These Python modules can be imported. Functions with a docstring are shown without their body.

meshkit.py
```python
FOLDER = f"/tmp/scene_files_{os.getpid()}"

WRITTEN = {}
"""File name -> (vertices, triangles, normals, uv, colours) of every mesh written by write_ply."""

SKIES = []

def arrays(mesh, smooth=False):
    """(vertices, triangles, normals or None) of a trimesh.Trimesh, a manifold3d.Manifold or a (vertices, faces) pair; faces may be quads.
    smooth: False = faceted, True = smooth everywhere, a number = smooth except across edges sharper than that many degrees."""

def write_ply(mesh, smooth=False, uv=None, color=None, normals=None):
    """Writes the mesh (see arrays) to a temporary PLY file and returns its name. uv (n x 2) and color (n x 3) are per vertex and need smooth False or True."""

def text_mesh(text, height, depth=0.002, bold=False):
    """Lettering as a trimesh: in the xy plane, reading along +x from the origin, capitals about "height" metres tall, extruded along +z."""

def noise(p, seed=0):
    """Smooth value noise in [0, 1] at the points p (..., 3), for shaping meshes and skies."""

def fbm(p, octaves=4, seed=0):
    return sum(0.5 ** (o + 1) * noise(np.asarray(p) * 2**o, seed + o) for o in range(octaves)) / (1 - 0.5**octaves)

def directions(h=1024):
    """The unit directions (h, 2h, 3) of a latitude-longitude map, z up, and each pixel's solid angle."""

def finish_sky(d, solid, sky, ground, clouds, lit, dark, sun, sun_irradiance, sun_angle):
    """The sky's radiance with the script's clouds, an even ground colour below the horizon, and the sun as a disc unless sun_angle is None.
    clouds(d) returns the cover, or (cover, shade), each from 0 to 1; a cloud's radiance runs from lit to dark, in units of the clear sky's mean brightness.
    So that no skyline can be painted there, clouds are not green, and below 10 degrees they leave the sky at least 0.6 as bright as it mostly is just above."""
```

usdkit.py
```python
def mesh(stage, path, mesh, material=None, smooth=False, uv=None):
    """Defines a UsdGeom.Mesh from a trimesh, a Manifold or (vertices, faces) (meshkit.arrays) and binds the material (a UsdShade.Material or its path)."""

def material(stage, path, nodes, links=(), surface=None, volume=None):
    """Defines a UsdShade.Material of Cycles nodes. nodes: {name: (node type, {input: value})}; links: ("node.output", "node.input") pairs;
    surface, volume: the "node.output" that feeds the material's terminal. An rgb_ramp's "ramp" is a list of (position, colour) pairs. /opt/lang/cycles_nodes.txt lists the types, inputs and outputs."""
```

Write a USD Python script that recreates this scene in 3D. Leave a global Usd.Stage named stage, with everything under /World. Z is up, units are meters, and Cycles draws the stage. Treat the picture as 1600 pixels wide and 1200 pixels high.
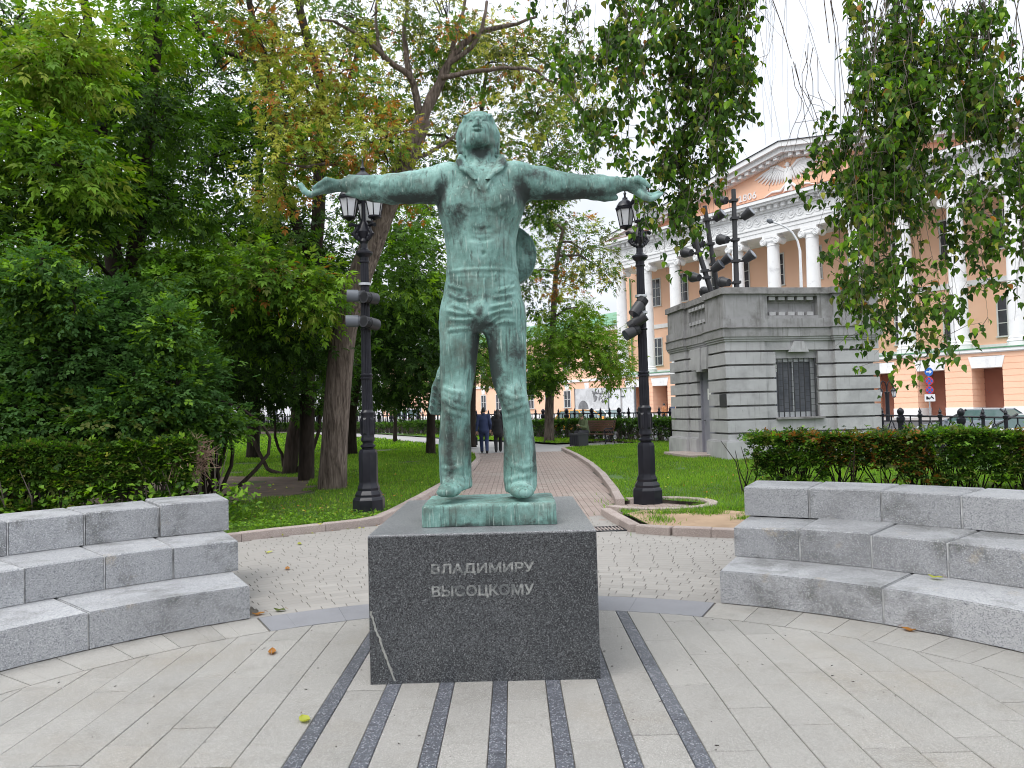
import math
import random
import numpy as np
import trimesh
import shapely
from shapely.geometry import Polygon, Point, LineString, box as sbox
from pxr import Usd, UsdGeom, UsdLux, UsdShade, Gf, Sdf, Vt
import usdkit
import meshkit

stage = Usd.Stage.CreateInMemory()
UsdGeom.SetStageUpAxis(stage, 'Z')
UsdGeom.SetStageMetersPerUnit(stage, 1.0)
UsdGeom.Xform.Define(stage, '/World')
UsdGeom.Scope.Define(stage, '/World/Looks')
rng = np.random.default_rng(7)

# ------------------------------------------------------------------ camera, sky, sun, exposure
EYE = np.array([0.0, 0.0, 1.6])
PITCH, ROLL = math.radians(2.0), math.radians(1.5)
FWD = np.array([0, math.cos(PITCH), math.sin(PITCH)])
_r = np.array([1.0, 0, 0])
_u = np.cross(_r, FWD)
RIGHT = math.cos(ROLL) * _r - math.sin(ROLL) * _u
UP = math.sin(ROLL) * _r + math.cos(ROLL) * _u
cam = UsdGeom.Camera.Define(stage, '/World/camera')
cam.CreateHorizontalApertureAttr(36.0)
cam.CreateVerticalApertureAttr(27.0)
cam.CreateFocalLengthAttr(27.0)
cam.CreateClippingRangeAttr(Gf.Vec2f(0.1, 2000))
cam.CreateExposureAttr(0.48)
cam.AddTransformOp().Set(Gf.Matrix4d(*RIGHT, 0, *UP, 0, *(-FWD), 0, *EYE, 1))

SUN = np.array([-0.42, -0.35, 0.84])
SUN = SUN / np.linalg.norm(SUN)
sky_mat = usdkit.material(stage, '/World/Looks/sky', {
    'sky': ('sky_texture', {'sky_type': 'single_scattering', 'sun_disc': False, 'sun_elevation': math.asin(SUN[2]), 'sun_rotation': math.atan2(SUN[0], SUN[1]), 'aerosol_density': 2.0}),
    'tc': ('texture_coordinate', {}),
    'mp': ('mapping', {'scale': (1.0, 1.0, 2.2), 'location': (0.35, 0.8, 0.1)}),
    'n': ('noise_texture', {'scale': 1.6, 'detail': 5.0, 'roughness': 0.55}),
    'cr': ('rgb_ramp', {'ramp': [(0.34, (7.2, 7.6, 8.3)), (0.62, (11.6, 12.1, 12.9))]}),
    'mx': ('mix', {'fac': 0.93}),
    'sz': ('separate_xyz', {}),
    'zr': ('map_range', {'from_min': 0.0, 'from_max': 1.0, 'to_min': 0.60, 'to_max': 1.62, 'clamp': True}),
    'zm': ('vector_math', {'math_type': 'scale'}),
    'bg': ('background_shader', {'strength': 0.10})},
    [('tc.generated', 'mp.vector'), ('mp.vector', 'n.vector'), ('n.fac', 'cr.fac'), ('sky.color', 'mx.color1'), ('cr.color', 'mx.color2'), ('tc.generated', 'sz.vector'), ('sz.z', 'zr.value'), ('zr.result', 'zm.scale'), ('mx.color', 'zm.vector1'), ('zm.vector', 'bg.color')], surface='bg.background')
sky = UsdLux.DomeLight.Define(stage, '/World/sky')
UsdShade.MaterialBindingAPI.Apply(sky.GetPrim()).Bind(sky_mat)
sky.GetPrim().SetCustomDataByKey('kind', 'structure')
sun = UsdLux.DistantLight.Define(stage, '/World/sun')
sun.CreateIntensityAttr(0.38)
sun.CreateAngleAttr(35.0)
sun.CreateNormalizeAttr(True)
sun.CreateColorAttr(Gf.Vec3f(1.0, 0.97, 0.92))
_z = SUN
_x = np.cross([0, 0, 1.0], _z); _x /= np.linalg.norm(_x)
_y = np.cross(_z, _x)
sun.AddTransformOp().Set(Gf.Matrix4d(*_x, 0, *_y, 0, *_z, 0, 0, 0, 50, 1))


# ------------------------------------------------------------------ helpers
def view_ray(u, v):
    """Direction through a point of a 1600 x 1200 picture; used once, to survey where the things of the place stand."""
    return FWD + RIGHT * (u - 800) / 1200 - UP * (v - 600) / 1200


def at_y(u, v, y):
    d = view_ray(u, v)
    return EYE + d * (y / d[1])


def at_z(u, v, z=0.0):
    d = view_ray(u, v)
    return EYE + d * ((z - EYE[2]) / d[2])


NAMES = {}
LOC = {}


def numbered(parent, name):
    k = (str(parent), name)
    n = NAMES.get(k, 0)
    NAMES[k] = n + 1
    return name if n == 0 else f'{name}_{n:03d}'


def tag(prim, label=None, cat=None, group=None, kind=None):
    for k, v in (('label', label), ('category', cat), ('group', group), ('kind', kind)):
        if v:
            prim.SetCustomDataByKey(k, v)
    return prim


def thing(name, label=None, cat=None, group=None, kind=None, loc=(0, 0, 0)):
    path = '/World/' + numbered('/World', name)
    x = UsdGeom.Xform.Define(stage, path)
    x.AddTranslateOp().Set(Gf.Vec3d(*[float(c) for c in loc]))
    LOC[path] = np.asarray(loc, float)
    tag(x.GetPrim(), label, cat, group, kind)
    return path


def put(parent, name, mesh, material, smooth=False, label=None, cat=None, group=None, kind=None, tint=None):
    """One Mesh prim, given in world coordinates, under a thing, under a part, or at the top."""
    parent = parent or '/World'
    path = parent + '/' + numbered(parent, name)
    off = LOC.get(parent, np.zeros(3))
    LOC[path] = off
    if isinstance(mesh, MB):
        mesh = mesh.get()
    v, f, n = meshkit.arrays(mesh, smooth)
    m = usdkit.mesh(stage, path, (v - off, f), material)
    if n is not None:
        m.CreateNormalsAttr(Vt.Vec3fArray.FromNumpy(n.astype(np.float32)))
        m.SetNormalsInterpolation('vertex')
    if tint is not None:
        UsdGeom.PrimvarsAPI(m).CreatePrimvar('tint', Sdf.ValueTypeNames.Color3fArray, 'vertex').Set(Vt.Vec3fArray.FromNumpy(np.asarray(tint, np.float32)))
    tag(m.GetPrim(), label, cat, group, kind)
    return path


def copies(first, name, places, labels, cat, group=None):
    """Things that repeat one that is built: an Xform each, referencing the first. places: (x, y, z, degrees)."""
    for (x, y, z, a), lab in zip(places, labels):
        path = '/World/' + numbered('/World', name)
        p = UsdGeom.Xform.Define(stage, path)
        p.GetPrim().GetReferences().AddInternalReference(first)
        p.ClearXformOpOrder()
        p.AddTranslateOp(opSuffix='c').Set(Gf.Vec3d(float(x), float(y), float(z)))
        p.AddRotateZOp(opSuffix='c').Set(float(a))
        p.GetPrim().SetInstanceable(True)
        tag(p.GetPrim(), lab, cat, group)


BOXF = np.array([[0, 2, 1], [0, 3, 2], [4, 5, 6], [4, 6, 7], [0, 1, 5], [0, 5, 4], [1, 2, 6], [1, 6, 5], [2, 3, 7], [2, 7, 6], [3, 0, 4], [3, 4, 7]])


def frames(p):
    p = np.asarray(p, float)
    t = np.gradient(p, axis=0)
    t /= np.maximum(np.linalg.norm(t, axis=1, keepdims=True), 1e-9)
    a = np.array([0, 0, 1.0]) if abs(t[0, 2]) < 0.9 else np.array([1.0, 0, 0])
    n = np.cross(t[0], a); n /= np.linalg.norm(n)
    N = [n]
    for i in range(1, len(p)):
        n = N[-1] - t[i] * (N[-1] @ t[i])
        N.append(n / max(np.linalg.norm(n), 1e-9))
    N = np.array(N)
    return t, N, np.cross(t, N)


def tube_vf(p, r, seg=8, cap=True):
    p = np.asarray(p, float)
    r = np.broadcast_to(np.asarray(r, float), (len(p),))
    t, N, B = frames(p)
    a = np.linspace(0, 2 * np.pi, seg, endpoint=False)
    ring = N[:, None] * np.cos(a)[None, :, None] + B[:, None] * np.sin(a)[None, :, None]
    v = (p[:, None] + ring * r[:, None, None]).reshape(-1, 3)
    i = np.arange(len(p) - 1)[:, None] * seg
    j = np.arange(seg)[None]
    j2 = (j + 1) % seg
    f = np.concatenate([np.stack([i + j, i + j2, i + seg + j2], -1).reshape(-1, 3), np.stack([i + j, i + seg + j2, i + seg + j], -1).reshape(-1, 3)])
    if cap:
        n = len(v)
        v = np.vstack([v, p[0], p[-1]])
        k = np.arange(seg); k2 = (k + 1) % seg
        e = (len(p) - 1) * seg
        f = np.vstack([f, np.stack([np.full(seg, n), k2, k], 1), np.stack([np.full(seg, n + 1), e + k, e + k2], 1)])
    return v, f


class MB:
    """Collects pieces of one mesh."""

    def __init__(self, M=None):
        self.v, self.f, self.n, self.M = [], [], 0, M

    def add(self, v, f):
        v = np.asarray(v, float)
        if self.M is not None:
            v = v @ self.M[:3, :3].T + self.M[:3, 3]
        self.v.append(v); self.f.append(np.asarray(f, int) + self.n)
        self.n += len(v)
        return self

    def mesh(self, m):
        return self.add(m.vertices, m.faces)

    def box(self, x0, x1, y0, y1, z0, z1, c=0.0):
        if c <= 0:
            v = [[x0, y0, z0], [x1, y0, z0], [x1, y1, z0], [x0, y1, z0], [x0, y0, z1], [x1, y0, z1], [x1, y1, z1], [x0, y1, z1]]
            return self.add(v, BOXF)
        return self.hexa([[x0, y0], [x1, y0], [x1, y1], [x0, y1]], z0, z1, c)

    def hexa(self, poly, z0, z1, c=0.0):
        """A convex polygon's prism, its upper edges chamfered by c."""
        p = np.asarray(poly, float)[:, :2]
        area = np.sum(p[:, 0] * np.roll(p[:, 1], -1) - np.roll(p[:, 0], -1) * p[:, 1])
        if area < 0:
            p = p[::-1]
        n = len(p)
        rings = [(p, z0), (p, z1)]
        if c > 0:
            nx, pv = np.roll(p, -1, 0), np.roll(p, 1, 0)
            e1 = (p - pv); e1 /= np.maximum(np.linalg.norm(e1, axis=1, keepdims=True), 1e-9)
            e2 = (nx - p); e2 /= np.maximum(np.linalg.norm(e2, axis=1, keepdims=True), 1e-9)
            n1 = np.stack([-e1[:, 1], e1[:, 0]], 1); n2 = np.stack([-e2[:, 1], e2[:, 0]], 1)
            b = n1 + n2
            b /= np.maximum((b * n1).sum(1, keepdims=True), 0.35)
            rings = [(p, z0), (p, z1 - c), (p + b * c, z1)]
        v = np.vstack([np.column_stack([q, np.full(n, z)]) for q, z in rings])
        f = []
        for k in range(len(rings) - 1):
            for i in range(n):
                j = (i + 1) % n
                f += [[k * n + i, k * n + j, k * n + n + j], [k * n + i, k * n + n + j, k * n + n + i]]
        t = (len(rings) - 1) * n
        for i in range(1, n - 1):
            f += [[0, i + 1, i], [t, t + i, t + i + 1]]
        return self.add(v, f)

    def prism(self, poly, z0, z1):
        """Any shapely polygon, extruded."""
        for g in getattr(poly, 'geoms', [poly]):
            if g.is_empty or g.area < 1e-7 or not isinstance(g, Polygon):
                continue
            m = trimesh.creation.extrude_polygon(g, z1 - z0, engine='earcut')
            m.apply_translation([0, 0, z0])
            self.mesh(m)
        return self

    def tube(self, p, r, seg=8, cap=True):
        return self.add(*tube_vf(p, r, seg, cap))

    def lathe(self, prof, seg=24, at=(0, 0, 0), flat=None):
        """prof: (radius, z) from the bottom up."""
        prof = np.asarray(prof, float)
        a = np.linspace(0, 2 * np.pi, seg, endpoint=False) + (np.pi / seg if flat else 0)
        v = np.concatenate([np.column_stack([r * np.cos(a), r * np.sin(a), np.full(seg, z)]) for r, z in prof]) + np.asarray(at, float)
        f = []
        for k in range(len(prof) - 1):
            for i in range(seg):
                j = (i + 1) % seg
                f += [[k * seg + i, k * seg + j, k * seg + seg + j], [k * seg + i, k * seg + seg + j, k * seg + seg + i]]
        n = len(v)
        v = np.vstack([v, np.asarray(at, float) + [0, 0, prof[0, 1]], np.asarray(at, float) + [0, 0, prof[-1, 1]]])
        e = (len(prof) - 1) * seg
        for i in range(seg):
            j = (i + 1) % seg
            f += [[n, j, i], [n + 1, e + i, e + j]]
        return self.add(v, f)

    def ball(self, c, r, sub=2):
        m = trimesh.creation.icosphere(sub, 1.0)
        return self.add(m.vertices * np.broadcast_to(np.asarray(r, float), (3,)) + np.asarray(c, float), m.faces)

    def cyl(self, a, b, r, seg=12):
        return self.tube([a, b], r, seg)

    def grid(self, P):
        """P: (n, m, 3) points as a sheet."""
        n, m = P.shape[:2]
        i = np.arange(n - 1)[:, None] * m + np.arange(m - 1)[None]
        f = np.concatenate([np.stack([i, i + m, i + m + 1], -1).reshape(-1, 3), np.stack([i, i + m + 1, i + 1], -1).reshape(-1, 3)])
        return self.add(P.reshape(-1, 3), f)

    def get(self):
        return np.vstack(self.v), np.vstack(self.f)


def M4(x, y, z, o):
    m = np.eye(4)
    m[:3, 0], m[:3, 1], m[:3, 2], m[:3, 3] = x, y, z, o
    return m


def rotz(deg, o=(0, 0, 0)):
    a = math.radians(deg)
    return M4([math.cos(a), math.sin(a), 0], [-math.sin(a), math.cos(a), 0], [0, 0, 1], o)


# ------------------------------------------------------------------ materials
def mat(name, ramp, scale=6.0, detail=6.0, rough=0.8, bump=0.0, bscale=40.0, stretch=(1, 1, 1), metal=0.0, spec=0.5, speck=None, objvar=0.0, big=None, distortion=0.0, streak=None):
    """A solid surface. ramp: noise colours; speck: (scale, colour, cover) grains; big: (scale, colour, low, high) large stains; streak: (colour, low, high) runs down the surface."""
    nodes = {'g': ('geometry', {}), 'm': ('mapping', {'scale': tuple(stretch)}),
             'n': ('noise_texture', {'scale': float(scale), 'detail': float(detail), 'roughness': 0.6, 'distortion': float(distortion)}), 'r': ('rgb_ramp', {'ramp': ramp}),
             'p': ('principled_bsdf', {'roughness': float(rough), 'metallic': float(metal), 'specular_ior_level': float(spec)})}
    links = [('g.position', 'm.vector'), ('m.vector', 'n.vector'), ('n.fac', 'r.fac')]
    col = 'r.color'

    def over(tagname, facsock, colour, lo, hi):
        nonlocal col
        nodes[tagname + 'f'] = ('map_range', {'from_min': float(lo), 'from_max': float(hi), 'clamp': True})
        nodes[tagname + 'x'] = ('mix', {'color2': tuple(colour)})
        links.extend([(facsock, tagname + 'f.value'), (tagname + 'f.result', tagname + 'x.fac'), (col, tagname + 'x.color1')])
        col = tagname + 'x.color'

    if big:
        for k, (s, c, lo, hi) in enumerate(big if isinstance(big, list) else [big]):
            nodes[f'b{k}'] = ('noise_texture', {'scale': float(s), 'detail': 5.0, 'roughness': 0.65})
            links.append(('g.position', f'b{k}.vector'))
            over(f'b{k}', f'b{k}.fac', c, lo, hi)
    if streak:
        nodes['sm'] = ('mapping', {'scale': (9.0, 9.0, 0.7)})
        nodes['sn'] = ('noise_texture', {'scale': 1.5, 'detail': 4.0})
        links += [('g.position', 'sm.vector'), ('sm.vector', 'sn.vector')]
        over('s', 'sn.fac', *streak)
    if speck:
        for k, (s, c, cover) in enumerate(speck):
            nodes[f'v{k}'] = ('white_noise_texture', {'dimensions': '3D'})
            nodes[f'vv{k}'] = ('voronoi_texture', {'scale': float(s)})
            nodes[f'vs{k}'] = ('separate_color', {})
            links += [('g.position', f'vv{k}.vector'), (f'vv{k}.color', f'vs{k}.color')]
            over(f'v{k}o', f'vs{k}.r' if k % 2 == 0 else f'vs{k}.g', c, 1 - cover, 1 - cover + 0.05)
            del nodes[f'v{k}']
    if objvar:
        nodes['oi'] = ('object_info', {})
        nodes['om'] = ('map_range', {'to_min': 1 - objvar, 'to_max': 1 + objvar})
        nodes['hs'] = ('hsv', {})
        links += [('oi.random', 'om.value'), ('om.result', 'hs.value'), (col, 'hs.color')]
        col = 'hs.color'
    links.append((col, 'p.base_color'))
    if bump:
        nodes['bn'] = ('noise_texture', {'scale': float(bscale), 'detail': 6.0, 'roughness': 0.65})
        nodes['bu'] = ('bump', {'strength': 0.6, 'distance': float(bump)})
        links += [('m.vector', 'bn.vector'), ('bn.fac', 'bu.height'), ('bu.normal', 'p.normal')]
    return usdkit.material(stage, '/World/Looks/' + name, nodes, links, surface='p.BSDF')


def leafmat(name, rough=0.5, trans=0.4, gain=1.0):
    return usdkit.material(stage, '/World/Looks/' + name, {
        'a': ('attribute', {'attribute': 'tint'}),
        'p': ('principled_bsdf', {'roughness': rough, 'specular_ior_level': 0.18}),
        'h': ('hsv', {'saturation': 1.1, 'value': 1.35}),
        't': ('translucent_bsdf', {}),
        'm': ('mix_closure', {'fac': trans})},
        [('a.color', 'p.base_color'), ('a.color', 'h.color'), ('h.color', 't.color'), ('p.BSDF', 'm.closure1'), ('t.BSDF', 'm.closure2')], surface='m.closure')


def plain(name, c, rough=0.6, metal=0.0, spec=0.5, coat=0.0):
    return mat(name, [(0.3, tuple(x * 0.9 for x in c)), (0.7, tuple(min(1, x * 1.1) for x in c))], 3.0, 5.0, rough, metal=metal, spec=spec)


K = {}
K['tile'] = mat('paving_granite', [(0.3, (0.212, 0.202, 0.184)), (0.7, (0.27, 0.257, 0.234))], 1.3, 6, 0.75, 0.0015, 260, speck=[(330, (0.15, 0.145, 0.135), 0.24), (400, (0.44, 0.425, 0.395), 0.16)], objvar=0.055, big=[(0.7, (0.215, 0.188, 0.15), 0.52, 0.74), (3.1, (0.175, 0.165, 0.145), 0.56, 0.74), (11.0, (0.185, 0.175, 0.158), 0.60, 0.72)])
K['tile_pale'] = mat('paving_granite_pale', [(0.3, (0.2230, 0.2125, 0.1936)), (0.7, (0.2840, 0.2703, 0.2462))], 1.3, 6, 0.75, 0.0015, 260, speck=[(330, (0.15, 0.145, 0.135), 0.24), (400, (0.44, 0.425, 0.395), 0.16)], objvar=0.055, big=[(0.7, (0.215, 0.188, 0.15), 0.52, 0.74), (3.1, (0.175, 0.165, 0.145), 0.56, 0.74), (11.0, (0.185, 0.175, 0.158), 0.60, 0.72)])
K['tile_dull'] = mat('paving_granite_dull', [(0.3, (0.2013, 0.1918, 0.1747)), (0.7, (0.2564, 0.2440, 0.2222))], 1.3, 6, 0.75, 0.0015, 260, speck=[(330, (0.15, 0.145, 0.135), 0.24), (400, (0.44, 0.425, 0.395), 0.16)], objvar=0.055, big=[(0.7, (0.215, 0.188, 0.15), 0.52, 0.74), (3.1, (0.175, 0.165, 0.145), 0.56, 0.74), (11.0, (0.185, 0.175, 0.158), 0.60, 0.72)])
K['stripe'] = mat('dark_paving_granite', [(0.3, (0.05, 0.054, 0.066)), (0.7, (0.095, 0.10, 0.118))], 9, 6, 0.6, 0.0015, 200, stretch=(1, 3, 1), speck=[(200, (0.03, 0.031, 0.036), 0.3), (170, (0.30, 0.305, 0.32), 0.13)], objvar=0.2)
K['stripe_pale'] = mat('dark_paving_granite_pale', [(0.3, (0.0545, 0.0589, 0.0719)), (0.7, (0.1036, 0.1090, 0.1286))], 9, 6, 0.6, 0.0015, 200, stretch=(1, 3, 1), speck=[(200, (0.03, 0.031, 0.036), 0.3), (170, (0.30, 0.305, 0.32), 0.13)], objvar=0.2)
K['stripe_dull'] = mat('dark_paving_granite_dull', [(0.3, (0.0450, 0.0486, 0.0594)), (0.7, (0.0855, 0.0900, 0.1062))], 9, 6, 0.6, 0.0015, 200, stretch=(1, 3, 1), speck=[(200, (0.03, 0.031, 0.036), 0.3), (170, (0.30, 0.305, 0.32), 0.13)], objvar=0.2)
K['band'] = mat('grey_slab', [(0.3, (0.160, 0.160, 0.170)), (0.7, (0.205, 0.205, 0.215))], 2.5, 6, 0.7, 0.001, 150, speck=[(400, (0.24, 0.24, 0.26), 0.2)], objvar=0.05)
K['joint'] = mat('joint_sand', [(0.3, (0.07, 0.06, 0.05)), (0.7, (0.13, 0.115, 0.09))], 9, 6, 0.95)
K['paver'] = mat('clinker_paver', [(0.3, (0.235, 0.224, 0.207)), (0.7, (0.29, 0.277, 0.257))], 1.2, 6, 0.85, 0.002, 120, speck=[(300, (0.28, 0.25, 0.22), 0.25)], objvar=0.08)
K['brick'] = mat('path_brick', [(0.3, (0.235, 0.18, 0.155)), (0.7, (0.31, 0.247, 0.215))], 2.2, 6, 0.85, 0.002, 120, speck=[(250, (0.22, 0.17, 0.15), 0.25)], big=(0.8, (0.32, 0.29, 0.25), 0.5, 0.75))
K['kerb'] = mat('kerb_granite', [(0.3, (0.25, 0.198, 0.176)), (0.7, (0.335, 0.28, 0.25))], 3, 6, 0.8, 0.003, 90, speck=[(260, (0.20, 0.16, 0.145), 0.25), (340, (0.55, 0.48, 0.44), 0.12)], objvar=0.1)
K['bench'] = mat('bench_granite', [(0.25, (0.245, 0.248, 0.255)), (0.75, (0.355, 0.357, 0.358))], 1.6, 6, 0.72, 0.004, 140, speck=[(185, (0.135, 0.14, 0.155), 0.25), (260, (0.48, 0.48, 0.485), 0.15)], objvar=0.11, big=[(2.4, (0.12, 0.12, 0.115), 0.52, 0.66), (0.8, (0.17, 0.17, 0.172), 0.50, 0.64), (3.3, (0.30, 0.255, 0.19), 0.63, 0.74)])
K['bench_pale'] = mat('bench_granite_pale', [(0.25, (0.2671, 0.2703, 0.2780)), (0.75, (0.3870, 0.3891, 0.3902))], 1.6, 6, 0.72, 0.004, 140, speck=[(185, (0.135, 0.14, 0.155), 0.25), (260, (0.48, 0.48, 0.485), 0.15)], objvar=0.11, big=[(2.4, (0.12, 0.12, 0.115), 0.56, 0.70), (0.8, (0.17, 0.17, 0.172), 0.50, 0.64), (3.3, (0.30, 0.255, 0.19), 0.63, 0.74)])
K['bench_dull'] = mat('bench_granite_dull', [(0.25, (0.2205, 0.2232, 0.2295)), (0.75, (0.3195, 0.3213, 0.3222))], 1.6, 6, 0.72, 0.004, 140, speck=[(185, (0.135, 0.14, 0.155), 0.25), (260, (0.48, 0.48, 0.485), 0.15)], objvar=0.11, big=[(2.4, (0.12, 0.12, 0.115), 0.47, 0.60), (0.8, (0.17, 0.17, 0.172), 0.50, 0.64), (3.3, (0.30, 0.255, 0.19), 0.63, 0.74)])
K['mortar'] = mat('pale_mortar', [(0.3, (0.16, 0.16, 0.16)), (0.7, (0.62, 0.62, 0.61))], 9, 6, .9)
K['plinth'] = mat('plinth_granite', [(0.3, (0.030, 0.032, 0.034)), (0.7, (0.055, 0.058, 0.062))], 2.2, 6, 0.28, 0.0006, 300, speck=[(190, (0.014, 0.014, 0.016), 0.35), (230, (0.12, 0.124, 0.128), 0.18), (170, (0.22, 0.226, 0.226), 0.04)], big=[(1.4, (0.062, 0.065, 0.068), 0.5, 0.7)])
K['plinth_sheen'] = mat('plinth_sheen_granite', [(0.3, (0.11, 0.114, 0.118)), (0.7, (0.19, 0.194, 0.198))], 2.0, 6, 0.35, 0.0006, 300, speck=[(190, (0.07, 0.07, 0.075), 0.3), (260, (0.36, 0.36, 0.37), 0.12)])  # paler copy of the plinth granite, the reflected sky put into its colour
K['vein'] = mat('pale_vein', [(0.3, (0.16, 0.16, 0.145)), (0.7, (0.30, 0.30, 0.27))], 40, 6, 0.5)
K['letter'] = mat('worn_lettering', [(0.3, (0.12, 0.125, 0.12)), (0.7, (0.34, 0.34, 0.32))], 60, 6, 0.6, big=[(8.0, (0.10, 0.105, 0.105), 0.44, 0.62), (40.0, (0.09, 0.095, 0.095), 0.52, 0.6)])
K['black'] = mat('black_iron_paint', [(0.3, (0.006, 0.006, 0.009)), (0.7, (0.013, 0.013, 0.018))], 6, 5, 0.30, 0.001, 40, spec=0.32, big=(5.0, (0.022, 0.021, 0.023), 0.6, 0.8))
K['grey_metal'] = plain('grey_metal', (0.10, 0.11, 0.125), 0.5)
K['dark_metal'] = plain('dark_metal', (0.022, 0.022, 0.025), 0.45)
K['steel'] = plain('pale_steel', (0.45, 0.46, 0.47), 0.4, 0.6)
K['lamp_glass'] = usdkit.material(stage, '/World/Looks/frosted_lantern_glass', {'p': ('principled_bsdf', {'base_color': (0.78, 0.79, 0.80), 'roughness': 0.25}), 't': ('translucent_bsdf', {'color': (0.85, 0.86, 0.88)}), 'm': ('mix_closure', {'fac': 0.5})}, [('p.BSDF', 'm.closure1'), ('t.BSDF', 'm.closure2')], surface='m.closure')
K['lens'] = plain('lamp_lens', (0.5, 0.52, 0.52), 0.12)
K['stucco'] = mat('grey_stucco', [(0.3, (0.31, 0.305, 0.31)), (0.7, (0.39, 0.385, 0.39))], 2.0, 7, 0.9, 0.004, 60, big=[(0.9, (0.23, 0.225, 0.23), 0.5, 0.7), (4.0, (0.20, 0.195, 0.195), 0.68, 0.8)], streak=((0.19, 0.185, 0.18), 0.60, 0.78))
K['stucco_dark'] = mat('weathered_coping', [(0.3, (0.15, 0.145, 0.14)), (0.7, (0.26, 0.25, 0.25))], 5.0, 7, 0.95, 0.006, 40, big=[(3.0, (0.09, 0.085, 0.08), 0.52, 0.68)])
K['stucco_mid'] = mat('sooty_stucco', [(0.3, (0.20, 0.196, 0.196)), (0.7, (0.29, 0.286, 0.288))], 2.4, 7, 0.92, 0.005, 50, big=[(1.6, (0.14, 0.135, 0.13), 0.52, 0.70), (6.0, (0.10, 0.095, 0.09), 0.66, 0.78)], streak=((0.13, 0.125, 0.12), 0.55, 0.74))
K['door'] = mat('grey_steel_door', [(0.3, (0.17, 0.17, 0.20)), (0.7, (0.22, 0.22, 0.255))], 3, 5, 0.5, big=(5.0, (0.13, 0.125, 0.135), 0.6, 0.75))
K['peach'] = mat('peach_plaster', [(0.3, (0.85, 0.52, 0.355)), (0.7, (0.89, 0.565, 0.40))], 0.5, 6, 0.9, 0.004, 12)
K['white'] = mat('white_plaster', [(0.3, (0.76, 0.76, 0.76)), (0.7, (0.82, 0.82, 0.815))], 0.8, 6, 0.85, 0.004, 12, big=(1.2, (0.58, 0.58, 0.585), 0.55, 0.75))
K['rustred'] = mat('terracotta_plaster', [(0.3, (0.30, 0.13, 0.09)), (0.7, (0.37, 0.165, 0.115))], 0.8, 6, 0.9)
K['pane'] = plain('dark_window_glass', (0.035, 0.04, 0.05), 0.10, spec=0.8)
K['reflection_pane'] = mat('grey_reflection_glass', [(0.3, (0.06, 0.065, 0.08)), (0.7, (0.14, 0.145, 0.165))], 2.5, 5, .25)  # glass greyed all over, its reflection put into the colour
K['frame'] = plain('white_frame_paint', (0.62, 0.62, 0.60), 0.5)
K['green_roof'] = plain('green_roof_paint', (0.10, 0.26, 0.14), 0.5)
K['asphalt'] = mat('asphalt', [(0.3, (0.045, 0.046, 0.05)), (0.7, (0.065, 0.066, 0.07))], 0.6, 7, 0.85, 0.003, 90)
K['sidewalk'] = mat('far_paving', [(0.3, (0.26, 0.25, 0.245)), (0.7, (0.33, 0.32, 0.31))], 0.9, 6, 0.85)
K['soil'] = mat('soil', [(0.3, (0.055, 0.037, 0.025)), (0.7, (0.12, 0.083, 0.058))], 2.5, 8, 0.95, 0.02, 18)
K['sand'] = mat('sandy_bare_soil', [(0.3, (0.25, 0.17, 0.105)), (0.7, (0.36, 0.25, 0.16))], 2.5, 8, 0.95, 0.012, 30, big=(2.0, (0.19, 0.12, 0.075), 0.55, 0.75))
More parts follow.
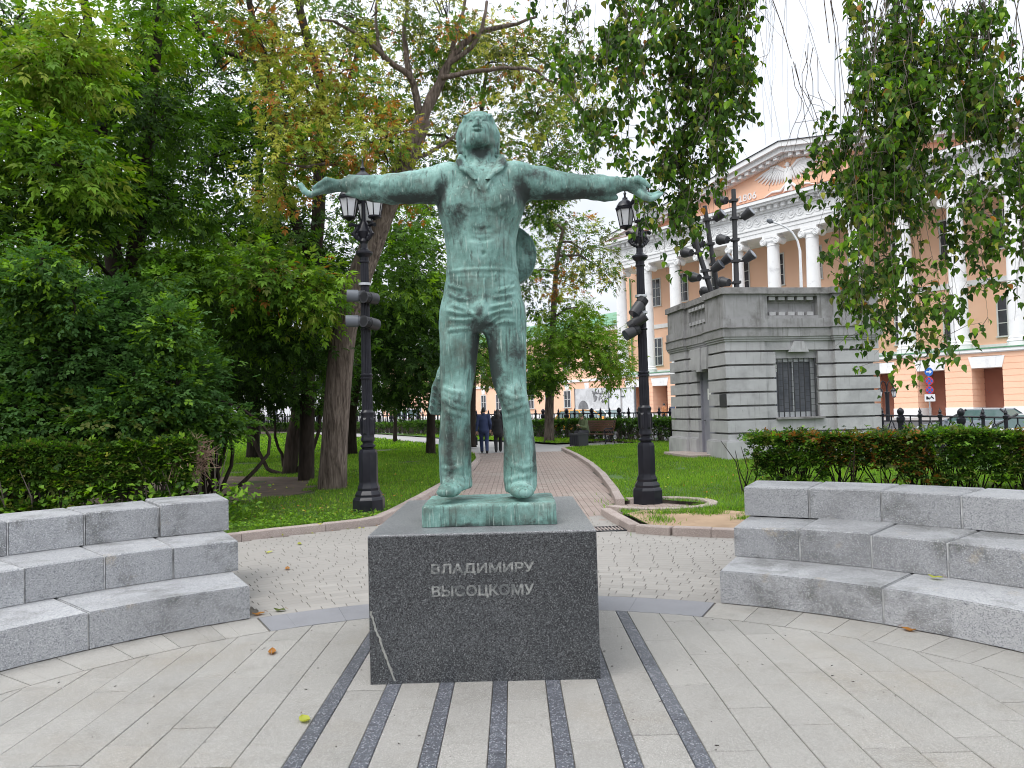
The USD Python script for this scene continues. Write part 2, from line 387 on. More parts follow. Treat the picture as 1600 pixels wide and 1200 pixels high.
K['lawn'] = mat('lawn_soil', [(0.3, (0.038, 0.085, 0.012)), (0.7, (0.065, 0.135, 0.020))], 3.0, 8, 0.95, 0.02, 25, big=(0.7, (0.075, 0.06, 0.035), 0.60, 0.75))
K['worn_lawn'] = mat('worn_lawn_soil', [(0.35, (0.050, 0.040, 0.022)), (0.55, (0.048, 0.070, 0.016)), (0.75, (0.055, 0.105, 0.018))], 2.2, 8, 0.95, 0.02, 25)
K['bark'] = mat('grey_brown_bark', [(0.36, (0.050, 0.038, 0.031)), (0.5, (0.125, 0.098, 0.080)), (0.66, (0.215, 0.172, 0.143))], 9, 9, 0.95, 0.06, 13, stretch=(2.4, 2.4, 0.30), distortion=0.5, spec=0.15, big=[(1.5, (0.11, 0.085, 0.07), 0.52, 0.7)])
K['bark_dark'] = mat('dark_bark', [(0.3, (0.018, 0.014, 0.011)), (0.7, (0.048, 0.037, 0.030))], 8, 8, 0.95, 0.03, 16, stretch=(2, 2, 0.4), spec=0.12)
K['twig'] = mat('twig_bark', [(0.3, (0.07, 0.055, 0.045)), (0.7, (0.13, 0.105, 0.09))], 20, 5, 0.9)
K['deadtwig'] = mat('dead_twig', [(0.3, (0.20, 0.125, 0.09)), (0.7, (0.33, 0.22, 0.16))], 20, 5, 0.9)
K['leaf'] = leafmat('tree_leaf', 0.55, 0.27)
K['grass'] = leafmat('grass_blade', 0.6, 0.3)
K['skin'] = plain('skin', (0.42, 0.25, 0.18), 0.6)
K['hair'] = plain('dark_hair', (0.02, 0.016, 0.014), 0.6)
K['navy'] = plain('navy_cloth', (0.022, 0.035, 0.095), 0.8)
K['blackcloth'] = plain('black_cloth', (0.012, 0.012, 0.014), 0.85)
K['olive'] = plain('olive_cloth', (0.085, 0.11, 0.05), 0.85)
K['charcoal'] = plain('charcoal_cloth', (0.035, 0.035, 0.04), 0.85)
K['orangecloth'] = plain('orange_cloth', (0.42, 0.17, 0.07), 0.85)
K['denim'] = plain('blue_cloth', (0.07, 0.09, 0.15), 0.85)
K['wood'] = mat('brown_slat_wood', [(0.3, (0.065, 0.03, 0.018)), (0.7, (0.13, 0.065, 0.04))], 6, 6, 0.55, stretch=(1, 1, 4))
K['paper'] = plain('white_paper', (0.72, 0.72, 0.70), 0.7)
K['yellow'] = plain('yellow_paint', (0.65, 0.47, 0.03), 0.5)
K['carwhite'] = plain('white_car_paint', (0.70, 0.71, 0.72), 0.2)
K['cargrey'] = plain('grey_car_paint', (0.25, 0.28, 0.31), 0.25)
K['carorange'] = plain('orange_car_paint', (0.72, 0.33, 0.04), 0.25)
K['carglass'] = plain('car_glass', (0.06, 0.11, 0.105), 0.05, spec=0.8)
K['tyre'] = plain('tyre_rubber', (0.015, 0.015, 0.016), 0.85)
K['blue'] = plain('blue_sign', (0.02, 0.13, 0.5), 0.4)
K['red'] = plain('red_sign', (0.55, 0.03, 0.03), 0.4)
K['signwhite'] = plain('white_sign', (0.8, 0.8, 0.8), 0.4)
K['mural'] = mat('mural_grey', [(0.42, (0.62, 0.62, 0.63)), (0.50, (0.48, 0.48, 0.49)), (0.60, (0.60, 0.60, 0.61))], 0.6, 5, 0.8)
K['muralink'] = mat('mural_ink', [(0.3, (0.10, 0.10, 0.105)), (0.7, (0.24, 0.24, 0.25))], 1.5, 7, 0.8)


# ------------------------------------------------------------------ the lie of the land
FP = np.array([8.26, 33.3])                  # a point on the fence along the street
FU = np.array([-0.6, 0.8])                  # along the fence, away to the left
FN = np.array([0.8, 0.6])                   # across it, to the street
BP = np.array([37.2, 64.0])                 # a point on the front of the long building, which runs the same way


def sstep(x, a, b):
    t = np.clip((np.asarray(x, float) - a) / (b - a), 0, 1)
    return t * t * (3 - 2 * t)


def terr(x, y):
    """Height of the land: level in the park, sloping gently down along the street to the right."""
    x, y = np.asarray(x, float), np.asarray(y, float)
    d = (x - FP[0]) * FN[0] + (y - FP[1]) * FN[1]
    t = -((x - FP[0]) * FU[0] + (y - FP[1]) * FU[1])
    f = np.where(t > 0, -0.028 * np.minimum(t, 30), -0.006 * np.maximum(t, -50))
    return sstep(d, -8, -0.5) * f


def fence_at(s, d=0.0):
    """s metres along the fence to the left of its survey point, d metres to the street side."""
    p = FP + FU * s + FN * d
    return np.array([p[0], p[1], float(terr(*p))])


def sheet(poly, step, zoff, jitter=0.0, seed=1):
    """A triangulated sheet over a polygon that follows the land."""
    poly = poly.buffer(0)
    x0, y0, x1, y1 = poly.bounds
    xs, ys = np.meshgrid(np.arange(x0, x1 + step, step), np.arange(y0, y1 + step, step), indexing='ij')
    pts = np.column_stack([xs.ravel(), ys.ravel()])
    inner = poly.buffer(-step * .35)
    keep = shapely.contains_xy(inner, pts[:, 0], pts[:, 1])
    edge = np.array([p for g in getattr(poly, 'geoms', [poly]) for p in np.array(shapely.segmentize(g.exterior, step * .8).coords)[:-1]])
    hole = [np.array(shapely.segmentize(h, step * .8).coords)[:-1] for g in getattr(poly, 'geoms', [poly]) for h in g.interiors]
    allp = np.vstack([pts[keep], edge] + hole)
    from scipy.spatial import Delaunay
    tri = Delaunay(allp).simplices
    cen = allp[tri].mean(1)
    tri = tri[shapely.contains_xy(poly, cen[:, 0], cen[:, 1])]
    a = allp[tri]
    cr = (a[:, 1, 0] - a[:, 0, 0]) * (a[:, 2, 1] - a[:, 0, 1]) - (a[:, 1, 1] - a[:, 0, 1]) * (a[:, 2, 0] - a[:, 0, 0])
    tri[cr < 0] = tri[cr < 0][:, ::-1]
    z = terr(allp[:, 0], allp[:, 1]) + zoff
    if jitter:
        n = len(pts[keep])
        z[:n] += jitter * (meshkit.fbm(np.column_stack([allp[:n] * 1.3, np.zeros(n)]), 3, seed) - .5)
    return np.column_stack([allp, z]), tri


def ground():
    g = np.concatenate([np.linspace(-700, -70, 12), np.arange(-66, 90, 3.0), np.linspace(95, 900, 14)])
    gy = np.concatenate([np.linspace(-200, -24, 6), np.arange(-20, 170, 3.0), np.linspace(175, 1200, 14)])
    X, Y = np.meshgrid(g, gy, indexing='ij')
    P = np.stack([X, Y, terr(X, Y) - .07], -1)
    put(None, 'ground', MB().grid(P), K['soil'], True, kind='structure')


ground()
CC = np.array([-0.15, 2.83])                # centre of the round plaza
R0, R1 = 3.43, 3.885                        # paving, and the ring of slabs about it
AL, AR = math.radians(-30.4), math.radians(27.4)   # where the two benches end, seen from the centre


def pol(r, a):
    return np.array([CC[0] + r * math.sin(a), CC[1] + r * math.cos(a)])


def arc_piece(r0, r1, a0, a1, n=1):
    a = np.linspace(a0, a1, n + 1)
    return np.array([pol(r0, t) for t in a] + [pol(r1, t) for t in a[::-1]])


def plaza():
    path = thing('plaza', kind='structure')
    bed = MB().prism(Point(*CC).buffer(R1 + .02, 64), -.07, -.012)
    put(path, 'bed', bed, K['joint'])
    disc = Point(*CC).buffer(R0 - .004, 96).intersection(sbox(-5, 2.3, 5, 7)).difference(sbox(-.884, 4.62, .479, 6.4))
    r = np.random.default_rng(11)
    sx = np.array([-1.055, -.745, -.43, -.115, .195, .50, .815])
    sw = .0435
    cols = []
    for k, x in enumerate(sx):
        cols.append((x - sw, x + sw, 'stripe'))
        if k < 6:
            cols.append((x + sw, sx[k + 1] - sw, 'tile'))
    for sgn, x0 in ((1, sx[-1] + sw), (-1, sx[0] - sw)):
        for k in range(13):
            w = .238
            a, b = x0 + sgn * k * w, x0 + sgn * (k + 1) * w
            cols.append((min(a, b), max(a, b), 'tile'))
    g = .0024
    for x0, x1, kind in cols:
        y = 2.3 - r.random() * .5
        while y < 6.4:
            ln = r.uniform(.55, 1.1) if kind == 'tile' else r.uniform(.5, .95)
            q = sbox(x0 + g, y + g, x1 - g, y + ln - g).intersection(disc)
            y += ln
            for c in getattr(q, 'geoms', [q]):
                if c.is_empty or c.area < .002:
                    continue
                c = c.simplify(.0015).convex_hull if c.convex_hull.area < c.area * 1.02 else c
                z = r.normal(0, .0009)
                b = MB()
                if c.convex_hull.area < c.area * 1.005:
                    b.hexa(np.array(c.exterior.coords)[:-1], -.02, z, .003)
                else:
                    b.prism(c, -.02, z)
                put(path, 'paving_stone' if kind == 'tile' else 'dark_stone', b, K[kind + r.choice(['', '_pale', '_dull'])])
    # ring of slabs: grey between the two benches, light granite in front of them
    for a0, a1, n, m, nm in ((AL + .012, AR - .012, 6, 'band', 'grey_slab'), (AR - .008, AR + 1.3, 15, 'tile', 'ring_stone'), (AL - 1.35, AL + .008, 15, 'tile', 'ring_stone')):
        for k in range(n):
            t0, t1 = a0 + (a1 - a0) * k / n, a0 + (a1 - a0) * (k + 1) / n
            e = .0025 / R0 if m == 'tile' else .0008 / R0
            b = MB()
            sub = 3
            for j in range(sub):
                u0, u1 = t0 + (t1 - t0) * j / sub + (e if j == 0 else 0), t0 + (t1 - t0) * (j + 1) / sub - (e if j == sub - 1 else 0)
                b.hexa(arc_piece(R0 + .003, R1, u0, u1), -.02, .0 + r.normal(0, .0006))
            put(path, nm, b, K[m + (r.choice(['', '_pale', '_dull']) if m == 'tile' else '')])


plaza()
KL = np.array([(-9.0, 6.2), (-6.5, 8.2), (-4.9, 9.25), (-3.6, 10.02), (-2.9, 10.55), (-2.25, 10.95), (-1.98, 11.25), (-1.86, 12.0), (-1.62, 14.5), (-1.34, 18.0), (-1.12, 21.5), (-1.08, 25.0), (-1.25, 27.6), (-1.75, 30.2), (-2.7, 33.6), (-4.2, 38.3), (-7.2, 45.3), (-12.0, 54.0), (-20.0, 66.0)])
KR = np.array([(8.0, 6.0), (5.2, 8.3), (3.9, 9.05), (2.65, 9.44), (1.62, 9.86), (1.50, 10.9), (1.43, 11.6)])
KR2 = np.array([(1.66, 12.75), (1.80, 14.6), (1.98, 18.0), (2.06, 21.0), (2.05, 25.0), (1.93, 28.6), (1.86, 30.4), (2.3, 31.6), (3.6, 31.9)])


def kerb(pts, label_n, w=.15, h=.105, z0=-.06, side=1, stone=1.1):
    """Kerb stones along a line; the line is the face on the paving side, the stone lies to its left (side 1) or right."""
    path = thing('kerb', kind='structure')
    L = LineString(pts)
    s = 0.0
    r = np.random.default_rng(len(pts))
    while s < L.length - .05:
        e = min(s + stone * r.uniform(.85, 1.15), L.length)
        a, m, b = (np.array(L.interpolate(q).coords[0]) for q in (s + .004, (s + e) / 2, e - .004))
        bb = MB()
        for p, q in ((a, m), (m, b)):
            t = (q - p) / max(np.linalg.norm(q - p), 1e-6)
            n = np.array([-t[1], t[0]]) * side
            zt = float(terr(*m)) + h + r.normal(0, .0025)
            bb.hexa([p, q, q + n * w, p + n * w], z0 + float(terr(*m)), zt, .01)
        put(path, 'kerb_stone', bb, K['kerb'])
        s = e
    return path


kerb(KL, 'left', side=1)
kerb(KR[::-1], 'right', side=-1)
kerb(KR2, 'right', side=-1)


def lamp_ring():
    path = thing('kerb', kind='structure')
    c = np.array([2.28, 12.25])
    for k in range(9):
        a0, a1 = math.radians(118 - k * 31), math.radians(118 - (k + 1) * 31 + 1)
        P = lambda r, a: c + np.array([math.cos(a) * r * 1.15, math.sin(a) * r])
        am = (a0 + a1) / 2
        b = MB()
        for u, v in ((a0, am), (am, a1)):
            b.hexa([P(.66, u), P(.66, v), P(.80, v), P(.80, u)], -.06, .095, .008)
        put(path, 'kerb_stone', b, K['kerb'])


lamp_ring()


def pavers():
    """The beige clinker apron in rings about the plaza, and the brick path that leaves it."""
    path = thing('pavement', kind='structure')
    front = Polygon([tuple(pol(R1, a)) for a in np.linspace(AL - .5, AR + .5, 40)] + [(4.5, 7.2)] + [tuple(p) for p in KR[::-1][::-1][1:5]] + [(1.43, 11.6), (-1.98, 11.25)] + [tuple(p) for p in KL[5:1:-1]] + [(-5.4, 7.6)])
    front = front.buffer(0)
    bed = MB().prism(front.union(sbox(-1.6, 10.8, 2.1, 12.8)), -.07, -.009)
    put(path, 'bed', bed, K['joint'])
    r = np.random.default_rng(21)
    many, n = MB(), 0
    rad = R1 + .006
    course = 0
    while rad < 9.4:
        da = .203 / rad
        a = -.95 + r.random() * da
        while a < .75:
            p = arc_piece(rad + .0008, rad + .1027, a + .003 / rad, a + da - .003 / rad)
            c = p.mean(0)
            inside = front.contains(Point(*c))
            hid = (abs(c[0] + .2) < .66 and c[1] < 6.4) or (a < AL - .02 and rad < 6.2) or (a > AR + .02 and rad < 6.0)
            if inside and not hid and front.buffer(.03).contains(Polygon(p)):
                z = r.normal(0, .0006) - .001
                if n < 290:
                    put(path, 'paver', MB().hexa(p, -.03, z, .0015), K['paver']); n += 1
                else:
                    many.hexa(p, -.03, z, .0015)
            a += da
        rad += .1035; course += 1
    put(path, 'pavers_beyond', many, K['paver'], kind='stuff')
    # the path of pinkish brick, laid lengthwise
    lane = Polygon([(-1.98, 11.25)] + [tuple(p) for p in KL[7:16]] + [(-1.9, 41.0), (.8, 36.9), (1.9, 34.8), (4.4, 36.0), (5.6, 33.4), (3.6, 31.9), (2.3, 31.6)] + [tuple(p) for p in KR2[6::-1]] + [(1.43, 11.6), (1.50, 10.9)]).buffer(0)
    lane2 = lane.union(sbox(1.4, 11.4, 2.9, 12.9).intersection(Point(2.28, 12.25).buffer(.8)))
    put(path, 'brick_bed', (lambda t: (t[0], t[1]))(sheet(lane2, 1.0, -.011)), K['brick'] if False else K['joint'])
    many = MB()
    r = np.random.default_rng(5)
    col = 0
    for x in np.arange(-2.3, 2.95, .106):
        y = 10.9 + (col % 2) * .1
        while y < 29.5:
            xs = x + .004 * (y - 11)
            p = [(xs + .004, y + .001), (xs + .102, y + .001), (xs + .102, y + .2025), (xs + .004, y + .2025)]
            if lane2.contains(Point(xs + .05, y + .1)):
                many.hexa(p, -.03, r.normal(0, .0009) - .002)
            y += .203
        col += 1
    put(path, 'path_bricks', many, K['brick'], kind='stuff')
    far = lane2.difference(sbox(-9, 0, 9, 29.5))
    put(path, 'far_path', sheet(far, 1.2, -.004), K['sidewalk'])
    cross = Polygon([tuple(p) for p in KL[15:]] + [tuple(p + FN * 2.6) for p in KL[:14:-1]])
    put(path, 'cross_path', sheet(cross.buffer(0), 2.0, -.003), K['sidewalk'])


pavers()
BLK = Polygon([(4.4, 36.0), (5.6, 33.4), (3.6, 31.9), (2.3, 31.6), (1.9, 34.8)])
LAWN_L = Polygon([tuple(p + np.array([-.15 if i > 6 else -.05, .13])) for i, p in enumerate(KL)] + [(-40, 66), (-40, 6)]).buffer(0)
LAWN_R = Polygon([(9.5, 6.2)] + [tuple(p + np.array([.13, .13])) for p in KR] + [(1.55, 11.7), (2.28, 11.5), (3.1, 12.2), (2.28, 13.0)] + [tuple(p + np.array([.14, 0.05])) for p in KR2] + [(5.8, 33.2), tuple(FP + FU * 2 - FN * .6), tuple(FP - FU * 34 - FN * .6)]).buffer(0)
STRIP = Polygon([tuple(FP + FU * 2 - FN * .6), (5.8, 33.2), (4.5, 36.2), (2.0, 35.0), (.9, 37.2), (-1.7, 41.2), (-4.5, 45.5), tuple(FP + FU * 26 - FN * .6)]).buffer(0)
STRIP2 = Polygon([tuple(p + FN * 2.6) for p in KL[15:]] + [tuple(FP + FU * 48 - FN * .3), tuple(FP + FU * 14 - FN * .3)]).buffer(0)
KIOSK_O, KX, KY = np.array([6.03, 21.6]), np.array([.990, .141]), np.array([-.141, .990])
KF = Polygon([tuple(KIOSK_O + KX * a + KY * b) for a, b in ((-.1, -.1), (4.9, -.1), (4.9, 5.2), (-.1, 5.2))])
DIRT = Polygon([(1.75, 10.0), (2.65, 9.56), (4.0, 9.2), (4.6, 9.6), (3.7, 10.6), (3.0, 11.35), (2.4, 11.42), (1.9, 11.5), (1.62, 11.2)]).buffer(0)
DIRT2 = Polygon([(-8.2, 14.0), (-6.5, 13.2), (-4.9, 14.2), (-4.4, 16.0), (-5.0, 19.2), (-7.5, 20.3), (-9.5, 18)]).buffer(.3)
for nm, P in (('lawn', LAWN_L), ('lawn', LAWN_R.difference(KF)), ('lawn', STRIP), ('lawn', STRIP2)):
    put(None, nm, sheet(P, .8, .06, .03), K['worn_lawn' if P is LAWN_L else 'lawn'], True, kind='structure')
put(None, 'bare_soil', sheet(DIRT.intersection(LAWN_R), .25, .072, .012, 3), K['sand'], True, kind='structure')
put(None, 'bare_soil', sheet(DIRT2, .5, .066, .02, 4), K['soil'], True, kind='structure')


def street():
    a, b = fence_at(-60), fence_at(110)
    P = Polygon([tuple(FP + FU * s + FN * d) for s, d in ((-60, 1.4), (140, 1.4), (140, 33), (-60, 33))])
    put(None, 'street', sheet(P, 4.0, -.06), K['asphalt'], True, kind='structure')
    P = Polygon([tuple(FP + FU * s + FN * d) for s, d in ((-60, .35), (140, .35), (140, 1.4), (-60, 1.4))])
    put(None, 'sidewalk', sheet(P, 2.0, .0), K['sidewalk'], True, kind='structure')
    P = Polygon([tuple(FP + FU * s + FN * d) for s, d in ((-60, 33), (140, 33), (140, 44.5), (-60, 44.5))])
    put(None, 'sidewalk', sheet(P, 3.0, .04), K['sidewalk'], True, kind='structure')


street()


def benches():
    rr = np.random.default_rng(9)
    prof = [(3.885, 4.64, 0.0, .262), (4.515, 5.33, .262, .532), (5.195, 5.86, .532, .812)]
    cuts = {1: [[27.4, 45.4, 63, 80, 97], [27.3, 34.4, 41.6, 48.6, 55.6, 62.6, 69.6, 77, 84, 91], [27.0, 33.6, 40.4, 47.3, 54.2, 61, 68, 75, 82, 89]],
            -1: [[30.6, 47.6, 65, 82, 99], [30.0, 36.7, 43.2, 50.2, 57, 64, 71, 78, 85], [29.6, 36.3, 42.9, 49.1, 56, 63, 70, 77, 84]]}
    labs = {1: 'curved granite bench of three stepped tiers in front of the kiosk hedge', -1: 'curved three-tiered granite bench below the leafy hedge with a dead patch'}
    for sg in (1, -1):
        c0 = pol(4.6, math.radians(sg * 55))
        t = thing('granite_bench', labs[sg], 'bench', loc=(c0[0], c0[1], 0))
        for k, (r0, r1, z0, z1) in enumerate(prof):
            if sg < 0 and k:
                r0, r1 = r0 + .06, r1 + .06
            cs = cuts[sg][k]
            for j in range(len(cs) - 1):
                a0, a1 = math.radians(sg * (cs[j] + .10)), math.radians(sg * (cs[j + 1] - .10))
                dz, dr = rr.normal(0, .004), rr.normal(0, .006)
                if sg < 0 and k == 2 and j == 0:
                    dz, dr = .018, -.035
                if k == 0:
                    dz = dr = 0
                b = MB()
                n = 3 if k == 0 else 1
                pts = [[pol(r0 + dr, a0 + (a1 - a0) * i / n), pol(r0 + dr, a0 + (a1 - a0) * (i + 1) / n), pol(r1, a0 + (a1 - a0) * (i + 1) / n), pol(r1, a0 + (a1 - a0) * i / n)] for i in range(n)]
                if n == 1:
                    b.hexa(pts[0], z0 + .004 * (k > 0), z1 + dz, .011)
                else:
                    ins = [pol(r0, a0 + (a1 - a0) * i / n) for i in range(n + 1)] + [pol(r1, a0 + (a1 - a0) * i / n) for i in range(n, -1, -1)]
                    b.prism(Polygon(ins), z0 + .006, z1 + dz - .008); b.prism(Polygon(ins).buffer(-.007, join_style=2), z1 + dz - .0085, z1 + dz)
                put(t, 'granite_block', b, K['bench' + rr.choice(['', '_pale', '_dull'])])
            # mortar in the joints
            mo = MB()
            for j in range(1, len(cs) - 1):
                a = math.radians(sg * cs[j])
                e = .005 / r0
                mo.hexa([pol(r0 + .004, a - e), pol(r0 + .012, a + e), pol(r1 - .01, a + e * .8), pol(r1 - .01, a - e * .8)], z0, z1 - .014)
            put(t, 'mortar', mo, K['mortar'], kind='stuff')


benches()


# ------------------------------------------------------------------ the plinth
def build_plinth():
    x0, x1, y0, y1, h = -0.885, 0.480, 4.612, 6.42, 0.878
    t = thing('plinth', 'dark speckled granite plinth with two lines of worn lettering under the statue', 'plinth', loc=((x0 + x1) / 2, (y0 + y1) / 2, 0))
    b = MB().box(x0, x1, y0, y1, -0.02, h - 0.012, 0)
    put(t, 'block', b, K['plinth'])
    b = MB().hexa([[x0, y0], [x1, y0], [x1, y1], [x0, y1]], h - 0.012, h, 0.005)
    put(t, 'top_face', b, K['plinth_sheen'])
    for k, (txt, u0, u1, v0, v1) in enumerate((('ВЛАДИМИРУ', 674, 834, 876, 900), ('ВЫСОЦКОМУ', 675, 834, 910, 936))):
        a, c = at_y(u0, v1, y0), at_y(u1, v0, y0)
        m = meshkit.text_mesh(txt, 1.0, 1.0, bold=True)
        lo, hi = m.bounds
        w, hh = c[0] - a[0], (c[2] - a[2]) * 0.93
        v = np.array(m.vertices)
        v = np.column_stack([a[0] + (v[:, 0] - lo[0]) / (hi[0] - lo[0]) * w, y0 - 0.0015 + 0.0035 * (v[:, 2] < 0.5) - 0.0008, a[2] + (v[:, 1] - lo[1]) / (hi[1] - lo[1]) * hh])
        put(t, 'lettering', (v, np.array(m.faces)), K['letter'])
    # a pale mineral vein across the lower left of the front
    pts = [at_y(u, v, y0) for u, v in ((579, 955), (588, 985), (598, 1012), (606, 1035), (617, 1064))]
    q = MB()
    ps = np.array(pts); s = np.linspace(0, 1, 26)
    ps = np.column_stack([np.interp(s, np.linspace(0, 1, 5), ps[:, k]) for k in range(3)])
    j = np.random.default_rng(3).normal(0, .0018, 26)
    wd = .004 + .004 * np.random.default_rng(4).random(26)
    L = np.column_stack([np.maximum(ps[:, 0] + j - wd, x0 + .001), np.full(26, y0 - .0012), ps[:, 2]])
    R = np.column_stack([ps[:, 0] + j + wd, np.full(26, y0 - .0012), ps[:, 2]])
    q.grid(np.stack([R, L], 0))
    put(t, 'mineral_vein', q, K['vein'])


build_plinth()


# ------------------------------------------------------------------ sculpting: a signed distance field and its surface
class Field:
    def __init__(self, lo, hi, h):
        self.lo = np.asarray(lo, float); self.h = float(h)
        self.n = np.ceil((np.asarray(hi, float) - self.lo) / h).astype(int) + 1
        self.a = np.full(self.n, 9.0, np.float32)

    def _sub(self, lo, hi, m):
        i0 = np.clip(np.floor((np.asarray(lo) - m - self.lo) / self.h).astype(int), 0, self.n - 1)
        i1 = np.clip(np.ceil((np.asarray(hi) + m - self.lo) / self.h).astype(int) + 1, 1, self.n)
        sl = tuple(slice(a, b) for a, b in zip(i0, i1))
        ax = [self.lo[k] + self.h * np.arange(i0[k], i1[k]) for k in range(3)]
        return sl, ax[0][:, None, None], ax[1][None, :, None], ax[2][None, None, :]

    def op(self, fn, lo, hi, k, cut=False):
        sl, X, Y, Z = self._sub(lo, hi, k + 3 * self.h)
        if 0 in self.a[sl].shape:
            return self
        d = fn(X, Y, Z).astype(np.float32)
        o = self.a[sl]
        if cut:
            hh = np.maximum(k - np.abs(o + d), 0) / max(k, 1e-6)
            self.a[sl] = np.maximum(o, -d) + hh * hh * k / 4
        else:
            hh = np.maximum(k - np.abs(o - d), 0) / max(k, 1e-6)
            self.a[sl] = np.minimum(o, d) - hh * hh * k / 4
        return self

    def cap(self, a, b, ra, rb=None, k=0.02, cut=False, sc=(1, 1, 1)):
        """A round cone from a to b; sc squashes space about a."""
        rb = ra if rb is None else rb
        a, b = np.asarray(a, float), np.asarray(b, float)
        sc = np.asarray(sc, float)
        ba = (b - a) / sc
        L = max(float(ba @ ba), 1e-9)
        R = max(ra, rb) * sc.max()

        def fn(X, Y, Z):
            x, y, z = (X - a[0]) / sc[0], (Y - a[1]) / sc[1], (Z - a[2]) / sc[2]
            t = np.clip((x * ba[0] + y * ba[1] + z * ba[2]) / L, 0, 1)
            return (np.sqrt((x - t * ba[0]) ** 2 + (y - t * ba[1]) ** 2 + (z - t * ba[2]) ** 2) - (ra + (rb - ra) * t)) * sc.min()
        return self.op(fn, np.minimum(a, b) - R, np.maximum(a, b) + R, k, cut)

    def chain(self, pts, rad, k=0.02, cut=False, sc=(1, 1, 1)):
        for i in range(len(pts) - 1):
            self.cap(pts[i], pts[i + 1], rad[i], rad[i + 1], k, cut, sc)
        return self

    def ell(self, c, r, k=0.02, cut=False, A=None):
        c, r = np.asarray(c, float), np.broadcast_to(np.asarray(r, float), (3,))
        A = np.eye(3) if A is None else np.asarray(A, float)
        R = r.max()

        def fn(X, Y, Z):
            x, y, z = X - c[0], Y - c[1], Z - c[2]
            q = [(A[i, 0] * x + A[i, 1] * y + A[i, 2] * z) for i in range(3)]
            k0 = np.sqrt(sum((q[i] / r[i]) ** 2 for i in range(3)))
            k1 = np.sqrt(sum((q[i] / r[i] ** 2) ** 2 for i in range(3)))
            return k0 * (k0 - 1) / np.maximum(k1, 1e-6)
        return self.op(fn, c - R, c + R, k, cut)

    def loft(self, rows, k=0.02, p=2.2):
        """rows: (z, cx, cy, rx, ry) of a stack of rounded cross-sections."""
        rows = np.array(sorted(rows), float)
        from scipy.interpolate import PchipInterpolator
        s = PchipInterpolator(rows[:, 0], rows[:, 1:])
        z0, z1 = rows[0, 0], rows[-1, 0]
        m = rows[:, 3:].max()

        def fn(X, Y, Z):
            q = s(np.clip(Z[0, 0], z0, z1))
            cx, cy, rx, ry = (q[None, None, :, i] for i in range(4))
            e = (np.abs((X - cx) / rx) ** p + np.abs((Y - cy) / ry) ** p) ** (1 / p)
            d = (e - 1) * np.minimum(rx, ry)
            return np.maximum(d, np.maximum(z0 - Z, Z - z1))
        return self.op(fn, [rows[:, 1].min() - m, rows[:, 2].min() - m, z0], [rows[:, 1].max() + m, rows[:, 2].max() + m, z1], k)

    def mesh(self, smooth=1):
        a = self.a
        s = a < 0
        n = np.array(a.shape)
        corner = [(i, j, k) for i in (0, 1) for j in (0, 1) for k in (0, 1)]

        def view(arr, c):
            return arr[c[0]:n[0] - 1 + c[0], c[1]:n[1] - 1 + c[1], c[2]:n[2] - 1 + c[2]]
        cnt = sum(view(s, c).astype(np.int8) for c in corner)
        act = (cnt > 0) & (cnt < 8)
        idx = np.argwhere(act)
        ids = np.full(act.shape, -1, np.int32)
        ids[act] = np.arange(len(idx))
        acc, w = np.zeros((len(idx), 3)), np.zeros(len(idx))
        vals = {c: a[idx[:, 0] + c[0], idx[:, 1] + c[1], idx[:, 2] + c[2]].astype(float) for c in corner}
        for c in corner:
            for ax in range(3):
                if c[ax] == 0:
                    c2 = tuple(1 if q == ax else c[q] for q in range(3))
                    va, vb = vals[c], vals[c2]
                    x = (va < 0) != (vb < 0)
                    t = np.where(x, va / np.where(x, va - vb, 1), 0)
                    pos = np.tile(np.array(c, float), (len(idx), 1)); pos[:, ax] += t
                    acc += pos * x[:, None]; w += x
        v = self.lo + self.h * (idx + acc / np.maximum(w, 1)[:, None])
        F = []
        for ax in range(3):
            o = [q for q in range(3) if q != ax]
            sl0 = [slice(1, -1)] * 3; sl1 = [slice(1, -1)] * 3
            sl0[ax] = slice(0, -1); sl1[ax] = slice(1, None)
            A, B = s[tuple(sl0)], s[tuple(sl1)]
            e = np.argwhere(A != B)
            if not len(e):
                continue
            flip = A[e[:, 0], e[:, 1], e[:, 2]]
            base = e.copy(); base[:, o] += 1
            q = []
            for d0, d1 in ((0, 0), (1, 0), (1, 1), (0, 1)):
                cc = base.copy(); cc[:, o[0]] -= d0; cc[:, o[1]] -= d1
                q.append(ids[cc[:, 0], cc[:, 1], cc[:, 2]])
            q = np.stack(q, 1)
            if ax == 1:
                flip = ~flip
            q[~flip] = q[~flip][:, ::-1]
            F.append(q)
        q = np.vstack(F)
        q = q[(q >= 0).all(1)]
        f = np.vstack([q[:, [0, 1, 2]], q[:, [0, 2, 3]]])
        m = trimesh.Trimesh(v, f, process=False)
        for _ in range(smooth * 2):
            e = np.vstack([q[:, [0, 1]], q[:, [1, 2]], q[:, [2, 3]], q[:, [3, 0]]])
            acc, w = np.zeros_like(v), np.zeros(len(v))
            for c in range(3):
                acc[:, c] = np.bincount(e[:, 0], v[e[:, 1], c], len(v)) + np.bincount(e[:, 1], v[e[:, 0], c], len(v))
            w = np.bincount(e[:, 0], minlength=len(v)) + np.bincount(e[:, 1], minlength=len(v))
            v = v * 0.55 + 0.45 * acc / np.maximum(w, 1)[:, None]
        return trimesh.Trimesh(v, f, process=False)


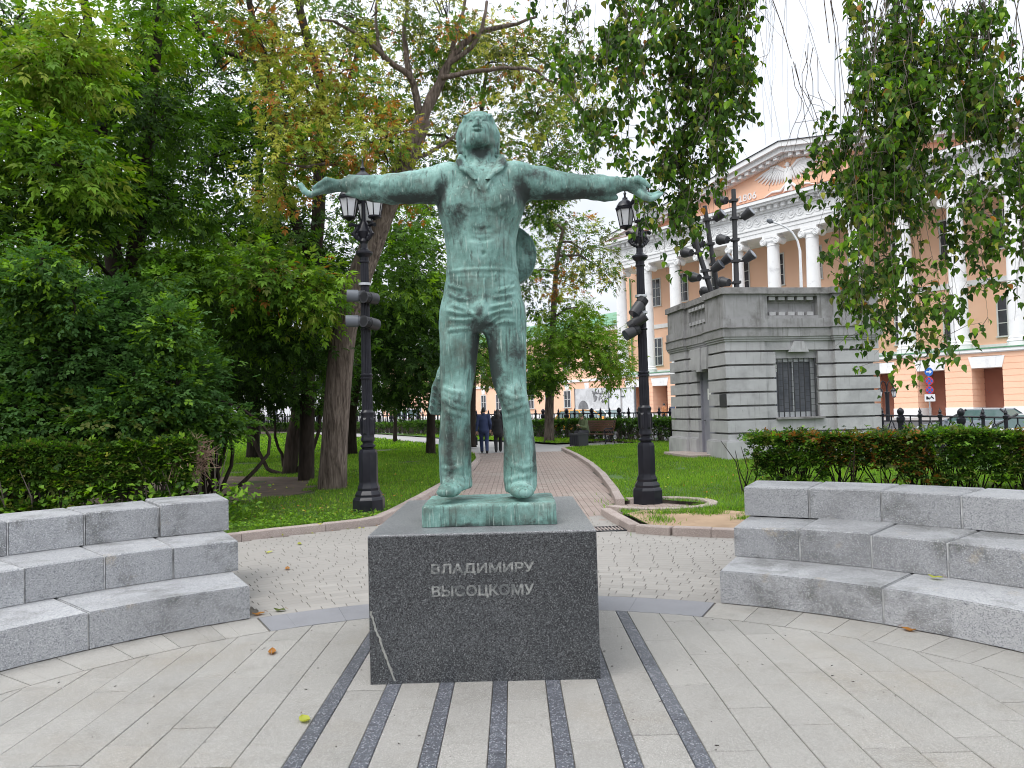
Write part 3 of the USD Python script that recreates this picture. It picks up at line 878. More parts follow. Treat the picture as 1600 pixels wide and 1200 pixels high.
def relief(m, lines, front=-1):
    """Raises (or with a negative height cuts) soft ridges on the side that faces -y. lines: (points (x, z), height, width)."""
    v = np.array(m.vertices)
    n = normals_of(m)
    d = np.zeros(len(v))
    side = np.clip(n[:, 1] * front * 2.5, 0, 1)
    for pts, hgt, wid in lines:
        p = np.asarray(pts, float)
        k = (v[:, 0] > p[:, 0].min() - 3 * wid) & (v[:, 0] < p[:, 0].max() + 3 * wid) & (v[:, 2] > p[:, 1].min() - 3 * wid) & (v[:, 2] < p[:, 1].max() + 3 * wid) & (side > 0)
        q = v[k][:, [0, 2]]
        best, along = np.full(len(q), 9.0), np.zeros(len(q))
        L = np.concatenate([[0], np.cumsum(np.linalg.norm(np.diff(p, axis=0), axis=1))])
        for i in range(len(p) - 1):
            ba = p[i + 1] - p[i]
            t = np.clip((q - p[i]) @ ba / max(ba @ ba, 1e-9), 0, 1)
            dd = np.linalg.norm(q - p[i] - t[:, None] * ba, axis=1)
            c = dd < best
            best[c] = dd[c]; along[c] = (L[i] + t[c] * (L[i + 1] - L[i])) / max(L[-1], 1e-9)
        fade = np.clip(np.minimum(along, 1 - along) * 5, 0, 1) ** 0.7
        r = best / wid
        d[k] += hgt * (np.exp(-r ** 2) - 0.45 * np.exp(-((r - 1.6) / 0.7) ** 2)) * fade
    m.vertices = v + n * (d * side)[:, None]
    return m


def normals_of(m):
    return meshkit.arrays(m, True)[2]


def rough(m, amp, sc, seed=3, stretch=(1, 1, 1)):
    n = normals_of(m)
    d = meshkit.fbm(np.array(m.vertices) * np.asarray(stretch) * sc, 3, seed) - 0.5
    m.vertices = m.vertices + n * (d * 2 * amp)[:, None]
    return m


# ------------------------------------------------------------------ the bronze man on the plinth
K['bronze'] = usdkit.material(stage, '/World/Looks/weathered_bronze', {
    'g': ('geometry', {}), 'a': ('attribute', {'attribute': 'tint'}), 'ac': ('separate_color', {}),
    'n1': ('noise_texture', {'scale': 3.2, 'detail': 8.0, 'roughness': 0.68}),
    'r1': ('rgb_ramp', {'ramp': [(0.30, (0.036, 0.058, 0.054)), (0.40, (0.085, 0.150, 0.128)), (0.50, (0.140, 0.262, 0.230)), (0.60, (0.215, 0.375, 0.335)), (0.76, (0.345, 0.50, 0.46))]}),
    'mp': ('mapping', {'scale': (1.0, 1.0, 0.09)}),
    'n2': ('noise_texture', {'scale': 46.0, 'detail': 5.0, 'roughness': 0.6}),
    'f2': ('map_range', {'from_min': 0.54, 'from_max': 0.68, 'to_max': 0.8, 'clamp': True}),
    'x2': ('mix', {'color2': (0.05, 0.072, 0.062)}),
    'mp3': ('mapping', {'scale': (1.0, 1.0, 0.07), 'location': (3.3, 1.7, 0.4)}),
    'n3': ('noise_texture', {'scale': 95.0, 'detail': 4.0}),
    'f3': ('map_range', {'from_min': 0.60, 'from_max': 0.72, 'to_max': 0.5, 'clamp': True}),
    'x3': ('mix', {'color2': (0.46, 0.56, 0.50)}),
    'n4': ('noise_texture', {'scale': 5.5, 'detail': 7.0, 'roughness': 0.7}),
    'f4': ('map_range', {'from_min': 0.50, 'from_max': 0.70, 'to_max': 0.7, 'clamp': True}),
    'x4': ('mix', {'color2': (0.115, 0.125, 0.105)}),
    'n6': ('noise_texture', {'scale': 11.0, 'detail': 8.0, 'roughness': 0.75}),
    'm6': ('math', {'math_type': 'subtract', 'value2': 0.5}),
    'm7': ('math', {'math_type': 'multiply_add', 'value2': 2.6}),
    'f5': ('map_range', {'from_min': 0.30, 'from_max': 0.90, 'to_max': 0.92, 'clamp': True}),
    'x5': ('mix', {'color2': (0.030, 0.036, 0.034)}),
    'bn': ('noise_texture', {'scale': 55.0, 'detail': 8.0, 'roughness': 0.7}),
    'bu': ('bump', {'strength': 0.55, 'distance': 0.006}),
    'p': ('principled_bsdf', {'roughness': 0.66, 'metallic': 0.1, 'specular_ior_level': 0.3})},
    [('g.position', 'n1.vector'), ('n1.fac', 'r1.fac'), ('g.position', 'mp.vector'), ('mp.vector', 'n2.vector'), ('n2.fac', 'f2.value'), ('f2.result', 'x2.fac'), ('r1.color', 'x2.color1'),
     ('g.position', 'n4.vector'), ('n4.fac', 'f4.value'), ('f4.result', 'x4.fac'), ('x2.color', 'x4.color1'),
     ('g.position', 'mp3.vector'), ('mp3.vector', 'n3.vector'), ('n3.fac', 'f3.value'), ('f3.result', 'x3.fac'), ('x4.color', 'x3.color1'),
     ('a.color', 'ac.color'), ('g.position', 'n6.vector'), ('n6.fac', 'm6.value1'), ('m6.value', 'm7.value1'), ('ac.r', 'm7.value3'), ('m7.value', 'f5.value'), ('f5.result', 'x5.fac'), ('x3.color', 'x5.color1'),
     ('x5.color', 'p.base_color'), ('g.position', 'bn.vector'), ('bn.fac', 'bu.height'), ('bu.normal', 'p.normal')], surface='p.BSDF')

SY = 5.15                                   # the figure stands in this plane


def S(u, v, dy=0.0):
    return at_y(u, v, SY + dy)


def rows_of(tab, cy, ry):
    out = []
    for (v, l, r), c, d in zip(tab, cy, ry):
        a, b = S(l, v), S(r, v)
        out.append(((a[2] + b[2]) / 2, (a[0] + b[0]) / 2, SY + c, abs(b[0] - a[0]) / 2, d))
    return out


def stain_shade_tint(v, patches, seed):  # mask for dark patina stains and for shade painted into recesses
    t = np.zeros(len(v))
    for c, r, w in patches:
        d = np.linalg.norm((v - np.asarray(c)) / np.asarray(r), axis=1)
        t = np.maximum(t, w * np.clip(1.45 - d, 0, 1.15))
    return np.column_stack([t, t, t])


def build_statue():
    b0, b1 = at_z(654, 819, .878), at_z(859, 812, .878)
    st = thing('bronze_statue', 'weathered green bronze statue of a man with outspread arms, on the dark plinth', 'statue', loc=(-0.16, 5.12, 0.879))
    # bronze slab under the feet
    fs = Field([-0.72, 4.75, 0.80], [0.42, 5.62, 1.1], 0.011)
    q0, q1 = np.array([-0.592, 4.862, 0.86]), np.array([0.262, 5.46, 1.017])

    def slab(X, Y, Z):
        c, hs = (q0 + q1) / 2, (q1 - q0) / 2 - 0.012
        dx, dy, dz = np.abs(X - c[0]) - hs[0] + 0 * Y + 0 * Z, np.abs(Y - c[1]) - hs[1] + 0 * X + 0 * Z, np.abs(Z - c[2]) - hs[2] + 0 * X + 0 * Y
        return np.sqrt(np.maximum(dx, 0) ** 2 + np.maximum(dy, 0) ** 2 + np.maximum(dz, 0) ** 2) + np.minimum(np.maximum(dx, np.maximum(dy, dz)), 0) - 0.012
    fs.op(slab, q0, q1, 0.001)
    m = rough(fs.mesh(1), 0.006, 9, 4)
    mv = np.array(m.vertices); mv[:, 2] = np.maximum(mv[:, 2], 0.8795); m.vertices = mv
    put(st, 'base_slab', m, K['bronze'], True, tint=stain_shade_tint(mv, [([-0.3, 4.86, 0.88], [.25, .1, .03], .75), ([0.1, 4.86, .89], [.2, .1, .03], .6)], 1))

    # the body and the clothes cast in one piece with it
    F = Field([-1.48, 4.78, 0.98], [1.13, 5.52, 3.66], 0.0075)
    L = [(455, 706, 738), (475, 692, 752), (488, 689, 752), (515, 688, 751), (540, 687.5, 748), (565, 687.5, 745), (590, 688, 742), (615, 689, 738), (635, 689, 735), (665, 687, 735), (700, 685, 736), (742, 687, 737), (757, 688, 738), (763, 690, 736)]
    F.loft(rows_of(L, [0, 0, 0, 0, -.005, -.01, -.015, -.02, -.015, 0, .01, .015, .015, .015], [.10, .14, .153, .15, .145, .14, .13, .122, .115, .115, .115, .125, .125, .12]), 0.03)
    Rr = [(455, 768, 800), (475, 755, 816), (488, 753, 819), (515, 756, 821), (540, 762, 822), (565, 765, 822), (590, 768.5, 822.5), (615, 776, 823.5), (635, 783, 827), (665, 786, 832), (700, 787, 836.5), (742, 787, 839), (758, 788, 839), (768, 790, 836)]
    F.loft(rows_of(Rr, [0, 0, 0, 0, -.01, -.015, -.02, -.025, -.02, -.005, .005, .01, .01, .01], [.10, .14, .153, .15, .145, .14, .13, .122, .115, .115, .12, .125, .125, .12]), 0.03)
    T = [(522, 694, 813), (512, 689, 819), (500, 688.5, 819), (480, 690, 817), (460, 692.5, 814.5), (445, 695, 812), (433, 697.5, 810), (428, 697, 810.5), (422, 697.5, 809.5), (400, 698.5, 806.5), (380, 696, 806.5), (360, 692, 810), (335, 686, 817), (313, 682.5, 822), (290, 683, 822), (272, 690, 817), (260, 702, 806), (252, 715, 792), (246, 724, 777)]
    F.loft(rows_of(T, [.01, .01, .01, .01, .01, .005, 0, 0, 0, 0, 0, 0, 0, 0, .01, .03, .05, .06, .06], [.13, .15, .16, .165, .165, .158, .152, .157, .148, .15, .155, .168, .18, .185, .18, .155, .125, .10, .085]), 0.035)
    # crotch notch
    F.cap(S(752, 522, -.2), S(752, 522, .2), 0.012, 0.012, 0.03, cut=True)
    # arms in their sleeves
    F.chain([S(706, 287), S(671, 290.5, -.01), S(640, 294, -.02), S(614, 295.5, -.025), S(585, 295, -.025), S(560, 291.5, -.02), S(543, 290, -.02)], [.135, .112, .102, .096, .083, .062, .048], 0.03)
    F.chain([S(596, 303, -.03), S(565, 303.5, -.045), S(541, 303.5, -.05)], [.055, .035, .010], 0.02)
    F.chain([S(575, 279, -.01), S(546, 277.5, -.01)], [.020, .022], 0.02)
    F.chain([S(800, 285), S(847, 286.5, -.01), S(872, 290, -.02), S(890, 291.5, -.025), S(936, 292.5, -.02), S(962, 289.5, -.015)], [.132, .105, .090, .083, .076, .056], 0.03)
    F.chain([S(925, 303, -.01), S(945, 307, -.01), S(961, 309, -.01)], [.045, .035, .022], 0.015)
    F.cap(S(962.5, 296, -.02), S(963.5, 296, -.02), 0.062, 0.062, 0.004, cut=True) if False else None
    # deltoids, chest, belly
    F.ell(S(700, 278, -.02), [.11, .11, .09], 0.05); F.ell(S(806, 276, -.02), [.11, .11, .09], 0.05)
    F.ell(S(722, 318, -.115), [.115, .085, .085], 0.06); F.ell(S(783, 318, -.115), [.115, .085, .085], 0.06)
    F.ell(S(754, 385, -.10), [.14, .06, .15], 0.06)
    for u in (741, 768):
        F.ell(S(u, 352, -.150), [.045, .022, .05], 0.03); F.ell(S(u, 382, -.145), [.045, .022, .05], 0.03)
    F.cap(S(754, 335, -.205), S(754, 405, -.172), 0.012, 0.010, 0.03, cut=True)
    F.ell(S(755, 395, -.162), [.014, .02, .016], 0.012, cut=True)
    F.chain([S(722, 335, -.205), S(740, 341, -.215), S(752, 338, -.21)], [.008, .009, .008], 0.025, cut=True)
    F.chain([S(757, 338, -.21), S(770, 341, -.215), S(788, 335, -.205)], [.008, .009, .008], 0.025, cut=True)
    for u in (718, 737, 775, 792):
        dy = -.158 + .00003 * (u - 755) ** 2
        F.cap(S(u, 427, dy), S(u, 437, dy - .004), .008, .008, .006)
    F.chain([S(757, 436, -.166), S(757.5, 470, -.172), S(755, 492, -.16)], [.007, .008, .006], 0.012)
    F.chain([S(761.5, 437, -.168), S(762, 472, -.175), S(757, 494, -.16)], [.004, .005, .004], 0.012, cut=True)
    F.ell(S(753, 490, -.125), [.055, .06, .07], 0.04)
    # knees and the wrinkles behind and below them
    F.ell(S(713, 622, -.10), [.07, .05, .08], 0.05); F.ell(S(803, 622, -.11), [.07, .05, .08], 0.05)
    # armpit creases
    F.chain([S(694, 280, -.15), S(688, 300, -.12), S(683, 318, -.06)], [.006, .012, .012], 0.025, cut=True)
    F.chain([S(813, 280, -.15), S(818, 298, -.12), S(822, 312, -.06)], [.006, .012, .012], 0.025, cut=True)
    # the open shirt: collar bones, V of the neckline
    F.chain([S(731, 252, -.11), S(740, 268, -.165), S(753, 292, -.205)], [.006, .008, .006], 0.016, cut=True)
    F.chain([S(775, 252, -.11), S(768, 268, -.165), S(757, 292, -.205)], [.006, .008, .006], 0.016, cut=True)
    F.chain([S(728, 252, -.11), S(736, 270, -.165), S(750, 296, -.205)], [.009, .010, .008], 0.012)
    F.chain([S(778, 252, -.11), S(771, 270, -.165), S(760, 296, -.205)], [.009, .010, .008], 0.012)
    # hands
    wl = S(541, 289, -.02)
    F.chain([S(560, 290, -.02), wl, S(525, 290, -.02)], [.040, .037, .040], 0.015)
    F.chain([S(528, 290.5, -.02), S(512, 293, -.02), S(498, 298, -.02)], [.040, .042, .030], 0.02, sc=(1, 1.35, .8))
    for j, (dy, ext) in enumerate(((-.075, -2), (-.04, 1), (-.003, 0), (.034, -3))):
        F.chain([S(506, 295, -.02 + dy * .8), S(496, 300.5, -.02 + dy), S(484, 305 - j * .4, -.02 + dy), S(475 - ext * .5, 300 - j, -.02 + dy), S(468 - ext, 290 - j, -.02 + dy * .95)], [.020, .019, .0175, .016, .012], 0.008)
    F.chain([S(522, 284, -.06), S(510, 281, -.08), S(499, 288, -.095), S(489, 294, -.10)], [.022, .021, .017, .012], 0.01)
    F.chain([S(950, 289, -.015), S(968, 288, -.015), S(983, 288, -.015), S(992, 290, -.015)], [.045, .043, .043, .042], 0.015)
    F.chain([S(990, 289, -.015), S(999, 296, -.015), S(1006, 304, -.015)], [.040, .040, .030], 0.02, sc=(1, 1.3, 1))
    for j, (dy, du, dv) in enumerate(((-.075, -5, 2), (-.035, 0, .5), (.004, 1, -1), (.042, -4, -3))):
        F.chain([S(1000, 300, -.015 + dy * .8), S(1007, 306 + dv, -.015 + dy), S(1017, 309 + dv, -.015 + dy), S(1026 + du * .5, 307 + dv, -.015 + dy), S(1033 + du, 303 + dv, -.015 + dy * .95)], [.020, .020, .0185, .016, .012], 0.008)
    F.chain([S(988, 282, -.06), S(997, 279.5, -.085), S(1006, 284, -.10), S(1014, 291, -.105)], [.024, .022, .018, .013], 0.01)
    # shoes
    for (heel, ball, toe) in (((714, 757, -.02), (703, 765, -.16), (694, 769, -.235)), ((812, 761, -.03), (816, 767, -.17), (818, 770, -.235))):
        F.chain([S(*heel), S(*ball), S(*toe)], [.062, .062, .044], 0.02, sc=(1.15, 1, .72))
        b = S(*ball); t = S(*toe)
        F.cap([b[0] - .05, b[1] - .01, b[2] + .03], [b[0] + .05, b[1] - .01, b[2] + .03], .005, .005, .01, cut=True)
    # neck and head, tipped back
    th = math.radians(30)
    f_, u_, s_ = np.array([0, -math.cos(th), math.sin(th)]), np.array([0, math.sin(th), math.cos(th)]), np.array([1.0, 0, 0])
    C = S(747.5, 212, 0.03)

    def H(f, u, s=0.0):
        return C + f_ * f + u_ * u + s_ * s
    A = np.array([s_, f_, u_])
    F.chain([S(751, 258, .045), S(750, 236, .065), C + np.array([0, .08, -.03])], [.110, .094, .090], 0.012)
    for sgn in (-1, 1):
        F.chain([S(752 + sgn * 6, 256, -.08), S(750 + sgn * 14, 236, -.02), S(748 + sgn * 20, 219, .04)], [.014, .021, .014], 0.02)
    F.ell(S(750, 235, -.035), [.024, .026, .03], 0.03)
    F.ell(H(-.015, .02), [.105, .135, .15], 0.02, A=A)
    F.ell(H(.05, -.055), [.091, .085, .10], 0.03, A=A)
    F.ell(H(.082, -.128), [.05, .044, .036], 0.03, A=A)
    for sgn in (-1, 1):
        F.chain([H(.065, -.125, sgn * .03), H(.025, -.105, sgn * .078), H(-.03, -.03, sgn * .092)], [.032, .026, .018], 0.02)
        F.ell(H(.075, -.015, sgn * .058), [.034, .03, .032], 0.025, A=A)
        F.ell(H(.119, .036, sgn * .040), [.028, .020, .021], 0.014, cut=True, A=A)
        F.ell(H(.099, .038, sgn * .040), [.019, .017, .015], 0.004, A=A)
        F.chain([H(.113, .048, sgn * .022), H(.119, .052, sgn * .042), H(.108, .044, sgn * .060)], [.006, .006, .005], 0.005)
        F.chain([H(.112, .029, sgn * .024), H(.114, .025, sgn * .042), H(.104, .030, sgn * .058)], [.0045, .005, .004], 0.005)
        F.chain([H(.112, .064, sgn * .016), H(.106, .074, sgn * .045), H(.086, .066, sgn * .072)], [.008, .010, .006], 0.02)
        F.ell(H(.138, -.028, sgn * .023), [.015, .017, .014], 0.008, A=A)
        F.ell(H(.146, -.042, sgn * .014), [.010, .011, .009], 0.004, cut=True, A=A)
        F.chain([H(.120, -.030, sgn * .034), H(.112, -.055, sgn * .046), H(.098, -.085, sgn * .045)], [.004, .006, .004], 0.014, cut=True)
    F.chain([H(.110, .058), H(.130, .015), H(.152, -.020)], [.010, .012, .015], 0.012)
    F.ell(H(.152, -.028), [.018, .015, .012], 0.01, A=A)
    F.ell(H(.115, -.072), [.046, .032, .034], 0.03, A=A)
    F.chain([H(.128, -.062, -.036), H(.143, -.050, -.014), H(.143, -.050, .014), H(.128, -.062, .036)], [.006, .009, .009, .006], 0.006)
    F.chain([H(.122, -.084, -.033), H(.138, -.101, -.010), H(.138, -.101, .010), H(.122, -.084, .033)], [.006, .011, .011, .006], 0.006)
    F.chain([H(.124, -.073, -.034), H(.136, -.075, -.013), H(.136, -.075, .013), H(.124, -.073, .034)], [.005, .014, .014, .005], 0.005, cut=True)
    F.chain([H(.128, -.106, -.022), H(.130, -.107, .022)], [.007, .007], 0.015, cut=True)
    m = F.mesh(1)

    def px(pts):
        return [(S(u, v)[0], S(u, v)[2]) for u, v in pts]
    R = []
    fold = [((703, 462), (716, 470), (738, 474)), ((708, 478), (724, 487), (747, 497)), ((699, 489), (716, 493), (744, 497)), ((702, 503), (720, 504), (745, 503)), ((806, 462), (790, 467), (769, 471)), ((803, 476), (787, 481), (765, 485)), ((802, 489), (785, 489), (763, 497)), ((780, 497), (770, 505), (758, 511)), ((806, 450), (792, 455), (778, 460)), ((702, 447), (715, 454), (729, 458)), ((700, 520), (716, 518), (738, 516)), ((806, 508), (790, 506), (774, 510))]
    R += [(px(p), .011, .013) for p in fold]
    R += [(px(p), .0065, .015) for p in [((692, 604), (708, 612), (732, 616)), ((692, 622), (712, 634), (735, 640)), ((694, 641), (712, 646), (735, 652)), ((788, 642), (806, 637), (826, 628)), ((786, 654), (806, 646), (830, 638)), ((782, 612), (800, 622), (822, 622)), ((689, 752), (712, 745), (736, 749)), ((788, 750), (812, 743), (838, 739)), ((689, 728), (706, 732), (726, 726)), ((795, 723), (818, 730), (838, 722))]]
    R += [(px(p), .0045, .014) for p in [[(700, 525), (699, 580), (703, 608)], [(722, 520), (726, 570), (722, 604)], [(800, 522), (806, 570), (808, 608)], [(778, 530), (786, 575), (792, 608)], [(701, 652), (697, 700), (699, 752)], [(722, 655), (724, 700), (721, 748)], [(808, 657), (812, 700), (808, 752)], [(826, 662), (829, 705), (828, 752)]]]
    R += [(px(p), .006, .013) for p in [((704, 342), (712, 372), (716, 410)), ((800, 342), (793, 372), (790, 410)), ((697, 325), (702, 352), (703, 380)), ((808, 325), (803, 355), (802, 382)), ((728, 355), (727, 390), (734, 416)), ((778, 355), (781, 390), (775, 416))]]
    R += [(px(p), -.006, .014) for p in [((716, 333), (735, 342), (751, 338)), ((758, 338), (773, 342), (792, 333)), ((736, 366), (754, 368), (772, 366)), ((734, 382), (754, 384), (774, 382))]]
    R += [(px([(697, 428), (754, 427), (810, 427)]), .0045, .010), (px([(697, 437), (754, 437), (810, 436)]), .0025, .008), (px([(757, 438), (758, 465), (755, 490)]), .006, .009), (px([(702, 442), (716, 462)]), -.005, .008), (px([(805, 441), (792, 460)]), -.005, .008)]
    for (a, b) in [((690, 262), (676, 312)), ((650, 270), (634, 312)), ((612, 280), (590, 312)), ((602, 300), (560, 290)), ((820, 258), (836, 310)), ((862, 268), (880, 312)), ((900, 280), (930, 306)), ((940, 276), (950, 312))]:
        R.append((px([a, ((a[0] + b[0]) / 2 + 4, (a[1] + b[1]) / 2), b]), .0045, .016))
    R.append((px([(541, 276), (539, 292), (541, 305)]), .006, .010)); R.append((px([(963, 274), (963, 300)]), .006, .009))
    relief(m, R)
    rough(m, 0.0045, 10, 5, (1, 1, .5)); rough(m, 0.0022, 34, 9, (1, 1, .35))
    v = np.array(m.vertices)
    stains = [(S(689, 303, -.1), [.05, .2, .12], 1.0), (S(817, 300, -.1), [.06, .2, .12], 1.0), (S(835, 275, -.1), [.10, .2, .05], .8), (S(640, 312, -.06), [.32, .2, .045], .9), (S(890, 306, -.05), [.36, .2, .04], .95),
              (S(750, 240, -.05), [.08, .15, .05], 1.1), (S(750, 224, .0), [.085, .06, .03], 1.1), (S(748, 487, -.2), [.035, .1, .06], 1.05), (S(752, 505, -.1), [.10, .2, .06], .9), (S(744, 560, -.05), [.04, .25, .26], 1.0), (S(772, 570, -.05), [.06, .25, .30], .95), (S(784, 610, -.1), [.07, .2, .16], .6),  # shade painted under the jaw; patina on crotch and inner legs
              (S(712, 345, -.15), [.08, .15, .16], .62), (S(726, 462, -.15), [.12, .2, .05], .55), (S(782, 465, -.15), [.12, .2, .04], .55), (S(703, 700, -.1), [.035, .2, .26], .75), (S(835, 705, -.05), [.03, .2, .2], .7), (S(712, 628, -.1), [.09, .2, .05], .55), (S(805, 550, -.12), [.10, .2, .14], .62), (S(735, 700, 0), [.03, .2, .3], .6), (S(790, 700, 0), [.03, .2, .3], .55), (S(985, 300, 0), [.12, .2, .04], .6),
              (S(736, 186, -.1), [.03, .1, .02], .75), (S(759, 183, -.1), [.03, .1, .02], .75), (S(748, 190, -.15), [.025, .1, .012], .9), (S(749, 197.5, -.15), [.035, .1, .012], .9), (S(755, 345, -.2), [.05, .2, .2], .35)]  # painted shade in the eye sockets, under the nose and in the mouth
    put(st, 'figure', m, K['bronze'], True, tint=stain_shade_tint(v, stains, 2))

    # hair: long, to the collar, parted by strands
    G = Field(C - [.30, .30, .36], C + [.30, .34, .24], 0.0065)
    G.ell(H(-.040, .030), [.120, .135, .138], 0.02, A=A)
    r_ = np.random.default_rng(5)
    inn = {-1: [(741, 181), (729, 188), (723.5, 200), (721, 216), (721.5, 238)], 1: [(754, 181), (765.5, 188), (771.5, 200), (774.5, 218), (775.5, 240)]}
    out = {-1: [(739, 180), (728.5, 187), (720.5, 197), (715.5, 213), (716.5, 241)], 1: [(757, 180), (766, 187), (773, 197), (778.5, 213), (779, 245)]}
    for sgn in (-1, 1):
        for k in range(9):
            t = k / 8
            pts = []
            for j in range(5):
                p = np.array(inn[sgn][j]) * (1 - t) + np.array(out[sgn][j]) * t
                pts.append(S(p[0] + r_.normal(0, .5), p[1] + r_.normal(0, .6), (.0, .04, .085, .09, .075)[j] + .11 * t))
            G.chain(pts, [.010, .013, .0145, .014, .008], 0.005)
        G.chain([S(748 + sgn * 15, 192, .08), S(748 + sgn * 22, 210, .09), S(748 + sgn * 23, 240, .10)], [.04, .045, .035], 0.02)
    G.ell(H(.018, .118), [.100, .082, .052], 0.03, A=A)
    for k in range(7):
        q = (k - 3) * .026
        G.chain([H(.0, .165, q * .7), H(.06, .125, q), H(.09, .095, q * 1.25)], [.014, .012, .007], 0.006)
    G.ell(H(.095, -.045), [.080, .12, .125], 0.012, cut=True, A=A)
    G.ell(C + np.array([0, .10, -.12]), [.13, .09, .13], 0.03)
    hm = G.mesh(1)
    rough(hm, 0.004, 26, 7, (1, 1, .4))
    put(st, 'hair', hm, K['bronze'], True, tint=stain_shade_tint(np.array(hm.vertices), [(S(717, 225), [.03, .2, .1], .85), (S(778, 235), [.03, .2, .08], .8)], 3))

    # the turned-up collar, two wings
    G = Field(S(752, 262, .05) - [.24, .34, .16], S(752, 262, .05) + [.24, .24, .16], 0.0065)
    for sgn in (-1, 1):
        q = [(752 + sgn * 27, 246, .02), (752 + sgn * 33, 243.5, -.07), (752 + sgn * 37, 252, -.125), (752 + sgn * 31, 264, -.165), (752 + sgn * 20, 270, -.175), (752 + sgn * 8, 284, -.20)]
        i_ = [(752 + sgn * 25, 252, .02), (752 + sgn * 25, 252, -.075), (752 + sgn * 25, 259, -.125), (752 + sgn * 21, 266, -.15), (752 + sgn * 13, 272, -.165), (752 + sgn * 6, 286, -.20)]
        for a, b in zip(q, i_):
            pass
        for k in range(5):
            for t in (0, .2, .4, .6, .8):
                A1 = np.array(q[k]) * (1 - t) + np.array(q[k + 1]) * t
                B1 = np.array(i_[k]) * (1 - t) + np.array(i_[k + 1]) * t
                G.cap(S(*A1), S(*B1), .0095, .012, 0.012)
        G.chain([S(*p) for p in q], [.012] * 5 + [.008], 0.006)
    G.chain([S(725, 246, .02), S(735, 245, .10), S(752, 245, .13), S(770, 245, .10), S(779, 246, .02)], [.02] * 5, 0.01)
    cm = G.mesh(1)
    put(st, 'collar', cm, K['bronze'], True, tint=stain_shade_tint(np.array(cm.vertices), [(S(718, 258, -.1), [.035, .2, .05], .95), (S(786, 257, -.1), [.03, .2, .05], .95)], 3))  # inner sides of the collar wings darkened as painted shade

    # the guitar slung on the back, neck down
    ax = S(676, 645, .27) - S(800, 372, .27)
    ax /= np.linalg.norm(ax)
    side = np.cross(ax, [0, 1.0, 0]); side /= np.linalg.norm(side)
    if side[0] < 0:
        side = -side
    O = S(806, 362, .27)
    t = np.linspace(0, 2 * np.pi, 64, endpoint=False)
    wid = lambda x: np.where(x < .30, .205 * np.sqrt(np.clip(1 - ((x - .19) / .22) ** 2, 0, 1)), 0)
    xs = np.linspace(-.03, .56, 60)
    w1 = .225 * np.sqrt(np.clip(1 - ((xs - .19) / .22) ** 2, 0, 1))
    w2 = .172 * np.sqrt(np.clip(1 - ((xs - .42) / .145) ** 2, 0, 1))
    w = np.maximum(np.maximum(w1, w2), np.where((xs > .25) & (xs < .45), .145, 0))
    w = np.convolve(np.pad(w, 2, 'edge'), [.1, .2, .4, .2, .1], 'valid')
    w[0] = w[-1] = 0
    poly = Polygon(np.vstack([np.column_stack([xs, w]), np.column_stack([xs[::-1], -w[::-1]])])).buffer(0)
    gm = MB(M4(ax, side, np.cross(ax, side), O))
    gm.prism(poly, -.05, .05)
    for z0 in (-.056, .05):
        gm.prism(poly.difference(poly.buffer(-.012)), z0, z0 + .006)
    gp = gm.get()
    gt = put(st, 'guitar', gp, K['bronze'], 20, tint=None)
    gpr = stage.GetPrimAtPath(gt)
    UsdGeom.PrimvarsAPI(gpr).CreatePrimvar('tint', Sdf.ValueTypeNames.Color3fArray, 'constant').Set(Vt.Vec3fArray([Gf.Vec3f(.38, .38, .38)]))

    def con(path, c=.3):
        UsdGeom.PrimvarsAPI(stage.GetPrimAtPath(path)).CreatePrimvar('tint', Sdf.ValueTypeNames.Color3fArray, 'constant').Set(Vt.Vec3fArray([Gf.Vec3f(c, c, c)]))
    nk = MB()
    head0, head1 = S(687, 597, .0), S(679.5, 648, -.02)
    e0 = O + ax * .50
    nk.tube([e0, e0 * .5 + S(690, 580, .05) * .5, S(690, 582, .04), head0], [.035, .033, .033, .034], 10)
    con(put(gt, 'neck', nk, K['bronze'], 40))
    hx = (head1 - head0) / np.linalg.norm(head1 - head0)
    hs = np.cross(hx, [0, 1.0, 0]); hs /= np.linalg.norm(hs)
    hp = MB(M4(hx, hs, np.cross(hx, hs), head0))
    ln = np.linalg.norm(head1 - head0)
    hp.hexa([[-.03, -.028], [.03, -.046], [ln * .9, -.046], [ln, -.03], [ln, .03], [ln * .9, .046], [.03, .046], [-.03, .028]], -.022, .022, .006)
    con(put(gt, 'headstock', hp, K['bronze'], 30), .2)
    for k in range(4):
        for sg in (-1, 1):
            c = head0 + hx * (ln * (.2 + .2 * k)) + hs * sg * .004
            pg = MB()
            pg.tube([c + np.array([0, -.02, 0]) + hs * sg * .02, c + np.array([0, -.045, 0]) + hs * sg * .02], [.012, .015], 8)
            con(put(gt, 'tuning_peg', pg, K['bronze'], 40), .8)
    return st


build_statue()


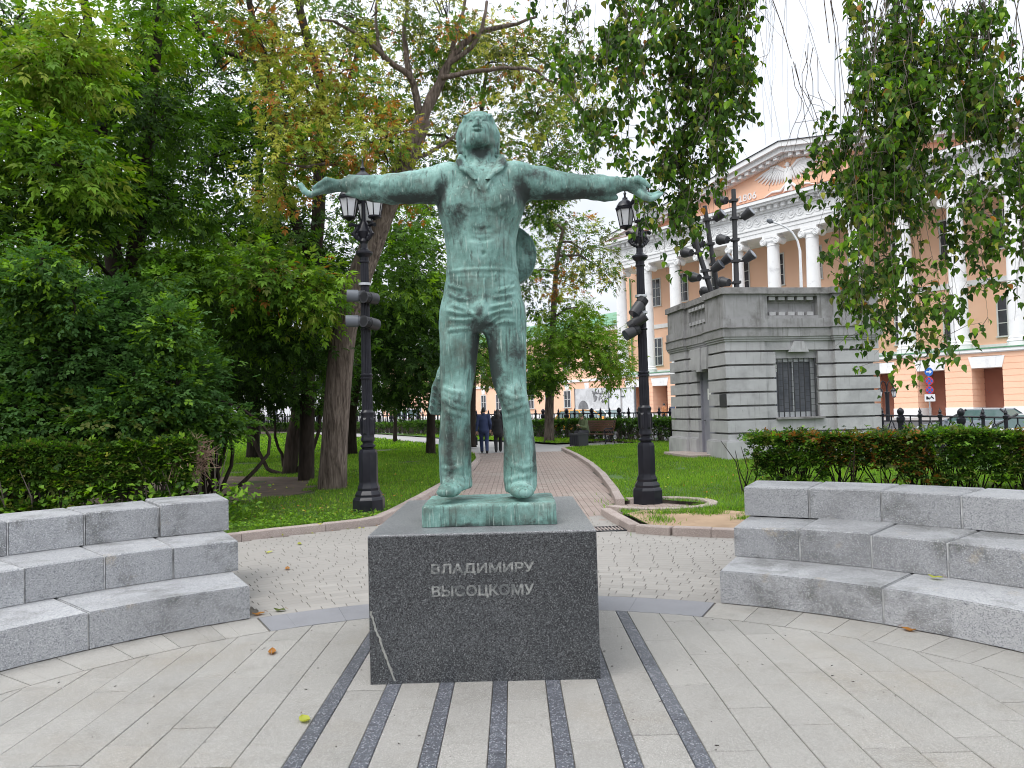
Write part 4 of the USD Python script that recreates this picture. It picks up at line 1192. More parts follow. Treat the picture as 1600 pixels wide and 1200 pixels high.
# ------------------------------------------------------------------ the grey kiosk
def kiosk():
    M = M4([KX[0], KX[1], 0], [KY[0], KY[1], 0], [0, 0, 1], [KIOSK_O[0], KIOSK_O[1], 0])
    t = thing('kiosk', 'small grey stucco kiosk with banded walls, barred window and steel door', 'kiosk', loc=(KIOSK_O[0], KIOSK_O[1], 0))
    W, D = 4.6, 4.54

    def foot(ex, win=True):
        """Outline: a body with projecting corner pieces on the two faces in view."""
        body = sbox(.10, .10, W - .02, D - .05)
        pil = [sbox(0, 0, 1.2, 1.28), sbox(3.26, -.10, W + .02, 1.4), sbox(-.0, 3.1, 1.2, D + .02), sbox(1.2, .05, 3.26, 1)]
        return shapely.union_all([body] + pil).buffer(ex, join_style=2)
    win, door = (1.52, 2.82), (1.36, 2.42)

    def openings(z0, z1):
        o = []
        if z1 > 1.20 and z0 < 2.90:
            o.append(sbox(win[0], -1, win[1], .45))
        if z0 < 2.72:
            o.append(sbox(-1, door[0], .40, door[1]))
        return o
    core = foot(-.12)
    for o in openings(.5, 1.0) + [sbox(win[0], -1, win[1], .45)]:
        core = core.difference(o)
    b = MB(M).prism(foot(-.12).difference(sbox(-1, door[0], .40, door[1])), -.02, 1.22)
    b.prism(core, 1.22, 2.72); b.prism(foot(-.12), 2.9, 3.5)
    b.prism(foot(-.12).difference(sbox(win[0], -1, win[1], .45)), 2.72, 2.9)
    put(t, 'wall', b, K['stucco'])
    put(t, 'plinth_course', MB(M).prism(foot(.09).difference(sbox(-1, door[0], .40, door[1])), -.05, .56).prism(foot(.05).difference(sbox(-1, door[0], .40, door[1])), .56, .60), K['stucco'])
    zs = [.77, 1.155, 1.54, 1.925, 2.31, 2.695, 3.08]
    zb = [.60] + zs
    for i in range(len(zb)):
        z0, z1 = zb[i] + .055 * (i > 0), (zb[i + 1] if i + 1 < len(zb) else 3.40)
        p = foot(0.0)
        for o in openings(z0, z1):
            p = p.difference(o)
        if i == len(zb) - 1:
            p = p.difference(sbox(1.18, -1, 3.28, .06))
        put(t, 'stone_band', MB(M).prism(p, z0, z1), K['stucco'])
    for z0, z1, ex, m in ((3.40, 3.46, .03, 'stucco'), (3.46, 3.52, .06, 'stucco'), (3.52, 3.77, .09, 'stucco'), (3.77, 3.79, .12, 'stucco_dark'), (3.79, 4.03, .07, 'stucco')):
        put(t, 'cornice', MB(M).prism(foot(ex), z0, z1), K['stucco_mid' if z0 > 3.5 and m == 'stucco' else m])
    # parapet with sunk panels and two rows of blocks in each
    front, side = (1.32, 2.86), (1.42, 2.9)
    pp = foot(.02)
    put(t, 'parapet', MB(M).prism(pp, 4.03, 4.12).prism(pp.difference(sbox(front[0], -1, front[1], .22)).difference(sbox(-1, side[0], .16, side[1])), 4.12, 4.68).prism(pp, 4.68, 4.74), K['stucco_mid'])
    put(t, 'coping', MB(M).prism(foot(.08), 4.74, 4.92), K['stucco_dark'])
    for z in (4.13, 4.57):
        for k in range(5):
            x = front[0] + .08 + k * (front[1] - front[0] - .1) / 5
            put(t, 'dentil', MB(M).box(x, x + .19, .07, .215, z, z + .10), K['stucco'])
            y = side[0] + .08 + k * (side[1] - side[0] - .1) / 5
            put(t, 'dentil', MB(M).box(.04, .155, y, y + .18, z, z + .10), K['stucco'])
    put(t, 'roof', MB(M).box(.2, W - .2, .2, D - .2, 4.5, 4.72), K['stucco_dark'])
    # window
    w = put(t, 'window', MB(M).box(win[0] + .02, win[1] - .02, .36, .40, 1.24, 2.88), K['reflection_pane'])
    fr = MB(M)
    for x0, x1, z0, z1 in ((win[0], win[0] + .07, 1.22, 2.9), (win[1] - .11, win[1], 1.22, 2.9), (win[0] + .07, win[1] - .11, 1.22, 1.36), (win[0] + .07, win[1] - .11, 2.80, 2.9), ((win[0] + win[1]) / 2 - .03, (win[0] + win[1]) / 2 + .03, 1.36, 2.8)):
        fr.box(x0, x1, .30, .358, z0, z1)
    put(w, 'frame', fr, K['steel'])
    put(w, 'sill', MB(M).box(win[0] - .04, win[1] + .10, -.05, .40, 1.16, 1.215, .006), K['stucco_dark'])
    r = np.random.default_rng(4)
    for k in range(8):
        x = win[0] + .08 + k * (win[1] - win[0] - .16) / 7
        put(w, 'bar', MB(M).box(x - .012, x + .012, .10, .124, 1.20, 2.9), K['dark_metal'])
    g = MB(M)
    for k in range(7):
        x = win[0] + .08 + k * (win[1] - win[0] - .16) / 7
        x2 = x + (win[1] - win[0] - .16) / 7
        for j in range(9):
            z = 1.36 + j * .18 + (k % 2) * .09
            g.box(x + .012, x2 - .012, .105, .119, z, z + .014)
    put(w, 'crossbars', g, K['dark_metal'], kind='stuff')
    for z in (2.62, 2.74):
        put(w, 'paper', MB(M).box(win[0] + .10, win[0] + .19, .352, .3585, z - .10, z), K['paper'])
    # flat keystone over the window and the three-part one over the door
    put(t, 'keystone', MB(M4([KX[0], KX[1], 0], [0, 0, 1], [KY[0], KY[1], 0], [KIOSK_O[0], KIOSK_O[1], 0])).prism(Polygon([(1.92, 3.07), (2.52, 3.07), (2.36, 3.38), (2.08, 3.38)]), -.012, .10), K['stucco'])
    for y0, y1, dz in ((1.30, 1.68, 0), (1.70, 2.0, .06), (2.02, 2.46, 0)):
        yc = 1.88
        sk = lambda y: yc + (y - yc) * 1.18
        P = Polygon([(y0, 2.70 - dz), (y1, 2.70 - dz), (sk(y1), 3.36), (sk(y0), 3.36)])
        m4 = M4([KY[0], KY[1], 0], [0, 0, 1], [KX[0], KX[1], 0], [KIOSK_O[0], KIOSK_O[1], 0])
        put(t, 'keystone', MB(m4).prism(P, -.05 - dz * .6, .25), K['stucco'])
    # door
    d = put(t, 'door', MB(M).box(.26, .31, door[0] + .02, door[1] - .02, .12, 2.70), K['door'])
    put(d, 'frame', MB(M).box(.20, .34, door[0] - .01, door[0] + .06, .12, 2.72).box(.20, .34, door[1] - .06, door[1] + .01, .12, 2.72).box(.20, .34, door[0] + .06, door[1] - .06, 2.64, 2.72), K['door'])
    put(d, 'handle', MB(M).tube([[.25, 2.22, 1.15], [.20, 2.22, 1.15], [.20, 2.10, 1.15]], .014, 6), K['dark_metal'])
    put(d, 'notice', MB(M).box(.252, .259, 1.72, 1.98, 1.78, 2.12), K['paper'])
    put(d, 'sticker', MB(M).box(.252, .259, 1.56, 1.66, 1.80, 1.93), K['yellow'])
    put(t, 'plaque', MB(M).box(-.025, .03, .02, .46, 1.56, 1.92), K['dark_metal'])
    put(t, 'step', MB(M).hexa([[-.75, 1.1], [.35, 1.1], [.35, 3.3], [-.75, 3.3]], -.05, .16, .01), K['kerb'])


kiosk()


def spot(m, base, aim, r=.10, ln=.24):
    """A round floodlight can on a short arm."""
    base, aim = np.asarray(base, float), np.asarray(aim, float)
    aim = aim / np.linalg.norm(aim)
    m.tube([base, base + aim * ln * .75, base + aim * ln * .76, base + aim * ln], [r * .72, r, r * 1.06, r * 1.06], 12)
    return m


def roof_masts():
    labs = ['black floodlight mast on the kiosk roof, leaning furthest to the left', 'black floodlight mast on the kiosk roof with lamps half hidden by birch leaves', 'tallest straight black floodlight mast standing on the kiosk roof near its front edge']
    base = [(1117, 452, 23.6), (1124, 449, 24.0), (1151, 447, 23.0)]
    top = [(1062, 300, 23.6), (1101, 322, 24.0), (1146, 296, 23.0)]
    cans = [[(.24, -1), (.46, -1), (.30, 1), (.8, -1), (.05, 1)], [(.14, -1), (.42, 1), (.62, -1), (.86, 1)], [(.17, -1), (.36, 1), (.55, -1), (.74, 1), (.90, -1)]]
    for k in range(3):
        a, b = at_y(*base[k]), at_y(*top[k])
        a[2] = 4.70
        t = thing('floodlight_mast', labs[k], 'floodlight mast', 'floodlight masts on the kiosk roof', loc=tuple(a))
        put(t, 'pole', MB().tube([a, b], [.085, .07], 12).box(a[0] - .16, a[0] + .16, a[1] - .16, a[1] + .16, a[2] + .0, a[2] + .04), K['dark_metal'], 40)
        for f, sg in cans[k]:
            p = a + (b - a) * f
            q = p + np.array([sg * .24, -.14, 0])
            ax = np.array([-.45, .75, .2]) if sg < 0 else np.array([.62, -.55, .5])
            ax = ax / np.linalg.norm(ax)
            can = put(t, 'spotlight', spot(MB(), q + np.array([0, .1, .0]), ax, .155, .34), K['dark_metal'], 40)
            put(can, 'bracket', MB().tube([p, q + np.array([0, .14, 0])], .03, 6).box(p[0] - .11, p[0] + .11, p[1] - .11, p[1] + .11, p[2] - .04, p[2] + .04), K['dark_metal'])
            e = q + np.array([0, .1, 0]) + ax * .335
            put(can, 'lens', MB().tube([e, e + ax * .01], .125, 12), K['pane'])


roof_masts()


# ------------------------------------------------------------------ the two cast-iron lamp posts
def lantern(parent, c, s=1.0, turn=0.0):
    """A tapered six-sided lantern; c is the middle of its bottom."""
    c = np.asarray(c, float)
    a = np.linspace(0, 2 * np.pi, 6, endpoint=False) + turn
    lo, hi, h = .105 * s, .17 * s, .36 * s
    body = MB()
    P = lambda r, k, z: c + np.array([math.cos(a[k % 6]) * r, math.sin(a[k % 6]) * r, z])
    for k in range(6):
        body.add([P(lo, k, .03 * s), P(lo, k + 1, .03 * s), P(hi, k + 1, h), P(hi, k, h)], [[0, 1, 2], [0, 2, 3], [0, 2, 1], [0, 3, 2]][:2])
    L = put(parent, 'lantern', body, K['lamp_glass'])
    fr = MB()
    for k in range(6):
        fr.tube([P(lo + .005, k, .02 * s), P(hi + .006, k, h + .01)], .011 * s, 5)
    fr.lathe([(.02 * s, -.05 * s), (.06 * s, -.02 * s), (.12 * s, .0), (.125 * s, .03 * s), (.06 * s, .035 * s)], 12, c)
    fr.lathe([(.185 * s, h - .01), (.20 * s, h + .01), (.20 * s, h + .03), (.17 * s, h + .045)], 6, c)
    put(L, 'frame', fr, K['black'], 40)
    put(L, 'cap', MB().lathe([(.18 * s, h + .045), (.17 * s, h + .08 * s), (.125 * s, h + .15 * s), (.065 * s, h + .19 * s), (.05 * s, h + .22 * s), (.055 * s, h + .235 * s), (.022 * s, h + .25 * s), (.02 * s, h + .30 * s), (.032 * s, h + .32 * s), (.02 * s, h + .345 * s), (.006, h + .42 * s)], 16, c), K['black'], 40)
    return L


def lamp_post(x, y, label, floods, base=0.05, turn=0.0):
    t = thing('lamp_post', label, 'lamp post', loc=(x, y, base))
    o = np.array([x, y, base])
    M = rotz(-1.2 + turn, o)
    put(t, 'base', MB(M).lathe([(.255, -.10), (.255, .20), (.235, .235), (.215, .25), (.22, .285), (.19, .33), (.175, .345), (.18, .385), (.155, .44), (.148, .47), (.150, .50), (.150, .93), (.130, .985), (.095, 1.0), (.10, 1.03)], 8, flat=True), K['black'], 25)
    sh = MB(M)
    sh.lathe([(.075, 1.0), (.12, 1.03), (.12, 1.055), (.085, 1.075), (.085, 1.10)], 20)
    sh.lathe([(.088, 1.10), (.112, 1.13), (.112, 1.17), (.102, 1.19), (.102, 1.52), (.112, 1.545), (.112, 1.575), (.09, 1.60), (.085, 1.62)], 16)
    put(t, 'collar_drum', sh, K['black'], 30)
    for k in range(6):
        a = k * math.pi / 3 + .3
        p = np.array([math.cos(a), math.sin(a), 0]) * .104
        q = np.array([-math.sin(a), math.cos(a), 0])
        b = MB(M)
        b.add([p - q * .03 + [0, 0, 1.22], p + q * .03 + [0, 0, 1.22], p + q * .03 + [0, 0, 1.49], p - q * .03 + [0, 0, 1.49], p * 1.14 - q * .015 + [0, 0, 1.25], p * 1.14 + q * .015 + [0, 0, 1.25], p * 1.14 + q * .015 + [0, 0, 1.46], p * 1.14 - q * .015 + [0, 0, 1.46]], [[4, 5, 6], [4, 6, 7], [0, 1, 5], [0, 5, 4], [1, 2, 6], [1, 6, 5], [2, 3, 7], [2, 7, 6], [3, 0, 4], [3, 4, 7]])
        put(t, 'ornament', b, K['black'])
    # fluted shaft
    n, zz = 48, [1.60, 2.1, 2.6, 3.1, 3.6, 4.05]
    rows = []
    for z in zz:
        r = .086 - (z - 1.6) / 2.45 * .022
        a = np.linspace(0, 2 * np.pi, n, endpoint=False)
        rr = r * (1 - .10 * (np.arange(n) % 3 == 0))
        rows.append(np.column_stack([rr * np.cos(a), rr * np.sin(a), np.full(n, z)]))
    v = np.vstack(rows); f = []
    for k in range(len(zz) - 1):
        for i in range(n):
            j = (i + 1) % n
            f += [[k * n + i, k * n + j, k * n + n + j], [k * n + i, k * n + n + j, k * n + n + i]]
    put(t, 'shaft', MB(M).add(v, f), K['black'])
    rg = MB(M)
    for z, r in ((2.12, .094), (2.17, .094), (2.90, .085), (3.98, .078)):
        rg.lathe([(r - .01, z - .02), (r + .004, z - .01), (r + .004, z + .01), (r - .01, z + .02)], 20)
    put(t, 'ring', rg, K['black'], 30, kind='stuff')
    cap = MB(M)
    cap.lathe([(.07, 3.98), (.075, 4.05), (.12, 4.09), (.135, 4.11), (.135, 4.14), (.09, 4.16), (.06, 4.20), (.055, 4.27), (.075, 4.31), (.06, 4.35), (.085, 4.39), (.115, 4.46), (.095, 4.55), (.06, 4.62)], 16)
    put(t, 'capital', cap, K['black'], 30)
    # scrolled bracket: leaves curling out under each lantern
    for k in range(3):
        a = math.radians(90 + 120 * k + turn * .5)
        e = np.array([math.cos(a), math.sin(a), 0])
        up = np.array([0, 0, 1.0])
        Z = lambda z: 4.33 + (z - 4.40) * .55
        b = MB(M)
        b.tube([e * .05 + up * Z(4.40), e * .13 + up * Z(4.46), e * .17 + up * Z(4.58), e * .12 + up * Z(4.70), e * .10 + up * Z(4.80), e * .19 + up * Z(4.83), e * .235 + up * Z(4.80)], [.03, .032, .03, .026, .028, .03, .035], 8)
        b.tube([e * .09 + up * Z(4.52), e * .16 + up * Z(4.50), e * .20 + up * Z(4.56), e * .17 + up * Z(4.62)], [.02, .022, .02, .012], 6)
        for j in range(4):
            b.ball(e * (.09 + .025 * (j % 2)) + up * Z(4.44 + .09 * j), [.035, .035, .05], 1)
        put(t, 'scroll_arm', b, K['black'], 40)
        lantern(t, (M @ np.append(e * .235 + up * 4.66, 1))[:3], .86, a)
    top = MB(M)
    top.lathe([(.06, 4.55), (.035, 4.7), (.03, 4.95), (.05, 4.99), (.03, 5.02), (.028, 5.14), (.07, 5.20), (.17, 5.26), (.185, 5.29), (.15, 5.36), (.075, 5.42), (.03, 5.46), (.045, 5.49), (.02, 5.53), (.012, 5.60), (.004, 5.66)], 16)
    put(t, 'finial', top, K['black'], 30)
    # bolted-on floodlights
    clamp = MB(M)
    zc = floods[0][1]
    clamp.lathe([(.085, zc - .10), (.10, zc - .10), (.10, zc - .06), (.085, zc - .06)], 16).lathe([(.085, zc + .18), (.10, zc + .18), (.10, zc + .22), (.085, zc + .22)], 16)
    put(t, 'clamp', clamp, K['steel'], 30, kind='stuff')
    for (dx, z, ax, L, shade) in floods:
        c = o + np.array([dx, -.14, z])
        ax = np.array(ax, float); ax /= np.linalg.norm(ax)
        h = put(t, 'floodlight', MB().tube([c - ax * L * .5, c - ax * L * .15, c - ax * L * .14, c + ax * L * .5], [.075, .08, .094, .094], 16), K['grey_metal' if shade else 'dark_metal'], 40)
        put(h, 'bracket', MB().tube([o + np.array([0, 0, z + .05]), c], .022, 6), K['dark_metal'])
        fins = MB()
        n1 = np.cross(ax, [0, 1.0, 0]); n1 = n1 / np.linalg.norm(n1)
        for q in range(6):
            p = c - ax * L * (.5 - .05 * q)
            fins.tube([p, p + ax * .008], .092, 12)
        put(h, 'cooling_fins', fins, K['dark_metal'], kind='stuff')
        put(h, 'lens', MB().tube([c + ax * L * .5, c + ax * L * .505], .082, 14), K['grey_metal'] if shade else K['pane'])


pL = at_z(577, 800, .06)
pR = at_z(1012, 784, .02)
lamp_post(pL[0], pL[1], 'black cast-iron lamp post with pale grey floodlights, beside the thick leaning trunk', [(-.12, 3.42, (-1, -.15, .02), .27, True), (-.13, 3.02, (-1, -.15, 0), .30, True), (.10, 3.38, (.5, .8, .0), .27, False), (.10, 2.98, (.5, .8, -.1), .30, False)], .06)
lamp_post(pR[0], pR[1], 'black cast-iron lamp post in a round kerb beside the brick path', [(-.07, 3.26, (-.55, -.3, -.75), .34, False), (-.10, 3.02, (.8, -.3, .55), .33, False), (-.20, 2.84, (-.85, -.3, -.45), .26, False)], .02, 40)


# ------------------------------------------------------------------ the iron fence along the street
def fence():
    g0 = fence_at(0)
    t = thing('iron_fence', 'black cast-iron fence with spiked posts, ball finials and arched panels', 'fence', loc=tuple(g0))
    step, H = .65, 1.32
    i = 0
    s = -28.0
    rail = MB()
    prev = None
    while s < 62:
        p = fence_at(s)
        big = i % 3 == 0
        far = s > 30
        M = M4([FU[0], FU[1], 0], [FN[0], FN[1], 0], [0, 0, 1], p)
        if big:
            b = MB(M).lathe([(.12, -.1), (.12, .25), (.10, .28), (.095, 1.05), (.13, 1.12), (.14, 1.16), (.14, 1.26), (.075, 1.30), (.075, 1.36), (.10, 1.39), (.115, 1.45), (.105, 1.52), (.06, 1.57), (.02, 1.60)], 10 if not far else 6)
        else:
            b = MB(M).lathe([(.10, -.1), (.10, .55), (.062, .9), (.055, H - .06), (.085, H - .02), (.085, H + .05), (.05, H + .08), (.045, H + .12), (.06, H + .15), (.02, H + .24), (.004, H + .30)], 8 if not far else 5)
        put(t, 'post', b, K['black'], 35)
        q = fence_at(s + step)
        a = MB(M)
        dz = q[2] - p[2]
        T = lambda x, z: [x, 0, z + dz * x / step]
        arch = [T(.10, .30), T(.10, .62), T(.17, .78), T(.205, .90), T(.235, .90), T(.25, 1.0), T(.285, 1.09), T(.325, 1.14), T(.365, 1.09), T(.40, 1.0), T(.415, .90), T(.445, .90), T(.48, .78), T(.55, .62), T(.55, .30)]
        a.tube(arch, .020, 5 if not far else 4)
        a.tube([T(.325, 1.14), T(.325, 1.30)], .022, 5)
        a.tube([T(0, .30), T(step, .30)], .025, 5); a.tube([T(.325, .30), T(.325, .95)], .015, 4)
        put(t, 'arch_panel', a, K['black'])
        put(t, 'rail', MB().tube([p + [0, 0, H], q + [0, 0, H]], .034, 6), K['black'])
        s += step; i += 1


fence()


# ------------------------------------------------------------------ bench and bin by the path
def park_bench():
    o = np.array([4.05, 33.7, .03])
    M = M4([FU[0], FU[1], 0], [FN[0], FN[1], 0], [0, 0, 1], o)      # x along the seat to the far end, y to the back
    t = thing('park_bench', 'park bench with brown slats and black iron ends beside the brick path', 'bench', loc=tuple(o))
    L = 1.9
    for k in range(4):
        put(t, 'seat_slat', MB(M).box(0, L, .02 + k * .115, .12 + k * .115, .43 - .008 * k, .465 - .008 * k, .006), K['wood'])
    for k in range(5):
        z = .55 + k * .10
        y = .47 + k * .032
        put(t, 'back_slat', MB(M).box(0, L, y, y + .03, z, z + .085, .004), K['wood'])
    for x in (.06, L - .06):
        b = MB(M)
        b.tube([[x, .02, 0], [x, .06, .2], [x, .02, .42], [x, .25, .42], [x, .46, .44], [x, .62, 1.02]], .028, 6)
        b.tube([[x, .46, .44], [x, .50, .2], [x, .58, 0]], .028, 6)
        b.tube([[x, .02, .42], [x, -.02, .62], [x, .05, .68], [x, .3, .67], [x, .54, .70]], .028, 6)
        for c in ((.14, .25), (.30, .22), (.42, .28), (.2, .54), (.38, .56)):
            th = np.linspace(0, 2 * np.pi, 11)
            b.tube(np.column_stack([np.full(11, x), c[0] + .075 * np.cos(th), c[1] + .085 * np.sin(th)]), .015, 4)
        put(t, 'iron_end', b, K['black'])
    c = fence_at(0)
    bo = at_z(905, 699, .03)
    t = thing('litter_bin', 'square black litter bin standing at the near end of the park bench', 'litter bin', loc=tuple(bo))
    M = M4([FU[0], FU[1], 0], [FN[0], FN[1], 0], [0, 0, 1], bo)
    b = MB(M).box(-.27, .27, -.27, .27, 0, .52, .0)
    put(t, 'body', b, K['dark_metal'])
    put(t, 'rim', MB(M).prism(sbox(-.29, -.29, .29, .29).difference(sbox(-.23, -.23, .23, .23)), .52, .58), K['dark_metal'])
    for k in range(5):
        for ax in (0, 1):
            q = -.22 + k * .11
            put(t, 'slat', (MB(M).box(q - .04, q + .04, -.287, -.272, .03, .50) if ax else MB(M).box(.272, .287, q - .04, q + .04, .03, .50)), K['black'])


park_bench()


def drain():
    c = at_z(948, 827, 0)
    t = thing('drain_grate', 'rusty iron drain grate set where the brick path meets the pavers', 'drain grate', loc=tuple(c))
    M = rotz(4, c)
    put(t, 'frame', MB(M).prism(sbox(-.24, -.19, .24, .19).difference(sbox(-.215, -.165, .215, .165)), -.01, .013), K['dark_metal'])
    for k in range(9):
        x = -.19 + k * .0475
        put(t, 'bar', MB(M).box(x - .008, x + .008, -.165, .165, -.01, .010), K['kerb'])
    put(t, 'crossbar', MB(M).box(-.215, .215, -.01, .01, -.01, .0085), K['kerb'])
    put(t, 'pit', MB(M).box(-.22, .22, -.17, .17, -.013, .0045), K['tyre'])  # flat black sheet over the pavers, painting the shade between the bars


drain()


# ------------------------------------------------------------------ the long peach building with its portico
def bpt(s, d, z):
    p = BP + FU * s - FN * d
    return np.array([p[0], p[1], z])


BM = M4([FU[0], FU[1], 0], [-FN[0], -FN[1], 0], [0, 0, 1], [BP[0], BP[1], 0])     # x along the front to the left, y out towards the street
BF = M4([FU[0], FU[1], 0], [0, 0, 1], [-FN[0], -FN[1], 0], [BP[0], BP[1], 0])      # x along, y up, z out: for outlines drawn on the front
COLS = [(9 - i) * 4.4 for i in range(12)]


def flip(m):
    """Faces of a mirrored frame turned right way out."""
    v, f = m.get()
    return v, f[:, ::-1]


def sash(t, s, d, z0, z1, w=1.45):
    """A tall window: pane, white frame and glazing bars, sill."""
    p = put(t, 'window', flip(MB(BM).box(s - w / 2, s + w / 2, d - .02, d + .015, z0, z1)), K['pane'])
    f = MB(BM)
    for a, b, c, e in ((s - w / 2 - .12, s - w / 2, z0, z1), (s + w / 2, s + w / 2 + .12, z0, z1), (s - w / 2 - .12, s + w / 2 + .12, z1, z1 + .14), (s - .04, s + .04, z0, z1)):
        f.box(a, b, d - .01, d + .07, c, e)
    n = max(2, int((z1 - z0) / .85))
    for k in range(1, n):
        z = z0 + (z1 - z0) * k / n
        f.box(s - w / 2, s - .04, d, d + .05, z - .03, z + .03).box(s + .04, s + w / 2, d, d + .05, z - .03, z + .03)
    put(p, 'frame', flip(f), K['frame'])
    put(p, 'sill', flip(MB(BM).box(s - w / 2 - .2, s + w / 2 + .2, d, d + .16, z0 - .12, z0 - .002)), K['frame'])


def palace():
    t = thing('columned_building', 'long peach building with white columns, a carved frieze and a pediment', 'building', loc=(BP[0], BP[1], 0))
    S0, S1, WD = -26.0, 43.0, -4.7
    mids = [(COLS[i] + COLS[i + 1]) / 2 for i in range(11)] + [COLS[11] - 2.2 - 4.4 * k for k in range(4)]
    # ground floor: piers between deep openings
    edges = sorted(mids)
    prev = S0
    for k, c in enumerate(edges + [S1 + 1.15]):
        a, b = prev, c - 1.15
        prev = c + 1.15
        if b - a < .2:
            continue
        zb = float(terr(*bpt((a + b) / 2, 0, 0)[:2]))
        m = MB(BM)
        z = .9
        while z < 5.05:
            m.box(a, b, -2.4, 0, z, min(z + .46, 5.1))
            if z + .46 < 5.05:
                m.box(a + .035, b - .035, -2.36, -.03, z + .46, z + .50)
            z += .50
        put(t, 'pier', flip(m), K['peach'])
        put(t, 'base_course', flip(MB(BM).box(a - .03, b + .03, -2.4, .05, -1.2, .9)), K['white'])
    for c in edges:
        P = Polygon([(c - 1.12, 4.1), (c + 1.12, 4.1), (c + 1.36, 5.02), (c - 1.36, 5.02)])
        put(t, 'lintel', flip(MB(BF).prism(P, -2.2, .06)), K['white'])
        m = MB(BF).prism(Polygon([(c - .62, 4.1), (c - .25, 4.1), (c - .30, 5.02), (c - .75, 5.02)]), .06, .09)
        put(t, 'keystone', flip(m), K['white'])
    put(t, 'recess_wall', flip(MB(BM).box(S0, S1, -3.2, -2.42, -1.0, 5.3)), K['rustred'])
    put(t, 'porch_wall', flip(MB(BM).box(S0, S1, -2.39, -.4, 5.02, 5.38)), K['peach'])
    put(t, 'wall_strip', flip(MB(BM).box(S0, S1, -.38, -.005, 5.06, 5.38)), K['peach'])
    put(t, 'ledge', flip(MB(BM).box(S0, S1, WD + .01, .22, 5.38, 5.62).box(S0, S1, -2.0, .10, 5.30, 5.38)), K['white'])
    put(t, 'ledge_flashing', flip(MB(BM).box(S0, S1, WD + .01, .27, 5.62, 5.72)), K['green_roof'])
    # upper wall, set back behind the columns
    put(t, 'upper_wall', flip(MB(BM).box(S0, S1, -14, WD, 5.3, 21.8)), K['peach'])
    put(t, 'string_course', flip(MB(BM).box(S0, S1, WD, WD + .14, 11.5, 12.0)), K['white'])
    put(t, 'base_band', flip(MB(BM).box(S0, S1, WD, WD + .12, 5.72, 6.25)), K['white'])
    for c in mids:
        if c > S0 + 1 and c < S1 - 1:
            sash(t, c, WD + .02, 6.9, 10.2)
            sash(t, c, WD + .02, 14.4, 17.7)
    # columns
    for i, s in enumerate(COLS):
        if i == 11:
            pass
        M = M4([FU[0], FU[1], 0], [FN[0], FN[1], 0], [0, 0, 1], bpt(s, -.75, 0))
        prof = [(.78, 5.72), (.78, 6.0), (.74, 6.02), (.80, 6.12), (.74, 6.25), (.66, 6.3), (.71, 6.38), (.66, 6.46), (.62, 6.52)]
        for k in range(9):
            q = k / 8
            prof.append((.62 - .09 * q ** 1.6, 6.55 + q * 11.2))
        prof += [(.55, 17.78), (.57, 17.84), (.53, 17.9), (.53, 18.1)]
        prof = [(r_ * 1.13, z_) for r_, z_ in prof]
        c = put(t, 'column', MB(M).lathe(prof, 24), K['white'], 35)
        cp = MB(M)
        cp.lathe([(.54, 18.05), (.66, 18.22), (.70, 18.34)], 20)
        cp.box(-.86, .86, -.62, .62, 18.62, 18.90).box(-.78, .78, -.58, .58, 18.36, 18.62)
        put(c, 'capital', cp, K['white'])
        for sg in (-1, 1):
            vo = MB(M)
            vo.tube([[sg * .78, -.66, 18.30], [sg * .78, -.2, 18.30], [sg * .78, 0, 18.30], [sg * .78, .2, 18.30], [sg * .78, .66, 18.30]], [.36, .33, .27, .33, .36], 16)
            for y in (.67, -.67):
                th = np.linspace(0, 4 * np.pi, 26)
                r = .33 * (1 - th / (4.6 * np.pi))
                vo.tube(np.column_stack([sg * .78 + sg * r * np.cos(th), np.full(26, y), 18.30 + r * np.sin(th)]), .045, 4)
            put(c, 'volute', vo, K['white'], 40)
    E0, E1 = COLS[11] - 12.0, COLS[0] + 1.2
    put(t, 'porch_ceiling', flip(MB(BM).box(E0, E1, WD + .01, -.20, 18.92, 19.2)), K['white'])
    ar = MB(BM).box(E0, E1, -1.5, -.17, 18.90, 19.33).box(E0, E1, -1.5, -.11, 19.33, 19.75).box(E0, E1, -1.5, -.02, 19.75, 19.90)
    put(t, 'architrave', flip(ar), K['white'])
    put(t, 'frieze', flip(MB(BM).box(E0, E1, -1.5, -.16, 19.90, 21.25)), K['white'])
    # the frieze's scrollwork: rosettes, and spirals running away from them
    orn = MB(BF)
    s = E0 + 1
    k = 0
    while s < E1 - .6:
        if k % 5 == 0:
            th = np.linspace(0, 2 * np.pi, 17)
            orn.tube(np.column_stack([s + .42 * np.cos(th), 20.58 + .42 * np.sin(th), np.full(17, -.13)]), .07, 5)
            orn.lathe([(.22, -.15), (.2, -.08), (.08, -.04)], 10, (s, 20.58, 0))
            s += 1.05
        else:
            sg = 1 if k % 2 else -1
            th = np.linspace(0, 3.2 * np.pi, 20)
            r = .46 * (1 - th / (3.8 * np.pi))
            orn.tube(np.column_stack([s + r * np.cos(th), 20.58 + sg * r * np.sin(th), np.full(20, -.13)]), .06, 4)
            orn.tube([[s - .5, 20.58 - sg * .35, -.13], [s - .2, 20.58 - sg * .52, -.13], [s + .35, 20.58 - sg * .45, -.13]], [.03, .08, .03], 4)
            s += .98
        k += 1
    put(t, 'frieze_scrollwork', flip(orn), K['white'], kind='stuff')
    dn = MB(BM)
    s = E0 + .2
    while s < E1:
        dn.box(s, s + .38, -.10, .42, 21.47, 21.86)
        s += .80
    put(t, 'dentils', flip(dn), K['white'], kind='stuff')
    cor = MB(BM).box(E0, E1, -1.5, .02, 21.25, 21.47).box(E0, E1, -1.5, .02, 21.47, 21.86).box(E0 - .2, E1 + .4, -1.5, .75, 21.88, 22.12).box(E0 - .2, E1 + .5, -1.5, .95, 22.12, 22.45)
    put(t, 'cornice', flip(cor), K['white'])
